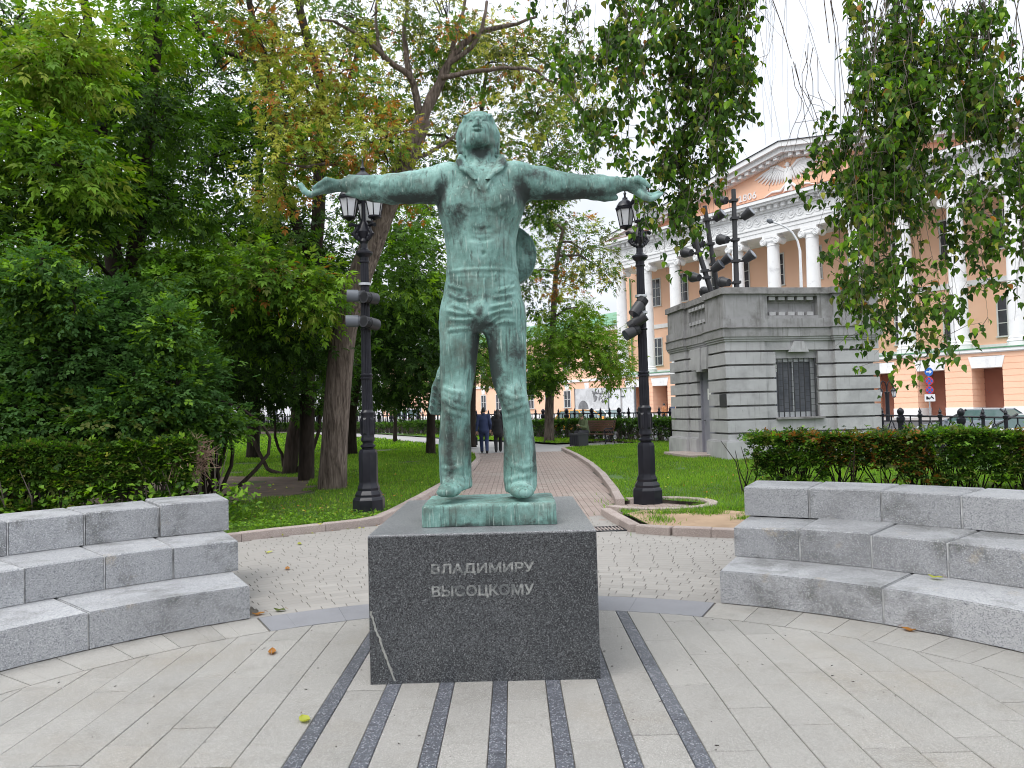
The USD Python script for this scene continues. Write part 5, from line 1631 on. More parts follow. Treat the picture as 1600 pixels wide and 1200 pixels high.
    put(t, 'cornice_flashing', flip(MB(BM).box(E0 - .2, E1 + .52, -1.5, .98, 22.45, 22.50)), K['rustred'])
    # pediment: the pitch starts near each end, with its peak over the middle
    c0, zp = 15.4, 27.3
    a, b = E1 + .5, 2 * c0 - E1 - .5
    put(t, 'tympanum', flip(MB(BF).prism(Polygon([(a - 1, 22.5), (b + 1, 22.5), (c0, zp - .9)]), -3, -.55)), K['peach'])
    for sg, e in ((1, a), (-1, b)):
        for (o0, o1, d1, m, nm) in ((-.95, -.55, -.1, 'white', 'raking_cornice'), (-.55, -.05, .6, 'white', 'raking_cornice'), (-.05, .45, .95, 'white', 'raking_cornice'), (.45, .52, 1.05, 'dark_metal', 'roof_edge')):
            P = Polygon([(e, 22.45 + o0), (c0, zp + o0), (c0, zp + o1), (e, 22.45 + o1)])
            put(t, nm, flip(MB(BF).prism(P, -3 + d1 * .3, d1)), K[m])
        dn = MB(BF)
        n = 30
        for k in range(1, n):
            q = k / n
            s_, z_ = e + (c0 - e) * q, 22.45 + (zp - 22.45) * q
            dn.prism(Polygon([(s_ - .2, z_ - .92), (s_ + .2, z_ - .92), (s_ + .2, z_ - .58), (s_ - .2, z_ - .58)]), -.1, .38)
        put(t, 'raking_dentils', flip(dn), K['white'], kind='stuff')
    put(t, 'roof', flip(MB(BF).prism(Polygon([(a, 22.9), (b, 22.9), (c0, zp + .5)]), -24, -2.7)), K['green_roof'])
    # the year and the spread-winged bird on the tympanum
    tm = meshkit.text_mesh('1806', .66, .10, bold=True)
    v = np.array(tm.vertices)
    o = bpt(21.5, -.55, 23.2)
    w = o + np.outer(v[:, 0], [-FU[0], -FU[1], 0]) + np.outer(v[:, 1], [0, 0, 1]) + np.outer(v[:, 2], [-FN[0], -FN[1], 0])
    put(t, 'lettering', (w, np.array(tm.faces)), K['white'])
    bird = MB(BF)
    for sg in (-1, 1):
        for k in range(9):
            q = k / 8
            r0 = np.array([c0 + sg * (.5 + 1.2 * q), 25.2 + .55 * q])
            ang = math.radians(-80 + 62 * q)
            ln = 1.2 + 1.1 * q
            tip = r0 + ln * np.array([sg * math.cos(ang), math.sin(ang)])
            bird.tube([[r0[0], r0[1], -.52], [(r0[0] + tip[0]) / 2, (r0[1] + tip[1]) / 2, -.45], [tip[0], tip[1], -.50]], [.13, .15, .06], 6)
        bird.tube([[c0 + sg * .3, 25.1, -.5], [c0 + sg * 1.2, 25.75, -.42], [c0 + sg * 2.0, 25.85, -.5]], [.2, .2, .1], 6)
        bird.tube([[c0 + sg * .25, 23.8, -.5], [c0 + sg * .9, 23.2, -.46], [c0 + sg * 1.9, 23.3, -.5], [c0 + sg * 2.8, 23.0, -.5]], [.12, .16, .14, .05], 6)
    bird.ball([c0, 24.5, -.48], [.5, 1.0, .25]); bird.ball([c0, 25.65, -.45], [.22, .3, .2]); bird.tube([[c0, 25.7, -.4], [c0 + .35, 25.6, -.38]], [.1, .02], 5)
    bird.tube([[c0, 23.9, -.5], [c0, 22.9, -.48]], [.3, .5], 7)
    put(t, 'relief_emblem', flip(bird), K['white'], 40)
    # side wall of the portico block
    put(t, 'downpipe', MB().tube([bpt(S1 - 1.3, -4.5, 5.7), bpt(S1 - 1.3, -4.5, 18.5)], .10, 8), K['green_roof'])


palace()


def wing():
    t = thing('low_wing', 'lower peach wing with a green roof beyond the portico, seen through trees', 'building', loc=tuple(bpt(44, 0, 0)))
    S0, S1, d = 43.2, 150.0, -4.0
    put(t, 'wall', flip(MB(BM).box(S0, S1, -16, d, 1.0, 12.0)), K['peach'])
    put(t, 'base_course', flip(MB(BM).box(S0, S1, -16, d + .12, -.8, 1.0)), K['white'])
    put(t, 'string_course', flip(MB(BM).box(S0, S1, -16, d + .15, 5.4, 5.75)), K['white'])
    put(t, 'cornice', flip(MB(BM).box(S0, S1, -16, d + .5, 12.0, 12.6)), K['white'])
    B2 = M4([-FN[0], -FN[1], 0], [0, 0, 1], [FU[0], FU[1], 0], [BP[0], BP[1], 0])
    put(t, 'roof', MB(B2).prism(Polygon([(d + .7, 12.6), (d - 6, 15.4), (-16, 12.6)]), S0, S1), K['green_roof'])
    s = S0 + 2.6
    k = 0
    while s < S1 - 2:
        for z0, z1 in ((1.9, 4.2), (7.2, 9.9)):
            sash(t, s, d, z0, z1, 1.3)
        put(t, 'keystone', flip(MB(BF).prism(Polygon([(s - .35, 4.4), (s + .35, 4.4), (s + .5, 5.2), (s - .5, 5.2)]), d, d + .1)), K['white'])
        s += 4.2; k += 1
    ch = MB(BM)
    ch.box(54, 56.5, -9, -7.4, 13, 17.4).box(53.9, 56.6, -9.1, -7.3, 17.4, 17.9)
    put(t, 'chimney', flip(ch), K['white'])
    ra = MB()
    for q in np.arange(S0, S0 + 40, 1.2):
        ra.tube([bpt(q, d + .2, 12.6), bpt(q, d + .2, 13.5)], .03, 4)
    for z in (13.1, 13.5):
        ra.tube([bpt(S0, d + .2, z), bpt(S0 + 40, d + .2, z)], .03, 4)
    put(t, 'roof_railing', ra, K['green_roof'], kind='stuff')


wing()


def hoarding():
    t = thing('site_gates', 'white metal gates and a printed mural board closing off the building front', 'gate', loc=tuple(bpt(38, 3, 0)))
    def panel(s0, s1, z0, z1, d0, d1, m, n):
        put(t, n, flip(MB(BM).box(s0, s1, d0, d1, z0, z1)), m)
    panel(38.6, 44.6, .3, 4.15, 3.0, 3.06, K['mural'], 'mural_board')
    ink = MB(BF)
    r = np.random.default_rng(8)
    th = np.linspace(0, np.pi, 15)
    c = (43.1, 1.6)
    ink.prism(Polygon([(c[0] - .95, c[1])] + [(c[0] + .95 * math.cos(a), c[1] + 1.05 * math.sin(a)) for a in th] + [(c[0] + .4, c[1] - .2), (c[0] + .2, c[1] + .4), (c[0] - .3, c[1] + .1)]).buffer(0), 3.062, 3.068)
    for k in range(34):
        x, y = r.uniform(38.9, 41.3), r.uniform(2.3, 4.0)
        ang = np.linspace(0, 2 * np.pi, 9)[:-1]
        P = Polygon(np.column_stack([x + r.uniform(.08, .26) * np.cos(ang) * r.uniform(.6, 1.3, 8), y + r.uniform(.08, .22) * np.sin(ang) * r.uniform(.6, 1.3, 8)]))
        ink.prism(P.buffer(0), 3.062 + .0004 * k, 3.066 + .0004 * k)
    for k in range(12):
        x, y = r.uniform(38.9, 44), r.uniform(.5, 1.3)
        P = Polygon([(x, y), (x + .5 * r.random(), y + .1), (x + .4, y + .4 * r.random() + .1), (x + .1, y + .3)])
        ink.prism(P.buffer(0), 3.062 + .0004 * k, 3.066 + .0004 * k)
    put(t, 'mural_print', flip(ink), K['muralink'], kind='stuff')
    for k, (a, b) in enumerate(((36.4, 38.5), (34.2, 36.3))):
        g = put(t, 'gate_leaf', flip(MB(BM).box(a, b, 3.0, 3.06, .1, 4.0)), K['carwhite'])
        fr = MB(BM)
        for x0, x1, z0, z1 in ((a, a + .09, .1, 4.0), (b - .09, b, .1, 4.0), (a + .09, b - .09, 3.9, 4.0), (a + .09, b - .09, .1, .2)):
            fr.box(x0, x1, 3.06, 3.10, z0, z1)
        put(g, 'frame', flip(fr), K['steel'])
        for z in (1.0, 2.9):
            put(g, 'hinge', flip(MB(BM).box(b - .5, b + .05, 3.06, 3.13, z, z + .12)), K['grey_metal'])
    for s in (34.1, 38.55, 44.65):
        put(t, 'post', flip(MB(BM).box(s - .06, s + .04, 2.95, 3.12, -.3, 4.2)), K['grey_metal'])


hoarding()


def far_house():
    t = thing('pale_house', 'long pale house far behind the park trees on the far left', 'building', loc=(-45, 120, 0))
    M = M4([.97, .24, 0], [-.24, .97, 0], [0, 0, 1], [-95, 96, 0])
    put(t, 'wall', MB(M).box(0, 78, 0, 12, -1, 11.5), K['white'])
    put(t, 'roof', MB(M4([0.0, 1, 0], [0, 0, 1], [1, 0, 0], [0, 0, 0])).prism(Polygon([(-.6, 0), (12.6, 0), (6, 3.2)]), -.5, 78.5) if False else MB(M).hexa([[-.5, -.5], [78.5, -.5], [78.5, 12.5], [-.5, 12.5]], 11.5, 13.2, 1.6), K['green_roof'])
    for k in range(22):
        for z in (1.2, 4.9, 8.2):
            p = put(t, 'window', MB(M).box(2 + k * 3.5, 3.3 + k * 3.5, -.03, .03, z, z + 2.0), K['pane'])
            put(p, 'frame', MB(M).box(1.9 + k * 3.5, 2.0 + k * 3.5, -.06, .03, z, z + 2.0).box(3.3 + k * 3.5, 3.4 + k * 3.5, -.06, .03, z, z + 2.0).box(2.61 + k * 3.5, 2.69 + k * 3.5, -.05, -.031, z, z + 2.0).box(1.9 + k * 3.5, 3.4 + k * 3.5, -.06, .03, z + 2.0, z + 2.1), K['frame'])


far_house()


# ------------------------------------------------------------------ things in the street
def street_lamp():
    o = at_y(1259, 640, 46.0); o[2] = -.4
    t = thing('street_lamp', 'tall white street lamp with a curved arm in front of the columns', 'street lamp', loc=tuple(o))
    top = at_y(1250, 392, 46.0)
    pts = [o, o * .4 + top * .6, top] + [at_y(u, v, 46.0) for u, v in ((1246, 376), (1238, 363), (1228, 355), (1217, 350), (1208, 347))]
    put(t, 'pole', MB().tube(pts, [.13, .11, .08, .065, .06, .055, .05, .05], 8), K['carwhite'], 40)
    e = pts[-1]
    q = at_y(1198, 344, 46.0)
    put(t, 'lamp_head', MB().tube([e, e * .6 + q * .4, q], [.06, .17, .08], 8), K['grey_metal'], 40)


street_lamp()


def twin_lantern():
    o = bpt(4.2, 1.6, 0.0)
    r = view_ray(1387, 640)
    o[:2] = r[:2] / r[1] * 60; o[2] = -.45
    t = thing('twin_lantern', 'black post with two hanging lanterns beside the arcade of the peach building', 'lamp post', loc=tuple(o))
    put(t, 'post', MB().lathe([(.30, 0), (.30, .25), (.22, .35), (.16, .5), (.16, 2.6), (.2, 2.65), (.2, 2.75), (.08, 2.8), (.06, 3.0)], 10, o), K['black'], 35)
    for sg in (-1, 1):
        th = np.linspace(0, math.pi, 9)
        pts = np.column_stack([o[0] + sg * (.27 - .25 * np.cos(th)), np.full(9, o[1]), o[2] + 2.95 + .7 * np.sin(th) + np.linspace(0, -.05, 9)])
        put(t, 'arm', MB().tube(pts, .045, 5), K['black'])
        lantern(t, [o[0] + sg * .54, o[1], o[2] + 2.35], 1.25)


twin_lantern()


def signpost():
    r = view_ray(1453, 640)
    o = np.array([r[0] / r[1] * 56, 56, -.4])
    t = thing('traffic_sign', 'grey signpost with a round blue sign, two no-stopping discs and a tow plate', 'traffic sign', loc=tuple(o))
    put(t, 'pole', MB().tube([o, o + [0, 0, 4.3]], .05, 8), K['steel'], 40)
    M = M4([1, 0, 0], [0, 0, 1], [0, -1, 0], o + np.array([0, -.06, 0]))

    def disc(c, r_, z0, z1, m, n, par):
        return put(par, n, MB(M).prism(Point(0, c).buffer(r_, 16), z0, z1), m)
    b = disc(4.05, .31, 0, .02, K['blue'], 'round_sign', t)
    put(b, 'arrow', MB(M).prism(Polygon([(-.2, 4.0), (.05, 4.0), (.05, 3.9), (.22, 4.05), (.05, 4.2), (.05, 4.1), (-.2, 4.1)]), .02, .026), K['signwhite'])
    for c in (3.38, 2.72):
        d = disc(c, .31, 0, .02, K['red'], 'no_stopping_sign', t)
        put(d, 'blue_field', MB(M).prism(Point(0, c).buffer(.25, 16), .02, .024), K['blue'])
        for a in (45, -45):
            x = math.cos(math.radians(a)); y = math.sin(math.radians(a))
            w = .035
            P = Polygon([(-.25 * x - w * y, c - .25 * y + w * x), (.25 * x - w * y, c + .25 * y + w * x), (.25 * x + w * y, c + .25 * y - w * x), (-.25 * x + w * y, c - .25 * y - w * x)])
            put(d, 'cross_stroke', MB(M).prism(P, .024 + .002 * (a > 0), .028 + .002 * (a > 0)), K['red'])
    p = put(t, 'tow_plate', MB(M).prism(sbox(-.35, 1.92, .35, 2.38).buffer(.03), 0, .02), K['signwhite'])
    tr = Polygon([(-.28, 2.06), (-.02, 2.06), (-.02, 2.18), (-.12, 2.18), (-.16, 2.26), (-.28, 2.26)]).union(Polygon([(-.02, 2.10), (.05, 2.10), (.18, 2.32), (.14, 2.32)])).union(Polygon([(.06, 2.20), (.14, 2.14), (.27, 2.05), (.30, 2.10), (.24, 2.18), (.14, 2.26)])).union(Point(-.22, 2.04).buffer(.035)).union(Point(-.07, 2.04).buffer(.035))
    put(p, 'tow_symbol', MB(M).prism(tr, .02, .026), K['blackcloth'])


signpost()


def car(label, o, yaw, paint, kind='saloon', L=4.4, Wd=1.8, Hh=1.46):
    """A passenger car; x forward, its wheels on the ground."""
    o = np.asarray(o, float)
    a = math.radians(yaw)
    M = M4([math.cos(a), math.sin(a), 0], [-math.sin(a), math.cos(a), 0], [0, 0, 1], o)
    t = thing('parked_car', label, 'car', loc=tuple(o))
    h = L / 2
    tail = .62 if kind == 'saloon' else .18
    low = [(-h, .42), (-h + .05, .72), (-h + .12, .93), (-h + tail, .98), (h * .42, .95), (h - .35, .80), (h - .04, .62), (h, .42), (h - .06, .24), (-h + .08, .24)]
    n = len(low)

    def ring(y, ins, z_in):
        return np.array([[x * (1 - ins), y, .24 + (z - .24) * (1 - z_in)] for x, z in low])
    ys = [(-Wd / 2, .025, .05), (-Wd / 2 + .02, .0, 0.0), (0, -.012, -.02), (Wd / 2 - .02, 0, 0), (Wd / 2, .025, .05)]
    rings = [ring(*q) for q in ys]
    v = np.vstack(rings); f = []
    for k in range(len(rings) - 1):
        for i in range(n):
            j = (i + 1) % n
            f += [[k * n + i, k * n + n + i, k * n + n + j], [k * n + i, k * n + n + j, k * n + j]]
    for k, s in ((0, 1), (len(rings) - 1, -1)):
        for i in range(1, n - 1):
            f.append([k * n, k * n + i, k * n + i + 1][::s])
    body = put(t, 'body', MB(M).add(v, f), paint, 30)
    b0, b1 = -h + (.55 if kind == 'saloon' else .12), h * .45
    r0, r1 = -h + (1.15 if kind == 'saloon' else .55), h * .08
    zb, zr = .93, Hh
    wb, wr = Wd / 2 - .05, Wd / 2 - .26
    xm = [(b0, r0), (b0 + .2, r0 + .25), (b1 - .25, r1 - .2), (b1, r1)]
    cabin = [[b0, -wb, zb], [b1, -wb, zb], [b1, wb, zb], [b0, wb, zb], [r0, -wr, zr - .03], [r1, -wr, zr - .03], [r1, wr, zr - .03], [r0, wr, zr - .03]]
    put(t, 'glasshouse', MB(M).add(cabin, BOXF), K['carglass'])
    rf = MB(M)
    P = np.linspace(r0 - .05, r1 + .06, 6); Q = np.linspace(-wr - .015, wr + .015, 6)
    g = np.array([[[x, y, zr - .035 + .05 * (1 - (2 * (x - r0) / (r1 - r0) - 1) ** 2 * .8) * (1 - (y / wr) ** 4 * .9)] for y in Q] for x in P])
    rf.grid(g)
    rf.box(r0 - .05, r1 + .05, -wr - .015, wr + .015, zr - .07, zr - .034)
    put(t, 'roof', rf, paint, 40)
    pl = MB(M)
    for sy in (-1, 1):
        for xb, xr in ((b0, r0), (b0 + (b1 - b0) * .5, (r0 + r1) / 2), (b1, r1)):
            pl.tube([[xb, sy * wb, zb], [xr, sy * (wr + .01), zr - .03]], .04, 5)
    put(t, 'pillars', pl, paint if kind != 'saloon' else K['dark_metal'], kind='stuff')
    for sx in (-1, 1):
        for sy in (-1, 1):
            c = np.array([sx * h * .62, sy * (Wd / 2 - .10), .31])
            w = put(t, 'wheel', MB(M).tube([c - [0, .1, 0], c - [0, .09, 0], c + [0, .09, 0], c + [0, .1, 0]], [.28, .31, .31, .28], 16), K['tyre'], 40)
            put(w, 'rim', MB(M).tube([c + [0, sy * .1, 0], c + [0, sy * .115, 0]], .19, 12), K['steel'])
    for sy in (-1, 1):
        put(t, 'headlight', MB(M).ball([h - .12, sy * (Wd / 2 - .28), .66], [.12, .2, .08], 1), K['lens'])
        put(t, 'tail_light', MB(M).ball([-h + .06, sy * (Wd / 2 - .22), .78], [.07, .16, .09], 1), K['red'])
        put(t, 'mirror', MB(M).ball([b1 - .12, sy * (Wd / 2 + .06), 1.0], [.06, .10, .08], 1), paint)
    return t


def cars():
    yaw = math.degrees(math.atan2(FU[1], FU[0]))
    def where(u, D, dz):
        r = view_ray(u, 640)
        p = r[:2] / r[1] * D
        return [p[0], p[1], float(terr(*p)) - .06 + dz]
    car('white car at the kerb behind the iron fence on the right', where(1612, 26, 0), yaw, K['carwhite'], 'saloon', 4.6)
    car('grey car parked beyond the fence, ahead of the white one', where(1528, 32.5, 0), yaw, K['cargrey'], 'saloon', 4.5)
    car('orange taxi in the street behind the man on the bench', where(912, 50, 0), yaw + 180, K['carorange'], 'hatch', 4.2, 1.75, 1.52)
    car('white hatchback in front of the mural board, next to the taxi', where(950, 54, 0), yaw + 180, K['carwhite'], 'hatch', 4.2, 1.75, 1.48)
    car('white van-like car seen through the fence under the left trees', where(632, 92, 0), yaw, K['carwhite'], 'hatch', 4.9, 1.9, 1.9)


cars()


# ------------------------------------------------------------------ foliage
def leaflet(x, y, ang, ln, w, fold=.25, sag=.12):
    """A folded pointed leaf: base, two sides, tip. Returns 4 points in the spray's frame."""
    c, s = math.cos(ang), math.sin(ang)
    P = [(0, 0, 0), (ln * .45, w / 2, fold * w / 2), (ln, 0, -sag * ln), (ln * .45, -w / 2, fold * w / 2)]
    return [(x + c * a - s * b, y + s * a + c * b, z) for a, b, z in P]


def template(leaflets):
    v, f = [], []
    for l in leaflets:
        n = len(v)
        v += leaflet(*l)
        f += [[n, n + 2, n + 1], [n, n + 3, n + 2]]
    return np.array(v), np.array(f)


R_ = math.radians
MAPLE = template([(.42, 0, 0, .62, .24), (.34, 0, R_(38), .52, .20), (.34, 0, R_(-38), .52, .20), (.10, 0, R_(62), .46, .19), (.10, 0, R_(-62), .46, .19)])
LILAC = template([(.0, 0, R_(20), .52, .40), (.30, .05, R_(55), .46, .36), (.30, -.05, R_(-50), .46, .36), (.55, 0, R_(-8), .50, .38)])
ROUND = template([(0, 0, 0, 1.0, .72)])
PAIR = template([(0, 0, R_(35), .7, .42), (.2, 0, R_(-40), .7, .42), (.45, 0, 0, .6, .36)])
_b = [(0, 0, 0), (.12, .28, .12), (.42, .34, .17), (.72, .19, .05), (1.0, 0, -.20), (.72, -.19, .05), (.42, -.34, .17), (.12, -.28, .12), (.5, 0, .0)]
BIRCH = (np.array(_b), np.array([[8, i, (i + 1) % 8] for i in range(8)])[:, [0, 2, 1]])


def spread(T, pos, fwd, size, tint, r, roll=.7):
    """Copies of a leaf template: pos, fwd (n, 3), size (n,), tint (n, 3)."""
    n = len(pos)
    fwd = fwd / np.maximum(np.linalg.norm(fwd, axis=1, keepdims=True), 1e-9)
    up = np.array([0, 0, 1.0]) + r.normal(0, roll * .5, (n, 3))
    lat = np.cross(up, fwd); lat /= np.maximum(np.linalg.norm(lat, axis=1, keepdims=True), 1e-9)
    nor = np.cross(fwd, lat)
    tv, tf = T
    v = pos[:, None] + size[:, None, None] * (tv[None, :, 0, None] * fwd[:, None] + tv[None, :, 1, None] * lat[:, None] + tv[None, :, 2, None] * nor[:, None])
    f = tf[None] + (np.arange(n) * len(tv))[:, None, None]
    t = np.repeat(tint, len(tv), 0)
    return v.reshape(-1, 3), f.reshape(-1, 3), t


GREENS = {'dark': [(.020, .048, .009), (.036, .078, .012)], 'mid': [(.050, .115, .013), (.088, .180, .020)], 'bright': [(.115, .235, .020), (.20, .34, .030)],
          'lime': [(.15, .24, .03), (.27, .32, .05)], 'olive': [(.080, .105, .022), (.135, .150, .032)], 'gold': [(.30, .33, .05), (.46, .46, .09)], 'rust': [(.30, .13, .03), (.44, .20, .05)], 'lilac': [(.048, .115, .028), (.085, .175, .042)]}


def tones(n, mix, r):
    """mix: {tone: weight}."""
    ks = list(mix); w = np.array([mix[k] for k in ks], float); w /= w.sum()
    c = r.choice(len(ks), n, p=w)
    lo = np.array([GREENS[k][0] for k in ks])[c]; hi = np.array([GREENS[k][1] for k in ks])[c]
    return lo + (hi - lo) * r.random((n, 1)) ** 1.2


def ell_points(c, r3, n, r, shell=.55):
    d = r.normal(size=(n, 3)); d /= np.linalg.norm(d, axis=1, keepdims=True)
    q = shell + (1 - shell) * r.random(n) ** .6
    q = np.where(r.random(n) < .25, r.random(n) * .8, q)
    return np.asarray(c) + d * q[:, None] * np.asarray(r3), d


def tree(name, label, cat, trunk, rad, limbs, clumps, T=MAPLE, size=.24, bark='bark', group=None, seed=1, limb_r=.07, sig=.22, per=9, twigs=True, lean=.5):
    """trunk: points; limbs: (points, r0, r1); clumps: (centre, radii, twig tips, tone mix)."""
    r = np.random.default_rng(seed)
    t = thing(name, label, cat, group, loc=tuple(trunk[0]))
    s = np.linspace(0, 1, max(8, len(trunk) * 3))
    k = np.linspace(0, 1, len(trunk))
    from scipy.interpolate import PchipInterpolator
    tp = PchipInterpolator(k, np.asarray(trunk, float))(s)
    tr = np.interp(s, k, np.linspace(rad[0], rad[1], len(trunk)) if len(rad) == 2 else rad)
    tr[0] *= 1.14
    if len(tr) > 2:
        tr[1] *= 1.05
    put(t, 'trunk', MB().tube(tp, tr, 14), K[bark], True)
    for pts, r0, r1 in limbs:
        pts = np.asarray(pts, float)
        kk = np.linspace(0, 1, len(pts)); ss = np.linspace(0, 1, len(pts) * 3)
        pp = PchipInterpolator(kk, pts)(ss) if len(pts) > 2 else np.array([pts[0] + (pts[1] - pts[0]) * q for q in ss])
        put(t, 'limb', MB().tube(pp + r.normal(0, .02, pp.shape) * np.minimum(1, ss * 3)[:, None], np.linspace(r0, r1, len(ss)), 8), K[bark], True)
    tw = MB()
    P, D, S_, C = [], [], [], []
    for c, r3, n, mix in clumps:
        tips, d = ell_points(c, r3, n, r)
        near = tp[np.argmin(np.linalg.norm(tp - np.asarray(c), axis=1))]
        if limb_r and np.linalg.norm(near - c) > .5:
            m = near * .5 + np.asarray(c) * .5 + [0, 0, .15 * np.linalg.norm(near - c)]
            put(t, 'limb', MB().tube([near, near * .7 + m * .3, m, np.asarray(c, float)], np.array([1, .8, .6, .3]) * limb_r, 6), K[bark], True)
        tone = tones(n, mix, r)
        n = int(n * 1.0)
        for i in range(n):
            if twigs and i % 3 == 0:
                a = np.asarray(c) + (tips[i] - c) * .25
                tw.tube([a, (a + tips[i]) / 2 + r.normal(0, .06, 3) + [0, 0, .06], tips[i]], [.018, .012, .005], 3, False)
            q = int(per * 1.25) + r.integers(-2, 3)
            off = r.normal(0, 1, (q, 3)) * np.array([sig, sig, sig * .6])
            p = tips[i] + off
            P.append(p)
            dd = d[i] * .5 + off / (sig + 1e-6) * .45 + r.normal(0, .4, (q, 3)) + [0, 0, -lean]
            D.append(dd)
            S_.append(size * r.uniform(.7, 1.2, q))
            C.append(np.clip(tone[i] * r.uniform(.8, 1.25, (q, 1)), 0, 1))
    v, f, c = spread(T, np.vstack(P), np.vstack(D), np.concatenate(S_), np.vstack(C), r)
    put(t, 'crown', (v, f), K['leaf'], kind='stuff', tint=c)
    if tw.v:
        put(t, 'twigs', tw, K['bark_dark'], kind='stuff')
    return t


def CL(u, v, y, du, dv, dy, n, mix):
    """A clump of foliage seen at (u, v), y metres off; its half-width and half-height as seen, its half-depth in metres."""
    return (at_y(u, v, y), (du * y / 1200, dy, dv * y / 1200), n, mix)


def PT(pts, y, dy=0.0):
    return [at_y(u, v, y + dy * i) for i, (u, v) in enumerate(pts)]


AUT = {'gold': 3.2, 'lime': 2.6, 'rust': 1.3, 'olive': 1.3, 'mid': 1.0}
OLV = {'olive': 3, 'mid': 2.2, 'gold': .8, 'rust': .5, 'lime': .7}
MID = {'mid': 4, 'dark': 2, 'bright': 1}
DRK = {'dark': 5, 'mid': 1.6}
BRT = {'bright': 4, 'mid': 2, 'lime': 1.6}


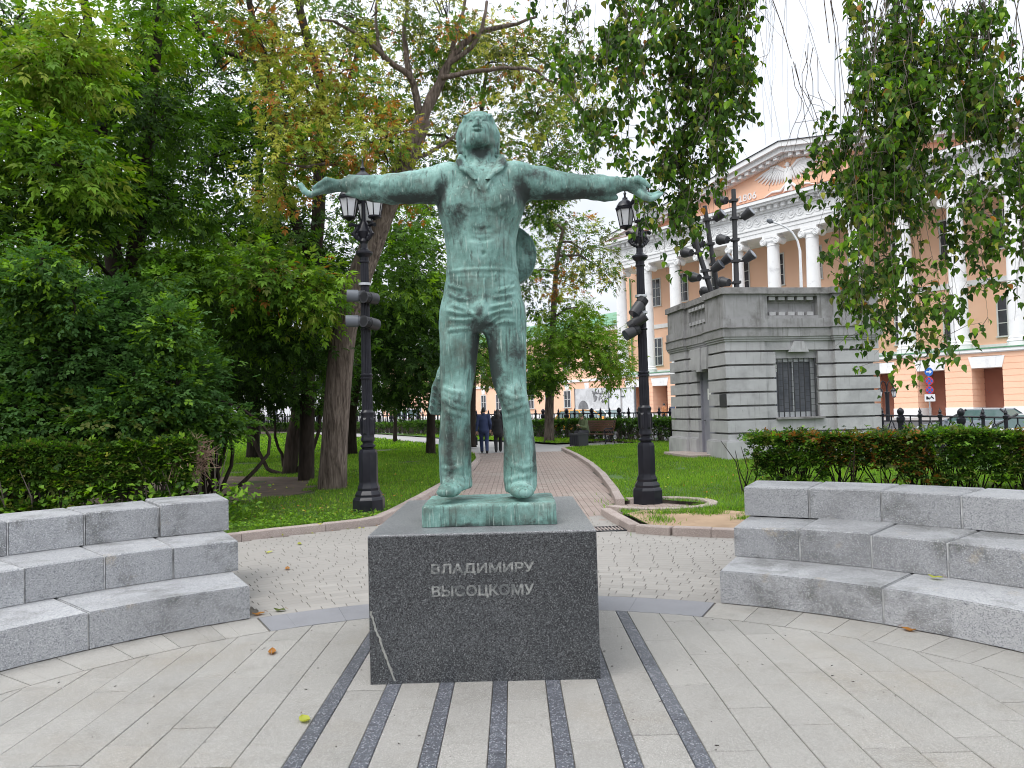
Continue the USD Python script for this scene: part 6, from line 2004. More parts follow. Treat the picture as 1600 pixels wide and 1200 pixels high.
def trees_left():
    tk = PT([(519, 766), (526, 640), (537, 520), (549, 470), (580, 385), (608, 312), (640, 240), (661, 186)], 16.1, -.05)
    tk[0][2] = 0.0
    lim = [(PT([(661, 190), (688, 122), (735, 58), (790, 42), (840, 27)], 15.7, .1), .11, .025), (PT([(690, 122), (742, 112), (802, 103), (862, 128), (905, 170)], 15.6, -.2), .06, .012),
           (PT([(664, 180), (702, 98), (712, 50), (738, -30)], 15.7, .3), .08, .03), (PT([(656, 196), (642, 122), (604, 92), (560, 52), (500, 32)], 15.8, -.3), .085, .02),
           (PT([(641, 120), (632, 60), (640, -30)], 15.7, .2), .07, .03), (PT([(634, 252), (690, 228), (716, 205), (722, 190)], 15.8, .2), .05, .015), (PT([(608, 315), (560, 262), (520, 255), (470, 262), (425, 248)], 15.6, -.4), .06, .012),
           (PT([(700, 100), (745, 60), (760, 0)], 15.8, .1), .06, .03), (PT([(600, 92), (588, 40), (590, -20)], 15.6, .1), .05, .02)]
    cl = [CL(460, 180, 15.0, 75, 60, 1.2, 46, AUT), CL(520, 120, 15.4, 80, 55, 1.4, 46, AUT), CL(425, 95, 15.6, 60, 55, 1.2, 34, AUT), CL(490, 250, 14.8, 75, 42, 1.0, 42, AUT), CL(600, 230, 14.9, 60, 60, .9, 36, AUT),
          CL(430, 300, 14.8, 40, 30, .8, 20, AUT), CL(570, 30, 15.8, 110, 45, 1.6, 46, OLV), CL(700, 40, 16.4, 90, 60, 1.6, 44, OLV), CL(680, 110, 16.8, 60, 50, 1.0, 24, OLV), CL(800, 90, 16.6, 75, 50, 1.3, 36, OLV), CL(835, 180, 17.0, 55, 60, 1.2, 30, OLV), CL(585, 170, 16.5, 70, 50, 1.3, 30, AUT), CL(390, 30, 15.6, 60, 40, 1.2, 24, OLV), CL(640, 300, 17.2, 40, 40, .8, 16, AUT)]
    tree('maple_tree', 'thick leaning maple with golden and rusty leaves behind the left lamp post', 'tree', tk, [.27, .268, .262, .255, .24, .22, .20, .17], lim, cl, seed=3, size=.185, limb_r=0, sig=.19, per=14)

    tk = PT([(478, 722), (482, 560), (487, 430), (497, 348), (500, 250), (503, 150), (480, 60), (455, -40)], 18.6)
    tk[0][2] = 0.05
    lim = [(PT([(488, 425), (462, 345), (440, 280), (425, 160), (398, 40), (382, -40)], 18.6, .1), .15, .07), (PT([(500, 200), (540, 140), (560, 60)], 18.6, .1), .08, .03), (PT([(300, 20), (340, 75), (390, 95), (440, 130)], 17.5, .2), .05, .06)]
    cl = [CL(320, 250, 19.0, 90, 70, 2.0, 60, MID), CL(400, 210, 19.5, 80, 80, 2.0, 54, MID), CL(330, 120, 19, 90, 80, 2, 56, MID), CL(450, 360, 18.6, 90, 55, 1.4, 60, MID), CL(360, 370, 18.2, 90, 60, 1.6, 64, MID), CL(520, 420, 19.2, 60, 50, 1.2, 40, DRK), CL(410, 30, 19.5, 120, 60, 2, 50, OLV), CL(300, 30, 19, 70, 60, 1.6, 34, MID), CL(560, 300, 20.5, 60, 70, 1.6, 40, MID)]
    tree('maple_tree', 'forked grey maple just behind and left of the thick leaning trunk', 'tree', tk, [.17, .17, .165, .16, .15, .13, .11, .08], lim, cl, seed=4, bark='bark_dark', size=.27, limb_r=.05, per=9)

    for k, (pts, lab, cl, sd) in enumerate((
        ([(178, 690), (180, 560), (182, 450), (176, 390), (165, 280), (150, 120), (120, -60)], 'dark twin-stemmed maple with lime sprays at the far left, stem nearer the edge',
         [CL(90, 110, 12.6, 75, 60, 1.0, 60, {'lime': 3, 'bright': 3}), CL(120, 70, 12.9, 55, 35, .8, 34, {'lime': 5, 'bright': 1.4}), CL(40, 210, 12.6, 70, 70, 1.1, 62, BRT), CL(110, 260, 12.4, 60, 60, 1.0, 54, BRT), CL(20, 330, 12.8, 60, 55, 1.0, 46, MID), CL(60, 390, 12.6, 50, 35, .9, 34, BRT), CL(130, 330, 13.4, 60, 50, 1.0, 44, MID), CL(20, 40, 13.4, 70, 60, 1.2, 46, MID), CL(-60, 200, 13.5, 80, 150, 1.4, 60, MID)], 5),
        ([(206, 690), (207, 560), (205, 450), (212, 390), (225, 270), (240, 120), (260, -60)], 'dark twin-stemmed maple at the far left, stem nearer the middle of the park',
         [CL(210, 90, 15.6, 75, 70, 1.4, 60, BRT), CL(240, 190, 15.2, 70, 60, 1.3, 56, MID), CL(190, 300, 15.8, 80, 60, 1.4, 56, MID), CL(270, 320, 15.4, 70, 60, 1.2, 56, MID), CL(250, 20, 16, 80, 50, 1.4, 40, BRT), CL(150, 170, 16, 70, 70, 1.4, 46, MID), CL(270, 420, 15.0, 60, 30, 1.0, 36, MID)], 6))):
        tk = PT(pts, 15.4 + .3 * k)
        tk[0][2] = 0.05
        tree('maple_tree', lab, 'tree', tk, [.20, .19, .18, .17, .14, .11, .07], [], cl, seed=sd, size=.26, bark='bark_dark', limb_r=.05, per=9)

    # the low spreading multi-stemmed maple on bare soil
    o = at_z(452, 741, .06)
    y = o[1]
    tk = [o] + PT([(455, 690), (463, 640), (452, 560), (440, 480), (430, 420)], y)
    lim = [([o] + PT([(420, 735), (398, 690), (380, 660), (372, 600)], y), .06, .04), ([o] + PT([(438, 712), (430, 680), (428, 640)], y, -.2), .05, .03), ([o + [.1, 0, 0]] + PT([(470, 660), (500, 640), (530, 610), (560, 560)], y, .1), .11, .05), ([o + [.15, 0, 0]] + PT([(478, 715), (496, 685), (502, 640), (506, 600)], y, .1), .055, .04)]
    cl = [CL(330, 430, 15.0, 65, 40, 1.0, 54, {'bright': 2, 'mid': 3, 'gold': .3}), CL(420, 440, 14.6, 85, 45, 1.1, 76, {'bright': 3, 'mid': 3, 'olive': 1, 'rust': .25}), CL(490, 460, 14.8, 55, 55, .9, 46, BRT), CL(390, 510, 15.4, 80, 40, 1.2, 62, MID), CL(470, 540, 16.4, 70, 50, 1.4, 60, DRK), CL(380, 570, 17.5, 70, 45, 1.6, 60, DRK), CL(440, 620, 18.5, 60, 32, 1.2, 44, DRK), CL(330, 610, 17.5, 50, 50, 1.4, 44, DRK), CL(520, 590, 20, 40, 50, 1.2, 40, DRK)]
    tree('maple_tree', 'low dark many-stemmed maple spreading over bare soil left of the thick trunk', 'tree', tk, [.17, .15, .13, .11, .09, .06], lim, cl, seed=8, size=.25, bark='bark_dark', limb_r=.035, per=10)

    # trees further back
    spec = [('dark leafy tree right behind the left lamp post, trunk with a pale foot', (547, 712, 30), [(640, 440, 24, 62, 80, 2.2, 120, MID), (600, 520, 25, 60, 70, 2.0, 110, DRK), (660, 560, 25, 50, 60, 2.0, 90, DRK), (620, 610, 27, 60, 30, 1.6, 60, DRK), (560, 540, 27, 50, 70, 2, 70, DRK), (690, 470, 27, 40, 90, 2, 70, DRK), (630, 360, 26, 60, 40, 2, 60, MID)]),
            ('slim dark-trunked tree standing on the lawn left of the bronze legs', (673, 709, 28.5), [(690, 560, 30, 60, 60, 2, 70, DRK), (720, 540, 32, 50, 50, 2, 60, MID), (680, 480, 31, 50, 60, 2.4, 60, DRK)]),
            ('young pale-stemmed sapling on the lawn by the cross path', (617, 690, 41), [(617, 615, 41, 26, 22, 1.2, 46, DRK)]),
            ('tree with spreading light green crown behind the man on the park bench', (858, 688, 36.5), [(880, 520, 36, 62, 42, 2.4, 120, {'bright': 4, 'mid': 1.4, 'lime': 1.6}), (850, 570, 36, 50, 34, 2.2, 90, {'bright': 3, 'mid': 3}), (930, 545, 36.5, 50, 36, 2.2, 90, {'bright': 3, 'lime': 1.6, 'mid': 1}), (960, 570, 37, 30, 40, 1.6, 46, {'lime': 2, 'bright': 3}), (840, 600, 35.6, 30, 20, 1.2, 36, MID), (870, 450, 36.5, 50, 34, 2, 30, OLV), (910, 390, 37, 60, 50, 2.2, 40, OLV), (860, 350, 37, 48, 60, 2, 44, OLV), (940, 420, 37, 40, 40, 1.6, 22, OLV), (825, 430, 36, 34, 70, 2, 40, MID), (905, 480, 36, 30, 20, 1.2, 20, {'bright': 2, 'lime': 1})]),
            ('tall olive-leaved tree rising behind the bronze head', (735, 690, 34), [(770, 260, 30, 60, 60, 2.6, 70, OLV), (720, 180, 31, 60, 70, 2.6, 60, OLV), (860, 240, 30, 60, 70, 2.4, 80, {'mid': 3, 'olive': 2, 'bright': 1}), (900, 130, 31, 55, 80, 2.4, 60, OLV), (830, 310, 31, 50, 50, 2, 50, MID), (690, 300, 31, 50, 50, 2.2, 46, MID), (640, 210, 31, 70, 60, 2.4, 40, MID), (760, 80, 31, 80, 70, 2.6, 50, OLV), (765, 560, 36, 24, 46, 1.6, 60, {'mid': 2, 'bright': 1, 'olive': 1})]),
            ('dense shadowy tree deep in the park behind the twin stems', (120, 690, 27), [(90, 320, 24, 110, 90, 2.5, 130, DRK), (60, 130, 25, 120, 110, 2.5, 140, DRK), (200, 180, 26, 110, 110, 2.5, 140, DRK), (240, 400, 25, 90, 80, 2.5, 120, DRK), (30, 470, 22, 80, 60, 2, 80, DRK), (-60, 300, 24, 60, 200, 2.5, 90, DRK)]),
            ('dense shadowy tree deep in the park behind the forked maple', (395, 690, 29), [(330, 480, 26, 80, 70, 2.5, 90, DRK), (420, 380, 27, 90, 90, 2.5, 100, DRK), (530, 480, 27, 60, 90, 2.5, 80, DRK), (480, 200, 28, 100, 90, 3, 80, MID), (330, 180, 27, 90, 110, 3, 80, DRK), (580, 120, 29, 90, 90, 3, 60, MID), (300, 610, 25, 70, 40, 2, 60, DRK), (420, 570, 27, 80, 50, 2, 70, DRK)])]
    for k, (lab, (u, v, y), cl) in enumerate(spec):
        o = at_y(u, v, y); o[2] = float(terr(o[0], o[1])) + .05
        cs = [CL(*c) for c in cl]
        top = max(c[0][2] for c in cs)
        a = np.mean([c[0] for c in cs], 0)
        hh = {2: 3.4}.get(k, top)
        tk = [o, o + [.05, 0, 1.5], o * .75 + np.array([a[0], a[1], o[2]]) * .25 + [0, 0, hh * .45], o * .45 + np.array([a[0], a[1], o[2]]) * .55 + [0, 0, hh * .8], np.array([a[0], a[1], hh])]
        rad = {0: .26, 1: .17, 2: .10, 3: .24}.get(k, .25)
        tree('park_tree', lab, 'tree', tk, [rad, rad * .9, rad * .7, rad * .45, rad * .2], [], cs, seed=20 + k, size=.33 if y > 26 else .30, bark='bark' if k == 3 else 'bark_dark', limb_r=rad * .35, sig=.30, per=9, twigs=k in (3, 4))
    # distant trees closing the park
    for k, (x, y, h, w) in enumerate(((-30, 62, 15, 5.5), (-22, 66, 16, 5), (-40, 50, 15, 6), (-16, 74, 14, 5), (-50, 62, 17, 7), (-33, 78, 16, 6))):
        o = np.array([x, y, float(terr(x, y))])
        r = np.random.default_rng(50 + k)
        cs = [(o + [r.normal(0, w * .4), r.normal(0, 1.5), h * q], (w * .6, w * .5, h * .16), 60, DRK if q < .5 else MID) for q in (.28, .42, .55, .68, .8, .92)]
        labs = ['distant park tree by the far fence, third from the left edge', 'distant park tree right of the gap in the far foliage', 'distant park tree at the left, half hidden by the lilac', 'distant park tree by the cross path end', 'distant park tree at the extreme left horizon', 'distant park tree farthest back behind the fence']
        tree('far_tree', labs[k], 'tree', [o, o + [0, 0, h * .4], o + [.3, 0, h * .9]], [.3, .22, .08], [], cs, seed=60 + k, size=.55, bark='bark_dark', limb_r=.08, sig=.5, per=8, twigs=False, group='distant park trees')


trees_left()


def shrubs():
    r = np.random.default_rng(31)
    spec = [('big lilac bush with dull green leaves behind the left hedge', (-5.2, 12.9), [(250, 600, 12.3, 95, 60, .9, 190, {'lilac': 4, 'mid': 1}), (130, 560, 12.2, 100, 70, .9, 200, {'lilac': 5, 'mid': .6}), (300, 660, 12.6, 75, 40, .8, 110, {'mid': 2, 'lilac': 2}), (180, 500, 12.8, 80, 50, .9, 130, {'lilac': 4}), (200, 650, 12.0, 110, 40, .8, 150, {'mid': 2, 'lilac': 2, 'olive': .3})]),
            ('lilac bush with upright shoots at the left edge behind the hedge', (-8.2, 12.6), [(20, 560, 12.4, 80, 80, .9, 190, {'lilac': 5, 'mid': 1}), (60, 470, 12.9, 70, 45, .8, 110, {'lilac': 4, 'bright': .4}), (-60, 520, 12.6, 70, 110, .9, 120, {'lilac': 4}), (50, 650, 12.0, 90, 45, .8, 140, {'mid': 2, 'lilac': 2})])]
    for k, (lab, (x, y), cl) in enumerate(spec):
        o = np.array([x, y, .05])
        for _ in range(16):
            c0 = cl[r.integers(len(cl))]
            cl.append((c0[0] + r.uniform(-1, 1) * c0[3], c0[1] - c0[4] * r.uniform(.6, 1.15), c0[2] - .35, r.uniform(10, 26), r.uniform(18, 42), .22, 13, {'lilac': 3, 'bright': 1.2, 'mid': 1.5}))
        cs = [CL(*c) for c in cl]
        lim = [([o + [r.normal(0, .3), 0, 0], o + [r.normal(0, .6), r.normal(0, .3), 1.2], c[0]], .04, .012) for c in cs[:6] for _ in range(2)]
        tree('lilac_bush', lab, 'bush', [o, o + [0, 0, .8], o + [.1, 0, 1.8]], [.06, .05, .03], lim, cs, T=LILAC, size=.155, bark='bark_dark', seed=33 + k, limb_r=0, sig=.17, per=13, lean=.15)


shrubs()


def hedge(label, path, w, h, z0, mixf, seed, n, leaf=.055, gap=.3, dead=None):
    """A clipped hedge along a line: leaf-filled box with bare stems below."""
    r = np.random.default_rng(seed)
    path = np.asarray(path, float)
    L = LineString(path)
    t = thing('hedge', label, 'hedge', loc=(path[0][0], path[0][1], z0))
    s = r.random(n) * L.length
    base = np.array([L.interpolate(q).coords[0] for q in s])
    e = 1e-2
    nx = np.array([L.interpolate(min(q + e, L.length)).coords[0] for q in s]) - np.array([L.interpolate(max(q - e, 0)).coords[0] for q in s])
    nx /= np.linalg.norm(nx, axis=1, keepdims=True)
    nor = np.stack([-nx[:, 1], nx[:, 0]], 1)
    # most leaves lie in the outer skin: front, top, back
    face = r.random(n)
    a = np.where(face < .5, -w / 2 + np.abs(r.normal(0, .07, n)), np.where(face < .9, r.uniform(-w / 2, w / 2, n), w / 2 - np.abs(r.normal(0, .07, n))))
    zf = gap + (1 - gap) * r.random(n) ** .75
    z = np.where((face >= .5) & (face < .9), h - np.abs(r.normal(0, .06, n)), h * zf)
    lump = meshkit.fbm(np.column_stack([base * 1.6, z * 1.4]), 3, seed) - .5
    a = a * (1 + .6 * lump); z = z + .26 * h * lump * (z > h * .55)
    fine = meshkit.fbm(np.column_stack([base * 5 + nor * a[:, None] * 5, z * 5]), 2, seed + 3)
    keep = fine > .38 + .18 * (z < h * .5)
    p = np.column_stack([base + nor * a[:, None], z0 + z])[keep]
    d = np.column_stack([nor * np.sign(a)[:, None] * .6, np.full(n, .35)])[keep] + r.normal(0, .55, (keep.sum(), 3))
    spr = r.random(len(p)) < .10
    p[spr, 2] += np.abs(r.normal(0, .07, spr.sum())) * (p[spr, 2] > z0 + .6 * h); p[spr, :2] += r.normal(0, .07, (spr.sum(), 2))
    c = tones(keep.sum(), mixf, r)
    if dead is not None:
        zone = meshkit.fbm(np.column_stack([base * .9, z * .8]), 2, seed + 9)[keep]
        brown = (zone > dead) & (r.random(len(c)) < .6)
        c[brown] = tones(brown.sum(), {'rust': 1.4, 'olive': 2, 'dark': 1}, r) * .55
    v, f, tt = spread(PAIR, p, d, leaf * r.uniform(.75, 1.3, len(p)), c, r)
    put(t, 'foliage', (v, f), K['leaf'], kind='stuff', tint=tt)
    st = MB()
    m = int(L.length * 9)
    for k in range(m):
        q = np.array(L.interpolate(r.random() * L.length).coords[0])
        b = np.array([q[0] + r.normal(0, w * .2), q[1] + r.normal(0, w * .2), z0 - .02])
        for _ in range(3):
            e_ = b + [r.normal(0, .2), r.normal(0, w * .3), h * r.uniform(.6, .97)]
            mm = (b + e_) / 2 + r.normal(0, .06, 3)
            st.tube([b, mm, e_], [.014, .010, .005], 4, False)
    put(t, 'stems', st, K['twig'] if seed % 2 else K['bark_dark'], kind='stuff')
    return t


def hedges():
    hl = hedge('clipped leafy hedge behind the left granite bench, ending in dead twigs', [(-11.5, 9.2), (-8.5, 10.6), (-6.2, 11.4), (-4.75, 11.68)], .95, 1.20, .05, {'mid': 4, 'dark': 2.4, 'bright': 1.2, 'olive': 1.2, 'gold': .12}, 71, 42000, .105, .10)
    # the dead brown end
    r = np.random.default_rng(17)
    tw = MB()
    c = at_y(298, 716, 11.45)
    for k in range(420):
        d = r.normal(size=3); d /= np.linalg.norm(d)
        a = c + d * np.array([.26, .26, .24]) * r.random() ** .4 + r.normal(0, .03, 3)
        e = r.normal(0, .11, 3) + d * .06
        tw.tube([a, a + e * .5 + r.normal(0, .02, 3), a + e], [.006, .005, .003], 3, False)
    put(hl, 'dead_twigs', tw, K['deadtwig'], kind='stuff', label='dry reddish-brown twigs at the right end')
    hedge('low clipped hedge with bronzed patches behind the right granite bench', [(4.15, 13.6), (5.6, 13.35), (8.0, 12.9), (11.5, 12.2)], 1.0, .97, .04, {'mid': 3.4, 'dark': 3.0, 'bright': .8, 'olive': 1.6}, 72, 30000, .105, .18, dead=.56)
    a, b = fence_at(-3, -1.1), fence_at(24, -1.1)
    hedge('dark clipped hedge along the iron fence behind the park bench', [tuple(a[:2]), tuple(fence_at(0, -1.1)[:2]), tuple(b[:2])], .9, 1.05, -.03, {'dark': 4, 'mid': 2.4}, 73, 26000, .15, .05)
    a, b = fence_at(24.2, -.6), fence_at(60, -.6)
    hedge('low hedge along the far end of the fence, beyond the cross path', [tuple(a[:2]), tuple(b[:2])], .8, .62, .28, {'dark': 4, 'mid': 2.4, 'olive': .4}, 75, 12000, .20, .03)
    # leafy low plants at the foot of the left hedge
    r = np.random.default_rng(41)
    n = 260
    p = np.column_stack([r.uniform(-9, -4.1, n), 0 * r.random(n), r.uniform(.3, .75, n)])
    p[:, 1] = np.interp(p[:, 0], [-11.5, -8.5, -6.2, -4.35], [9.2, 10.6, 11.4, 11.75]) - .62 + r.normal(0, .06, n)
    n2 = 150
    p2 = np.column_stack([r.normal(-4.15, .18, n2), r.normal(11.5, .18, n2), r.uniform(.15, .62, n2)])
    p = np.vstack([p, p2])
    v, f, tt = spread(ROUND, p, np.column_stack([r.normal(0, .5, len(p)), -np.abs(r.normal(.5, .3, len(p))), r.normal(-.1, .3, len(p))]), r.uniform(.07, .13, len(p)), tones(len(p), {'bright': 3, 'mid': 2}, r), r)
    put(None, 'undergrowth', (v, f), K['leaf'], kind='stuff', tint=tt, label='large-leaved green weeds at the foot of the left hedge', cat='plants')


hedges()


def grass():
    r = np.random.default_rng(51)
    out = []
    def field(P, n, hgt, wid, avoid=None, mix={'bright': 4, 'mid': 2.2, 'lime': .5}, bare=.12):
        x0, y0, x1, y1 = P.bounds
        # nearer ground gets more blades
        y = y0 + (y1 - y0) * r.random(n) ** 1.9
        x = r.uniform(x0, x1, n)
        k = shapely.contains_xy(P, x, y)
        if avoid is not None:
            k &= ~shapely.contains_xy(avoid, x, y)
        k &= np.abs(x) < y * .75 + 1.5
        x, y = x[k], y[k]
        pat = meshkit.fbm(np.column_stack([x * .9, y * .9, 0 * x]), 3, 8)
        k = pat > bare
        x, y, pat = x[k], y[k], pat[k]
        m = len(x)
        sc = np.clip(y / 12, 1, 3.2)
        h = hgt * r.uniform(.5, 1.25, m) * (.7 + .8 * (pat - .3)) * np.minimum(sc, 1.3)
        w = wid * sc * r.uniform(.7, 1.3, m)
        a = r.uniform(0, np.pi, m)
        z = .06 + terr(x, y) - .01
        b = np.column_stack([x, y, z])
        d = np.column_stack([np.cos(a), np.sin(a), 0 * a])
        tip = b + np.column_stack([r.normal(0, .35, m) * h, r.normal(0, .35, m) * h, h])
        v = np.stack([b - d * w[:, None] / 2, b + d * w[:, None] / 2, tip], 1)
        c = tones(m, mix, r) * (.75 + .5 * pat)[:, None]
        out.append((v.reshape(-1, 3), np.arange(3 * m).reshape(-1, 3), np.repeat(c, 3, 0)))
    near_l = LAWN_L.intersection(sbox(-16, 9, 0, 34))
    field(near_l, 460000, .065, .012, DIRT2.buffer(-.3), {'bright': 2.6, 'mid': 3.4, 'olive': .7, 'lime': .3}, .27)
    field(LAWN_R.difference(KF).intersection(sbox(1, 9, 10, 36)), 230000, .065, .012, DIRT, {'bright': 4, 'mid': 2.6, 'olive': .5, 'lime': .6}, .2)
    field(LAWN_L.intersection(sbox(-24, 34, 0, 64)), 30000, .10, .05, None, {'bright': 3, 'mid': 2})
    field(STRIP, 24000, .10, .03, None, {'bright': 5, 'lime': .6})
    for c, s, q in (((2.35, 11.15), (.35, .10), 700), ((2.75, 10.95), (.12, .10), 380), ((1.95, 10.45), (.10, .20), 300), ((3.45, 10.75), (.14, .10), 420), ((3.1, 10.35), (.10, .05), 200), ((3.3, 11.4), (.5, .12), 900), ((1.52, 12.0), (.05, .9), 160), ((-1.2, 17), (.1, 2.5), 160)):
        x, y = r.normal(c[0], s[0], q), r.normal(c[1], s[1], q)
        h = .07 * r.uniform(.5, 1.3, q); a = r.uniform(0, np.pi, q)
        b = np.column_stack([x, y, np.full(q, .06 if c[0] > 1.6 else -.01)])
        d = np.column_stack([np.cos(a), np.sin(a), 0 * a]) * .006
        tip = b + np.column_stack([r.normal(0, .5, q) * h, r.normal(0, .5, q) * h, h])
        out.append((np.stack([b - d, b + d, tip], 1).reshape(-1, 3), np.arange(3 * q).reshape(-1, 3), np.repeat(tones(q, {'bright': 2, 'mid': 3}, r), 3, 0)))
    n = 0; V, F_, C = [], [], []
    for v, f, c in out:
        V.append(v); F_.append(f + n); C.append(c); n += len(v)
    put(None, 'grass', (np.vstack(V), np.vstack(F_)), K['grass'], kind='stuff', tint=np.vstack(C), label='short green lawn grass on both sides of the path', cat='grass')
    # broad-leaved clover in the near edge of the left lawn
    m = 2600
    x, y = r.uniform(-4.6, -1.9, m), 10.6 + np.abs(r.normal(0, 1.0, m))
    k = shapely.contains_xy(LAWN_L, x, y)
    p = np.column_stack([x, y, np.full(m, .10)])[k] + np.column_stack([0 * x, 0 * x, r.uniform(-.03, .03, m)])[k]
    v, f, tt = spread(PAIR, p, np.column_stack([r.normal(0, 1, k.sum()), r.normal(0, 1, k.sum()), r.uniform(0, .5, k.sum())]), r.uniform(.03, .06, k.sum()), tones(k.sum(), {'bright': 2, 'mid': 2}, r) * 1.1, r)
    put(None, 'clover', (v, f), K['leaf'], kind='stuff', tint=tt, label='small clover leaves among the grass by the left kerb', cat='clover')


grass()


def birch():
    """A weeping birch whose trunk stands right of the view; its hanging shoots fill the upper right."""
    r = np.random.default_rng(61)
    o = np.array([8.6, 5.2, 0.0])
    t = thing('birch_tree', 'weeping birch hanging its leafy shoots into view at the upper right', 'tree', loc=tuple(o))
    tk = [o, o + [-.1, 0, 2], o + [-.35, .1, 5], o + [-.7, .2, 8], o + [-.9, .3, 11]]
    put(t, 'trunk', MB().tube(tk, [.26, .22, .18, .13, .06], 14), mat('birch_bark', [(0.38, (0.10, 0.09, 0.085)), (0.46, (0.62, 0.60, 0.57)), (0.7, (0.72, 0.70, 0.67))], 3.0, 7, .85, .006, 30, stretch=(1, 1, 3.5)), True)
    shoots, stems = [], []

    def limb(pts, r0, r1):
        put(t, 'limb', MB().tube(pts, np.linspace(r0, r1, len(pts)), 7), K['twig'], True)
        return np.asarray(pts, float)

    def along(pts, q):
        kk = np.linspace(0, 1, len(pts))
        return np.array([np.interp(q, kk, pts[:, i]) for i in range(3)])
    A = limb([tk[2], (6.6, 6.4, 6.6), (5.2, 6.9, 7.0), (4.0, 7.0, 6.9)], .10, .03)
    B = limb([tk[2] + np.array([-.1, 0, .8]), (6.2, 5.4, 7.2), (4.2, 5.8, 7.6), (2.6, 6.2, 7.4), (1.2, 6.6, 7.0), (.4, 6.8, 6.7)], .10, .02)
    C_ = limb([tk[1] + np.array([-.1, 0, 2.3]), (7.0, 6.6, 5.9), (5.6, 7.4, 6.1)], .07, .02)
    # named shoots, by where they end; top is where each leaves its limb
    def hang(u, v, y, top_z, n, spreadx, ln, dens, lo=None):
        q = at_y(u + r.normal(0, 12), v, y)
        fork = np.array([q[0] + r.normal(.12, .2), q[1] + r.normal(0, .15), max(q[2] + .9, min(top_z, 5.0 + r.normal(0, .3)))])
        fork2 = fork + np.array([r.normal(.1, .25), r.normal(0, .15), max(.2, top_z - fork[2])])
        stems.append((fork2, fork))
        for k in range(max(2, int(n * .62))):
            e = at_y(u + r.normal(0, spreadx), v + r.normal(0, 24), y + r.normal(0, .45))
            a = fork + r.normal(0, .04, 3)
            L_ = a[2] - e[2]
            if L_ < .2:
                continue
            shoots.append((a, e, dens * r.uniform(.7, 1.3)))
    # right-hand curtain
    for (u, v, n, sp, d) in ((1290, 330, 10, 26, 30), (1325, 560, 6, 10, 36), (1345, 520, 8, 14, 36), (1320, 430, 9, 16, 36), (1330, 470, 12, 24, 36), (1345, 300, 12, 26, 38), (1385, 400, 13, 24, 42), (1360, 540, 7, 14, 36), (1390, 240, 13, 30, 42), (1430, 480, 12, 22, 36), (1450, 330, 14, 26, 36), (1440, 580, 5, 8, 28), (1475, 540, 5, 10, 30), (1490, 280, 11, 24, 30), (1515, 420, 7, 12, 26), (1500, 500, 4, 10, 26), (1540, 240, 12, 26, 32), (1565, 380, 6, 14, 24), (1590, 300, 9, 16, 30), (1575, 480, 4, 6, 26), (1610, 420, 8, 16, 30), (1365, 200, 9, 22, 36), (1480, 170, 14, 40, 36), (1570, 150, 14, 34, 36), (1245, 285, 5, 14, 26), (1410, 130, 14, 30, 34), (1660, 400, 10, 24, 30)):
        hang(u, v, 6.6, 6.3, n, sp, 0, d)
    # the middle curtain above and beside the right hand
    for (u, v, n, sp, d) in ((1080, 370, 8, 20, 34), (1040, 330, 5, 14, 30), (1110, 350, 6, 12, 32), (1060, 390, 4, 12, 30), (1100, 230, 11, 22, 38), (1130, 160, 12, 22, 40), (1080, 120, 12, 28, 40), (1010, 230, 6, 14, 34), (1000, 160, 9, 22, 32), (960, 150, 8, 20, 30), (930, 220, 7, 18, 32), (905, 240, 7, 16, 30), (880, 180, 7, 16, 28), (850, 140, 6, 16, 28), (860, 60, 6, 14, 30), (1150, 120, 9, 12, 34), (1120, 60, 10, 20, 36), (1040, 60, 10, 28, 32), (990, 80, 6, 20, 20), (1120, 290, 7, 14, 36), (1065, 350, 8, 26, 34), (1090, 390, 6, 20, 32), (1030, 370, 5, 12, 30), (1110, 310, 7, 22, 34), (1050, 270, 7, 20, 32)):
        hang(u, v, 6.8, 6.9, n, sp, 0, d)
    bare = []

    def crown_edge(p):
        """The outline of the hanging crown, surveyed once: open sky between its two masses, and the free end by the kiosk."""
        w = p - EYE
        f = w @ FWD
        u, v = 800 + 1200 * (w @ RIGHT) / f, 600 - 1200 * (w @ UP) / f
        edge = np.interp(v, [-200, 120, 200, 235, 290, 330, 450, 600], [1290, 1320, 1285, 1245, 1210, 1272, 1284, 1305]) + 14 * np.sin(v / 17.0)
        right = np.interp(v, [-200, 100, 200, 330, 420], [1195, 1195, 1180, 1150, 1135]) + 10 * np.sin(v / 13.0)
        return (u > edge) | (u < right)
    for k in range(16):
        u = r.choice([r.uniform(1160, 1260), r.uniform(870, 1000)], p=[.6, .4])
        e = at_y(u, r.uniform(120, 330), 6.8 + r.normal(0, .3))
        a = np.array([e[0] + r.normal(0, .25), e[1], 6.8])
        bare.append((a, e))
    tw = MB()
    P, D, S_, C = [], [], [], []
    for a, e, dens in shoots:
        n = 9
        if not crown_edge(e[None])[0] and r.random() < .85:
            continue
        q = np.linspace(0, 1, n)[:, None]
        sway = r.normal(0, .06, 3) * [1, 1, 0]
        pts = a + (e - a) * q + sway * np.sin(q * np.pi) + np.cumsum(r.normal(0, .03, (n, 3)), 0) * [1, 1, .3]
        tw.tube(pts, np.linspace(.0042, .0014, n), 3, False)
        L_ = np.linalg.norm(e - a)
        zone = min(L_, r.uniform(.7, 2.3))    # leaves sit on side twigs along each shoot
        nt = max(3, int(zone * 11))
        kk = np.linspace(0, 1, n)
        p = []
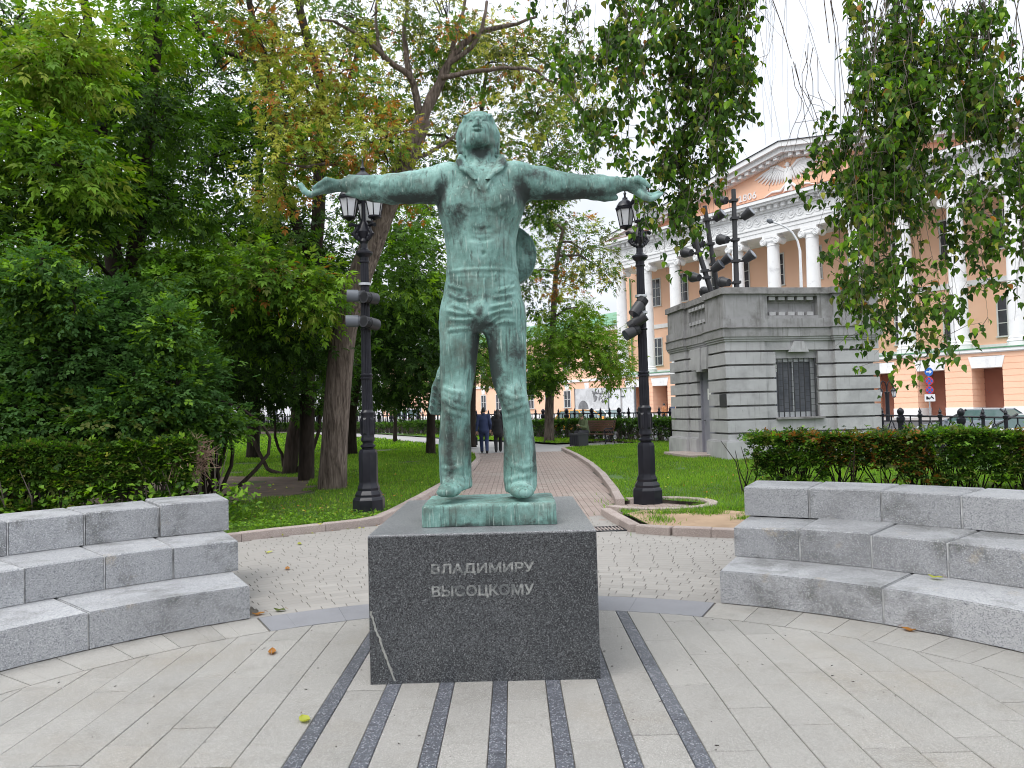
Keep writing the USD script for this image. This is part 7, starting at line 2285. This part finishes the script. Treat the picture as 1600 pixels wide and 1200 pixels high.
        for _ in range(nt):
            q0 = 1 - zone / L_ * r.random() ** .9
            b0 = np.array([np.interp(q0, kk, pts[:, i]) for i in range(3)])
            if meshkit.noise(b0 * 2.6 + 3.1, 5) + .25 * meshkit.noise(b0 * 6, 6) < .49:
                continue
            g = r.normal(0, .12, 3) + [0, 0, -.07]
            if not crown_edge((b0 + g)[None])[0]:
                continue
            tw.tube([b0, b0 + g * .6 + [0, 0, .02], b0 + g], [.0026, .002, .0012], 3, False)
            nl = max(3, int(dens * r.uniform(.18, .32)))
            ql = r.uniform(.2, 1.1, (nl, 1))
            p.append(b0 + g * ql + r.normal(0, .026, (nl, 3)))
        if not p:
            continue
        p = np.vstack(p)
        p = p[crown_edge(p)]; m = len(p)
        if not m:
            continue
        P.append(p)
        D.append(r.normal(0, .55, (m, 3)) + [0, 0, -.85])
        S_.append(r.uniform(.048, .080, m))
        tone = tones(m, {'dark': 3.0, 'mid': 4.2, 'olive': 1.2, 'bright': 1.2}, r)
        yel = r.random(m) < .035
        tone[yel] = tones(yel.sum(), {'gold': 3, 'rust': .6}, r)
        C.append(tone)
    for a, e in stems:
        q = np.linspace(0, 1, 6)[:, None]
        tw.tube(a + (e - a) * q + np.cumsum(r.normal(0, .025, (6, 3)), 0) * [1, 1, 0], np.linspace(.008, .004, 6), 4, False)
    for a, e in bare:
        n = 7
        q = np.linspace(0, 1, n)[:, None]
        pts = a + (e - a) * q + np.cumsum(r.normal(0, .05, (n, 3)), 0)
        tw.tube(pts, np.linspace(.003, .001, n), 3, False)
        for _ in range(2):
            i = r.integers(1, 5)
            b = pts[i] + [r.normal(0, .18), r.normal(0, .1), -r.uniform(.3, .9)]
            tw.tube([pts[i], (pts[i] + b) / 2 + r.normal(0, .03, 3), b], [.003, .002, .0012], 3, False)
    P, D, S_, C = np.vstack(P), np.vstack(D), np.concatenate(S_), np.vstack(C)
    vis = (P[:, 2] < 5.6)
    P, D, S_, C = P[vis], D[vis], S_[vis], C[vis]
    order = np.argsort(P[:, 1])
    own = order[:300]
    rest = order[300:]
    for i in own:
        v, f, tt = spread(BIRCH, P[i:i + 1], D[i:i + 1], S_[i:i + 1], C[i:i + 1], r)
        put(t, 'leaf', (v, f), K['leaf'], tint=tt)
    v, f, tt = spread(BIRCH, P[rest], D[rest], S_[rest], C[rest], r)
    put(t, 'foliage', (v, f), K['leaf'], kind='stuff', tint=tt)
    put(t, 'shoots', tw, K['twig'], kind='stuff')


birch()


def fallen():
    spots = [(425, 1021, 'curled orange-green fallen leaf on the pale paving left of the plinth', 'rust', 0), (476, 1127, 'small yellow fallen leaf on the outer left dark stripe', 'gold', 0), (468, 851, 'broad tan fallen leaf on the pavers nearest the left kerb', 'gold', 0), (449, 890, 'orange fallen leaf in the middle of the left pavers', 'rust', 0), (420, 864, 'pale fallen leaf on the pavers by the end of the left bench', 'gold', 0), (437, 955, 'dark dry leaf lying along the grey band at the left', 'olive', 0), (1462, 904, 'yellow-brown leaf on the lowest tier of the right bench', 'gold', .27), (1420, 986, 'rusty leaf against the foot of the right bench', 'rust', 0), (1091, 838, 'yellow leaf at the foot of the right kerb', 'gold', 0), (500, 820, 'bright yellow leaf on the left kerb', 'gold', .11), (404, 961, 'dark brown leaf by the corner of the left bench', 'rust', 0)]
    r = np.random.default_rng(77)
    for u, v_, lab, tone, z in spots:
        o = at_z(u, v_, z) + [0, 0, .004]
        t = thing('fallen_leaf', lab, 'leaf', loc=tuple(o))
        x = np.linspace(-1, 1, 7); yv = np.linspace(-1, 1, 5)
        sz = .05
        g = np.array([[[o[0] + a * sz, o[1] + b * sz * .55 * (1 - a * a) ** .6, o[2] + .004 + .010 * a * a + .006 * b * b + .004 * math.sin(5 * a)] for b in yv] for a in x])
        m = MB().grid(g)
        vv, ff = m.get()
        ang = r.uniform(0, 6.3)
        c, s = math.cos(ang), math.sin(ang)
        vv = vv - o; vv[:, :2] = vv[:, :2] @ np.array([[c, s], [-s, c]]); vv = vv + o
        col = tones(1, {tone: 1}, r)
        put(t, 'blade', (vv, ff), K['leaf'], True, tint=np.repeat(col, len(vv), 0))
        put(t, 'stalk', MB().tube([o + [c * sz * .95, s * sz * .95, .03], o + [c * sz * 1.5, s * sz * 1.5, .012]], [.0025, .0015], 4), K['deadtwig'])


fallen()


def litter():
    """Small dead leaves and crumbs of bark that gather on the grass, along the kerbs and in the joints."""
    r = np.random.default_rng(91)
    pts = []
    for _ in range(420):
        x, y = r.uniform(-7, -1.9), 10.8 + np.abs(r.normal(0, 4.5))
        if LAWN_L.contains(Point(x, y)):
            pts.append((x, y, .125 if y < 20 else .13))
    for _ in range(160):
        x, y = r.uniform(1.7, 6), r.uniform(10.5, 22)
        if LAWN_R.contains(Point(x, y)):
            pts.append((x, y, .125))
    L = LineString(KL)
    for _ in range(70):
        q = L.interpolate(r.uniform(7, 15)); pts.append((q.x + abs(r.normal(0, .08)), q.y - abs(r.normal(0, .07)), .006))
    p = np.array(pts)
    d = np.column_stack([r.normal(0, 1, len(p)), r.normal(0, 1, len(p)), r.normal(0, .25, len(p))])
    v, f, tt = spread(ROUND, p, d, r.uniform(.025, .06, len(p)), tones(len(p), {'gold': 2, 'rust': 1.6, 'olive': 2}, r), r)
    put(None, 'leaf_litter', (v, f), K['leaf'], kind='stuff', tint=tt, label='small dry leaves scattered over the grass and along the kerbs', cat='leaf litter')
    n = 130
    a, rad = r.uniform(-1.1, 1.1, n), 3.4 * np.sqrt(r.random(n))
    x, y = CC[0] + rad * np.sin(a), CC[1] + rad * np.cos(a)
    k = ~((np.abs(x + .2) < .7) & (y > 4.55) & (y < 6.5))
    x, y = x[k], y[k]
    c = MB()
    for q in range(len(x)):
        s = r.uniform(.0015, .0045)
        e = r.normal(0, 1, 2); e /= np.linalg.norm(e)
        c.tube([[x[q], y[q], .003], [x[q] + e[0] * s * r.uniform(1, 5), y[q] + e[1] * s * r.uniform(1, 5), .003]], s * .5, 4)
    put(None, 'paving_crumbs', c, K['bark_dark'], kind='stuff', label='dark crumbs of bark and grit lying on the paving', cat='grit')


litter()


# ------------------------------------------------------------------ the people
def person(label, base, heading, J, top, legs, shoe='blackcloth', head='hair', h=.013, group=None, skirt=None, cap=None):
    """J: joints in metres, x to the person's right, y ahead, z up. One continuous body, with clothes and hair as children."""
    hd = np.array([heading[0], heading[1]]) / math.hypot(*heading)
    M = M4([hd[1], -hd[0], 0], [hd[0], hd[1], 0], [0, 0, 1], base)
    t = thing('person', label, 'person', group, loc=tuple(base))
    J = {k: np.asarray(v, float) for k, v in J.items()}
    pts = np.array(list(J.values()))
    lo, hi = pts.min(0) - .25, pts.max(0) + .25

    def done(F, name, m, lab=None):
        q = F.mesh(1)
        v = np.array(q.vertices) @ M[:3, :3].T + M[:3, 3]
        return put(t, name, (v, np.array(q.faces)), m, True, label=lab)
    up = J['head'] - J['neck']; up /= np.linalg.norm(up)
    fw = J.get('face', np.array([0, 1.0, 0])); fw = fw - up * (fw @ up); fw /= np.linalg.norm(fw)
    sd = np.cross(fw, up)
    F = Field(lo, hi, h)
    F.chain([J['pelvis'], J['chest'], J['neck']], [.13, .14, .055], .05)
    F.cap(J['neck'], J['head'], .052, .05, .02)
    F.ell(J['head'] + up * .02, [.074, .095, .115], .02, A=np.array([sd, fw, up]))
    F.cap(J['head'] + fw * .085, J['head'] + fw * .105 - up * .02, .012, .014, .01)
    F.cap(J['head'] + fw * .05 - up * .075, J['head'] + fw * .078 - up * .08, .03, .025, .02)
    for s in (-1, 1):
        F.ell(J['head'] + sd * s * .078, [.014, .022, .032], .008, A=np.array([sd, fw, up]))
        F.ell(J['head'] + fw * .088 + sd * s * .03 + up * .02, [.014, .012, .01], .008, cut=True)
    F.cap(J['head'] + fw * .092 - up * .05 + sd * .02, J['head'] + fw * .092 - up * .05 - sd * .02, .006, .006, .006, cut=True)
    for s in 'lr':
        F.chain([J['sho_' + s], J['elb_' + s], J['wri_' + s]], [.058, .042, .028], .03)
        F.chain([J['hip_' + s], J['kne_' + s], J['ank_' + s]], [.085, .055, .038], .03)
        w = J['wri_' + s]; d = J['hand_' + s] - w
        L = np.linalg.norm(d); d = d / L
        lat = np.cross(d, [0, 0, 1.0] if abs(d[2]) < .9 else [0, 1.0, 0]); lat /= np.linalg.norm(lat)
        nr = np.cross(d, lat)
        F.cap(w, w + d * .085, .026, .034, .015)
        for k, (o, ln) in enumerate(((-.03, .07), (-.01, .08), (.01, .077), (.03, .06))):
            a = w + d * .09 + lat * o
            F.chain([a, a + d * ln * .5 + nr * .006, a + d * ln + nr * .02], [.012, .011, .0095], .005)
        F.chain([w + d * .03 + lat * .03, w + d * .06 + lat * .055, w + d * .095 + lat * .06], [.013, .012, .010], .006)
    done(F, 'body', K['skin'])
    F = Field(lo, hi, h)
    F.chain([J['pelvis'] + [0, 0, -.04], J['pelvis'] + (J['chest'] - J['pelvis']) * .5, J['chest']], [.165, .150, .165], .05, sc=(1.15, 1, 1))
    F.chain([J['sho_l'], J['chest'] + (J['neck'] - J['chest']) * .55, J['sho_r']], [.075, .09, .075], .04)
    for s in 'lr':
        F.chain([J['sho_' + s], J['elb_' + s], J['wri_' + s] - (J['wri_' + s] - J['elb_' + s]) * .06], [.078, .060, .046], .03)
    F.cap(J['neck'] - up * .01, J['neck'] + up * .012, .072, .066, .01)
    if skirt:
        F.cap(J['pelvis'], J['pelvis'] - [0, 0, skirt], .17, .20, .03)
    done(F, 'jacket', K[top])
    F = Field(lo, hi, h)
    F.chain([J['hip_l'], J['pelvis'], J['hip_r']], [.105, .13, .105], .04)
    for s in 'lr':
        F.chain([J['hip_' + s], J['kne_' + s], J['ank_' + s]], [.108, .078, .062], .03)
    done(F, 'trousers', K[legs])
    for s in 'lr':
        F = Field(lo, hi, h)
        a = J['ank_' + s]
        toe = J.get('toe_' + s, a + np.array([0, .17, -.045]))
        F.chain([a + [0, -.04, -.03], a * .4 + toe * .6 + [0, 0, .002], toe], [.045, .046, .034], .02)
        done(F, 'shoe', K[shoe])
    F = Field(lo, hi, h * .8)
    F.ell(J['head'] + up * .035 - fw * .014, [.084, .100, .112], .01, A=np.array([sd, fw, up]))
    F.ell(J['head'] + fw * .10 - up * .035, [.085, .085, .105], .01, cut=True, A=np.array([sd, fw, up]))
    F.ell(J['head'] - up * .14 - fw * .02, [.10, .12, .075], .02, cut=True)
    if head == 'long':
        F.chain([J['head'] - fw * .04, J['head'] - fw * .075 - up * .12, J['head'] - fw * .07 - up * .24], [.085, .08, .05], .03)
    done(F, 'hair', K['hair'])
    if cap:
        F = Field(lo, hi, h * .8)
        F.ell(J['head'] + up * .075, [.092, .108, .075], .01, A=np.array([sd, fw, up]))
        F.ell(J['head'] + up * .045 + fw * .12, [.07, .06, .014], .01, A=np.array([sd, fw, up]))
        done(F, 'cap', K[cap])
    return t, M


STAND = dict(pelvis=(0, 0, .95), chest=(0, .01, 1.27), neck=(0, 0, 1.49), head=(0, .03, 1.63), sho_l=(-.185, 0, 1.42), sho_r=(.185, 0, 1.42), elb_l=(-.235, -.03, 1.13), elb_r=(.235, -.03, 1.13), wri_l=(-.24, .05, .88), wri_r=(.24, .05, .88),
             hand_l=(-.24, .08, .72), hand_r=(.24, .08, .72), hip_l=(-.095, 0, .90), hip_r=(.095, 0, .90), kne_l=(-.10, .03, .50), kne_r=(.10, .03, .50), ank_l=(-.11, 0, .085), ank_r=(.11, 0, .085))


def people():
    b = at_z(757, 709, -.008)
    J = dict(STAND, kne_l=(-.10, .20, .52), ank_l=(-.09, .17, .10), kne_r=(.10, .06, .50), ank_r=(.10, -.24, .13), toe_r=(.10, -.10, .04), elb_l=(-.25, -.02, 1.13), wri_l=(-.28, -.02, .88), hand_l=(-.285, .0, .74), elb_r=(.25, -.08, 1.14), wri_r=(.24, .10, .93), hand_r=(.235, .16, .80))
    t, M = person('person in a navy blue suit walking away along the path with a dark bag', b, (-.05, 1), J, 'navy', 'navy')
    o = thing('handbag', 'dark bag hanging from the hand of the person in the blue suit', 'bag', loc=tuple(b))
    put(o, 'bag_body', MB(M).hexa([[-.33, -.16], [-.25, -.16], [-.25, .20], [-.33, .20]], .34, .64, .02), K['blackcloth'])
    put(o, 'strap', MB(M).tube([[-.29, -.08, .63], [-.29, -.03, .76], [-.29, .06, .77], [-.29, .12, .63]], .009, 5), K['blackcloth'])
    b2 = at_z(779, 707, -.008)
    J = dict(STAND, kne_r=(.10, .18, .52), ank_r=(.09, .16, .10), kne_l=(-.10, .05, .50), ank_l=(-.10, -.20, .12), toe_l=(-.10, -.06, .04))
    J = {k: np.array(v) * .95 for k, v in J.items()}
    person('person in black with dark hair walking beside the blue suit, half behind the bronze leg', b2, (-.05, 1), J, 'blackcloth', 'blackcloth', head='long', skirt=.12)
    # seated at the far end of the park bench, turned to the path
    o = np.array([4.05, 33.7, .03])
    seat = np.array([*(o[:2] + FU * 1.45 + FN * .18), .03])
    J = dict(pelvis=(0, .02, .56), chest=(0, .12, .88), neck=(0, .20, 1.09), head=(0, .27, 1.22), face=(0, .8, -.45), sho_l=(-.19, .16, 1.02), sho_r=(.19, .16, 1.02), elb_l=(-.26, .26, .74), elb_r=(.26, .26, .74), wri_l=(-.08, .46, .80), wri_r=(.08, .46, .80),
             hand_l=(-.01, .52, .88), hand_r=(.01, .53, .88), hip_l=(-.10, .08, .53), hip_r=(.10, .08, .53), kne_l=(-.14, .52, .53), kne_r=(.15, .50, .52), ank_l=(-.13, .62, .10), ank_r=(.14, .44, .10))
    person('person in an olive jacket and cap sitting on the park bench, head bent', seat, (-.8, -.6), J, 'olive', 'charcoal', cap='olive')
    for u, lab, top, legs, hd in ((1038, 'passer-by in an orange and black top beside the arcade of the peach building', 'orangecloth', 'blackcloth', (-.6, .8)), (1051, 'passer-by in a dark blue coat partly hidden by the kiosk corner', 'denim', 'charcoal', (.6, -.8))):
        r = view_ray(u, 640)
        p = r[:2] / r[1] * 60
        person(lab, np.array([p[0], p[1], float(terr(*p)) + .0]), hd, dict(STAND), top, legs, h=.02)


people()
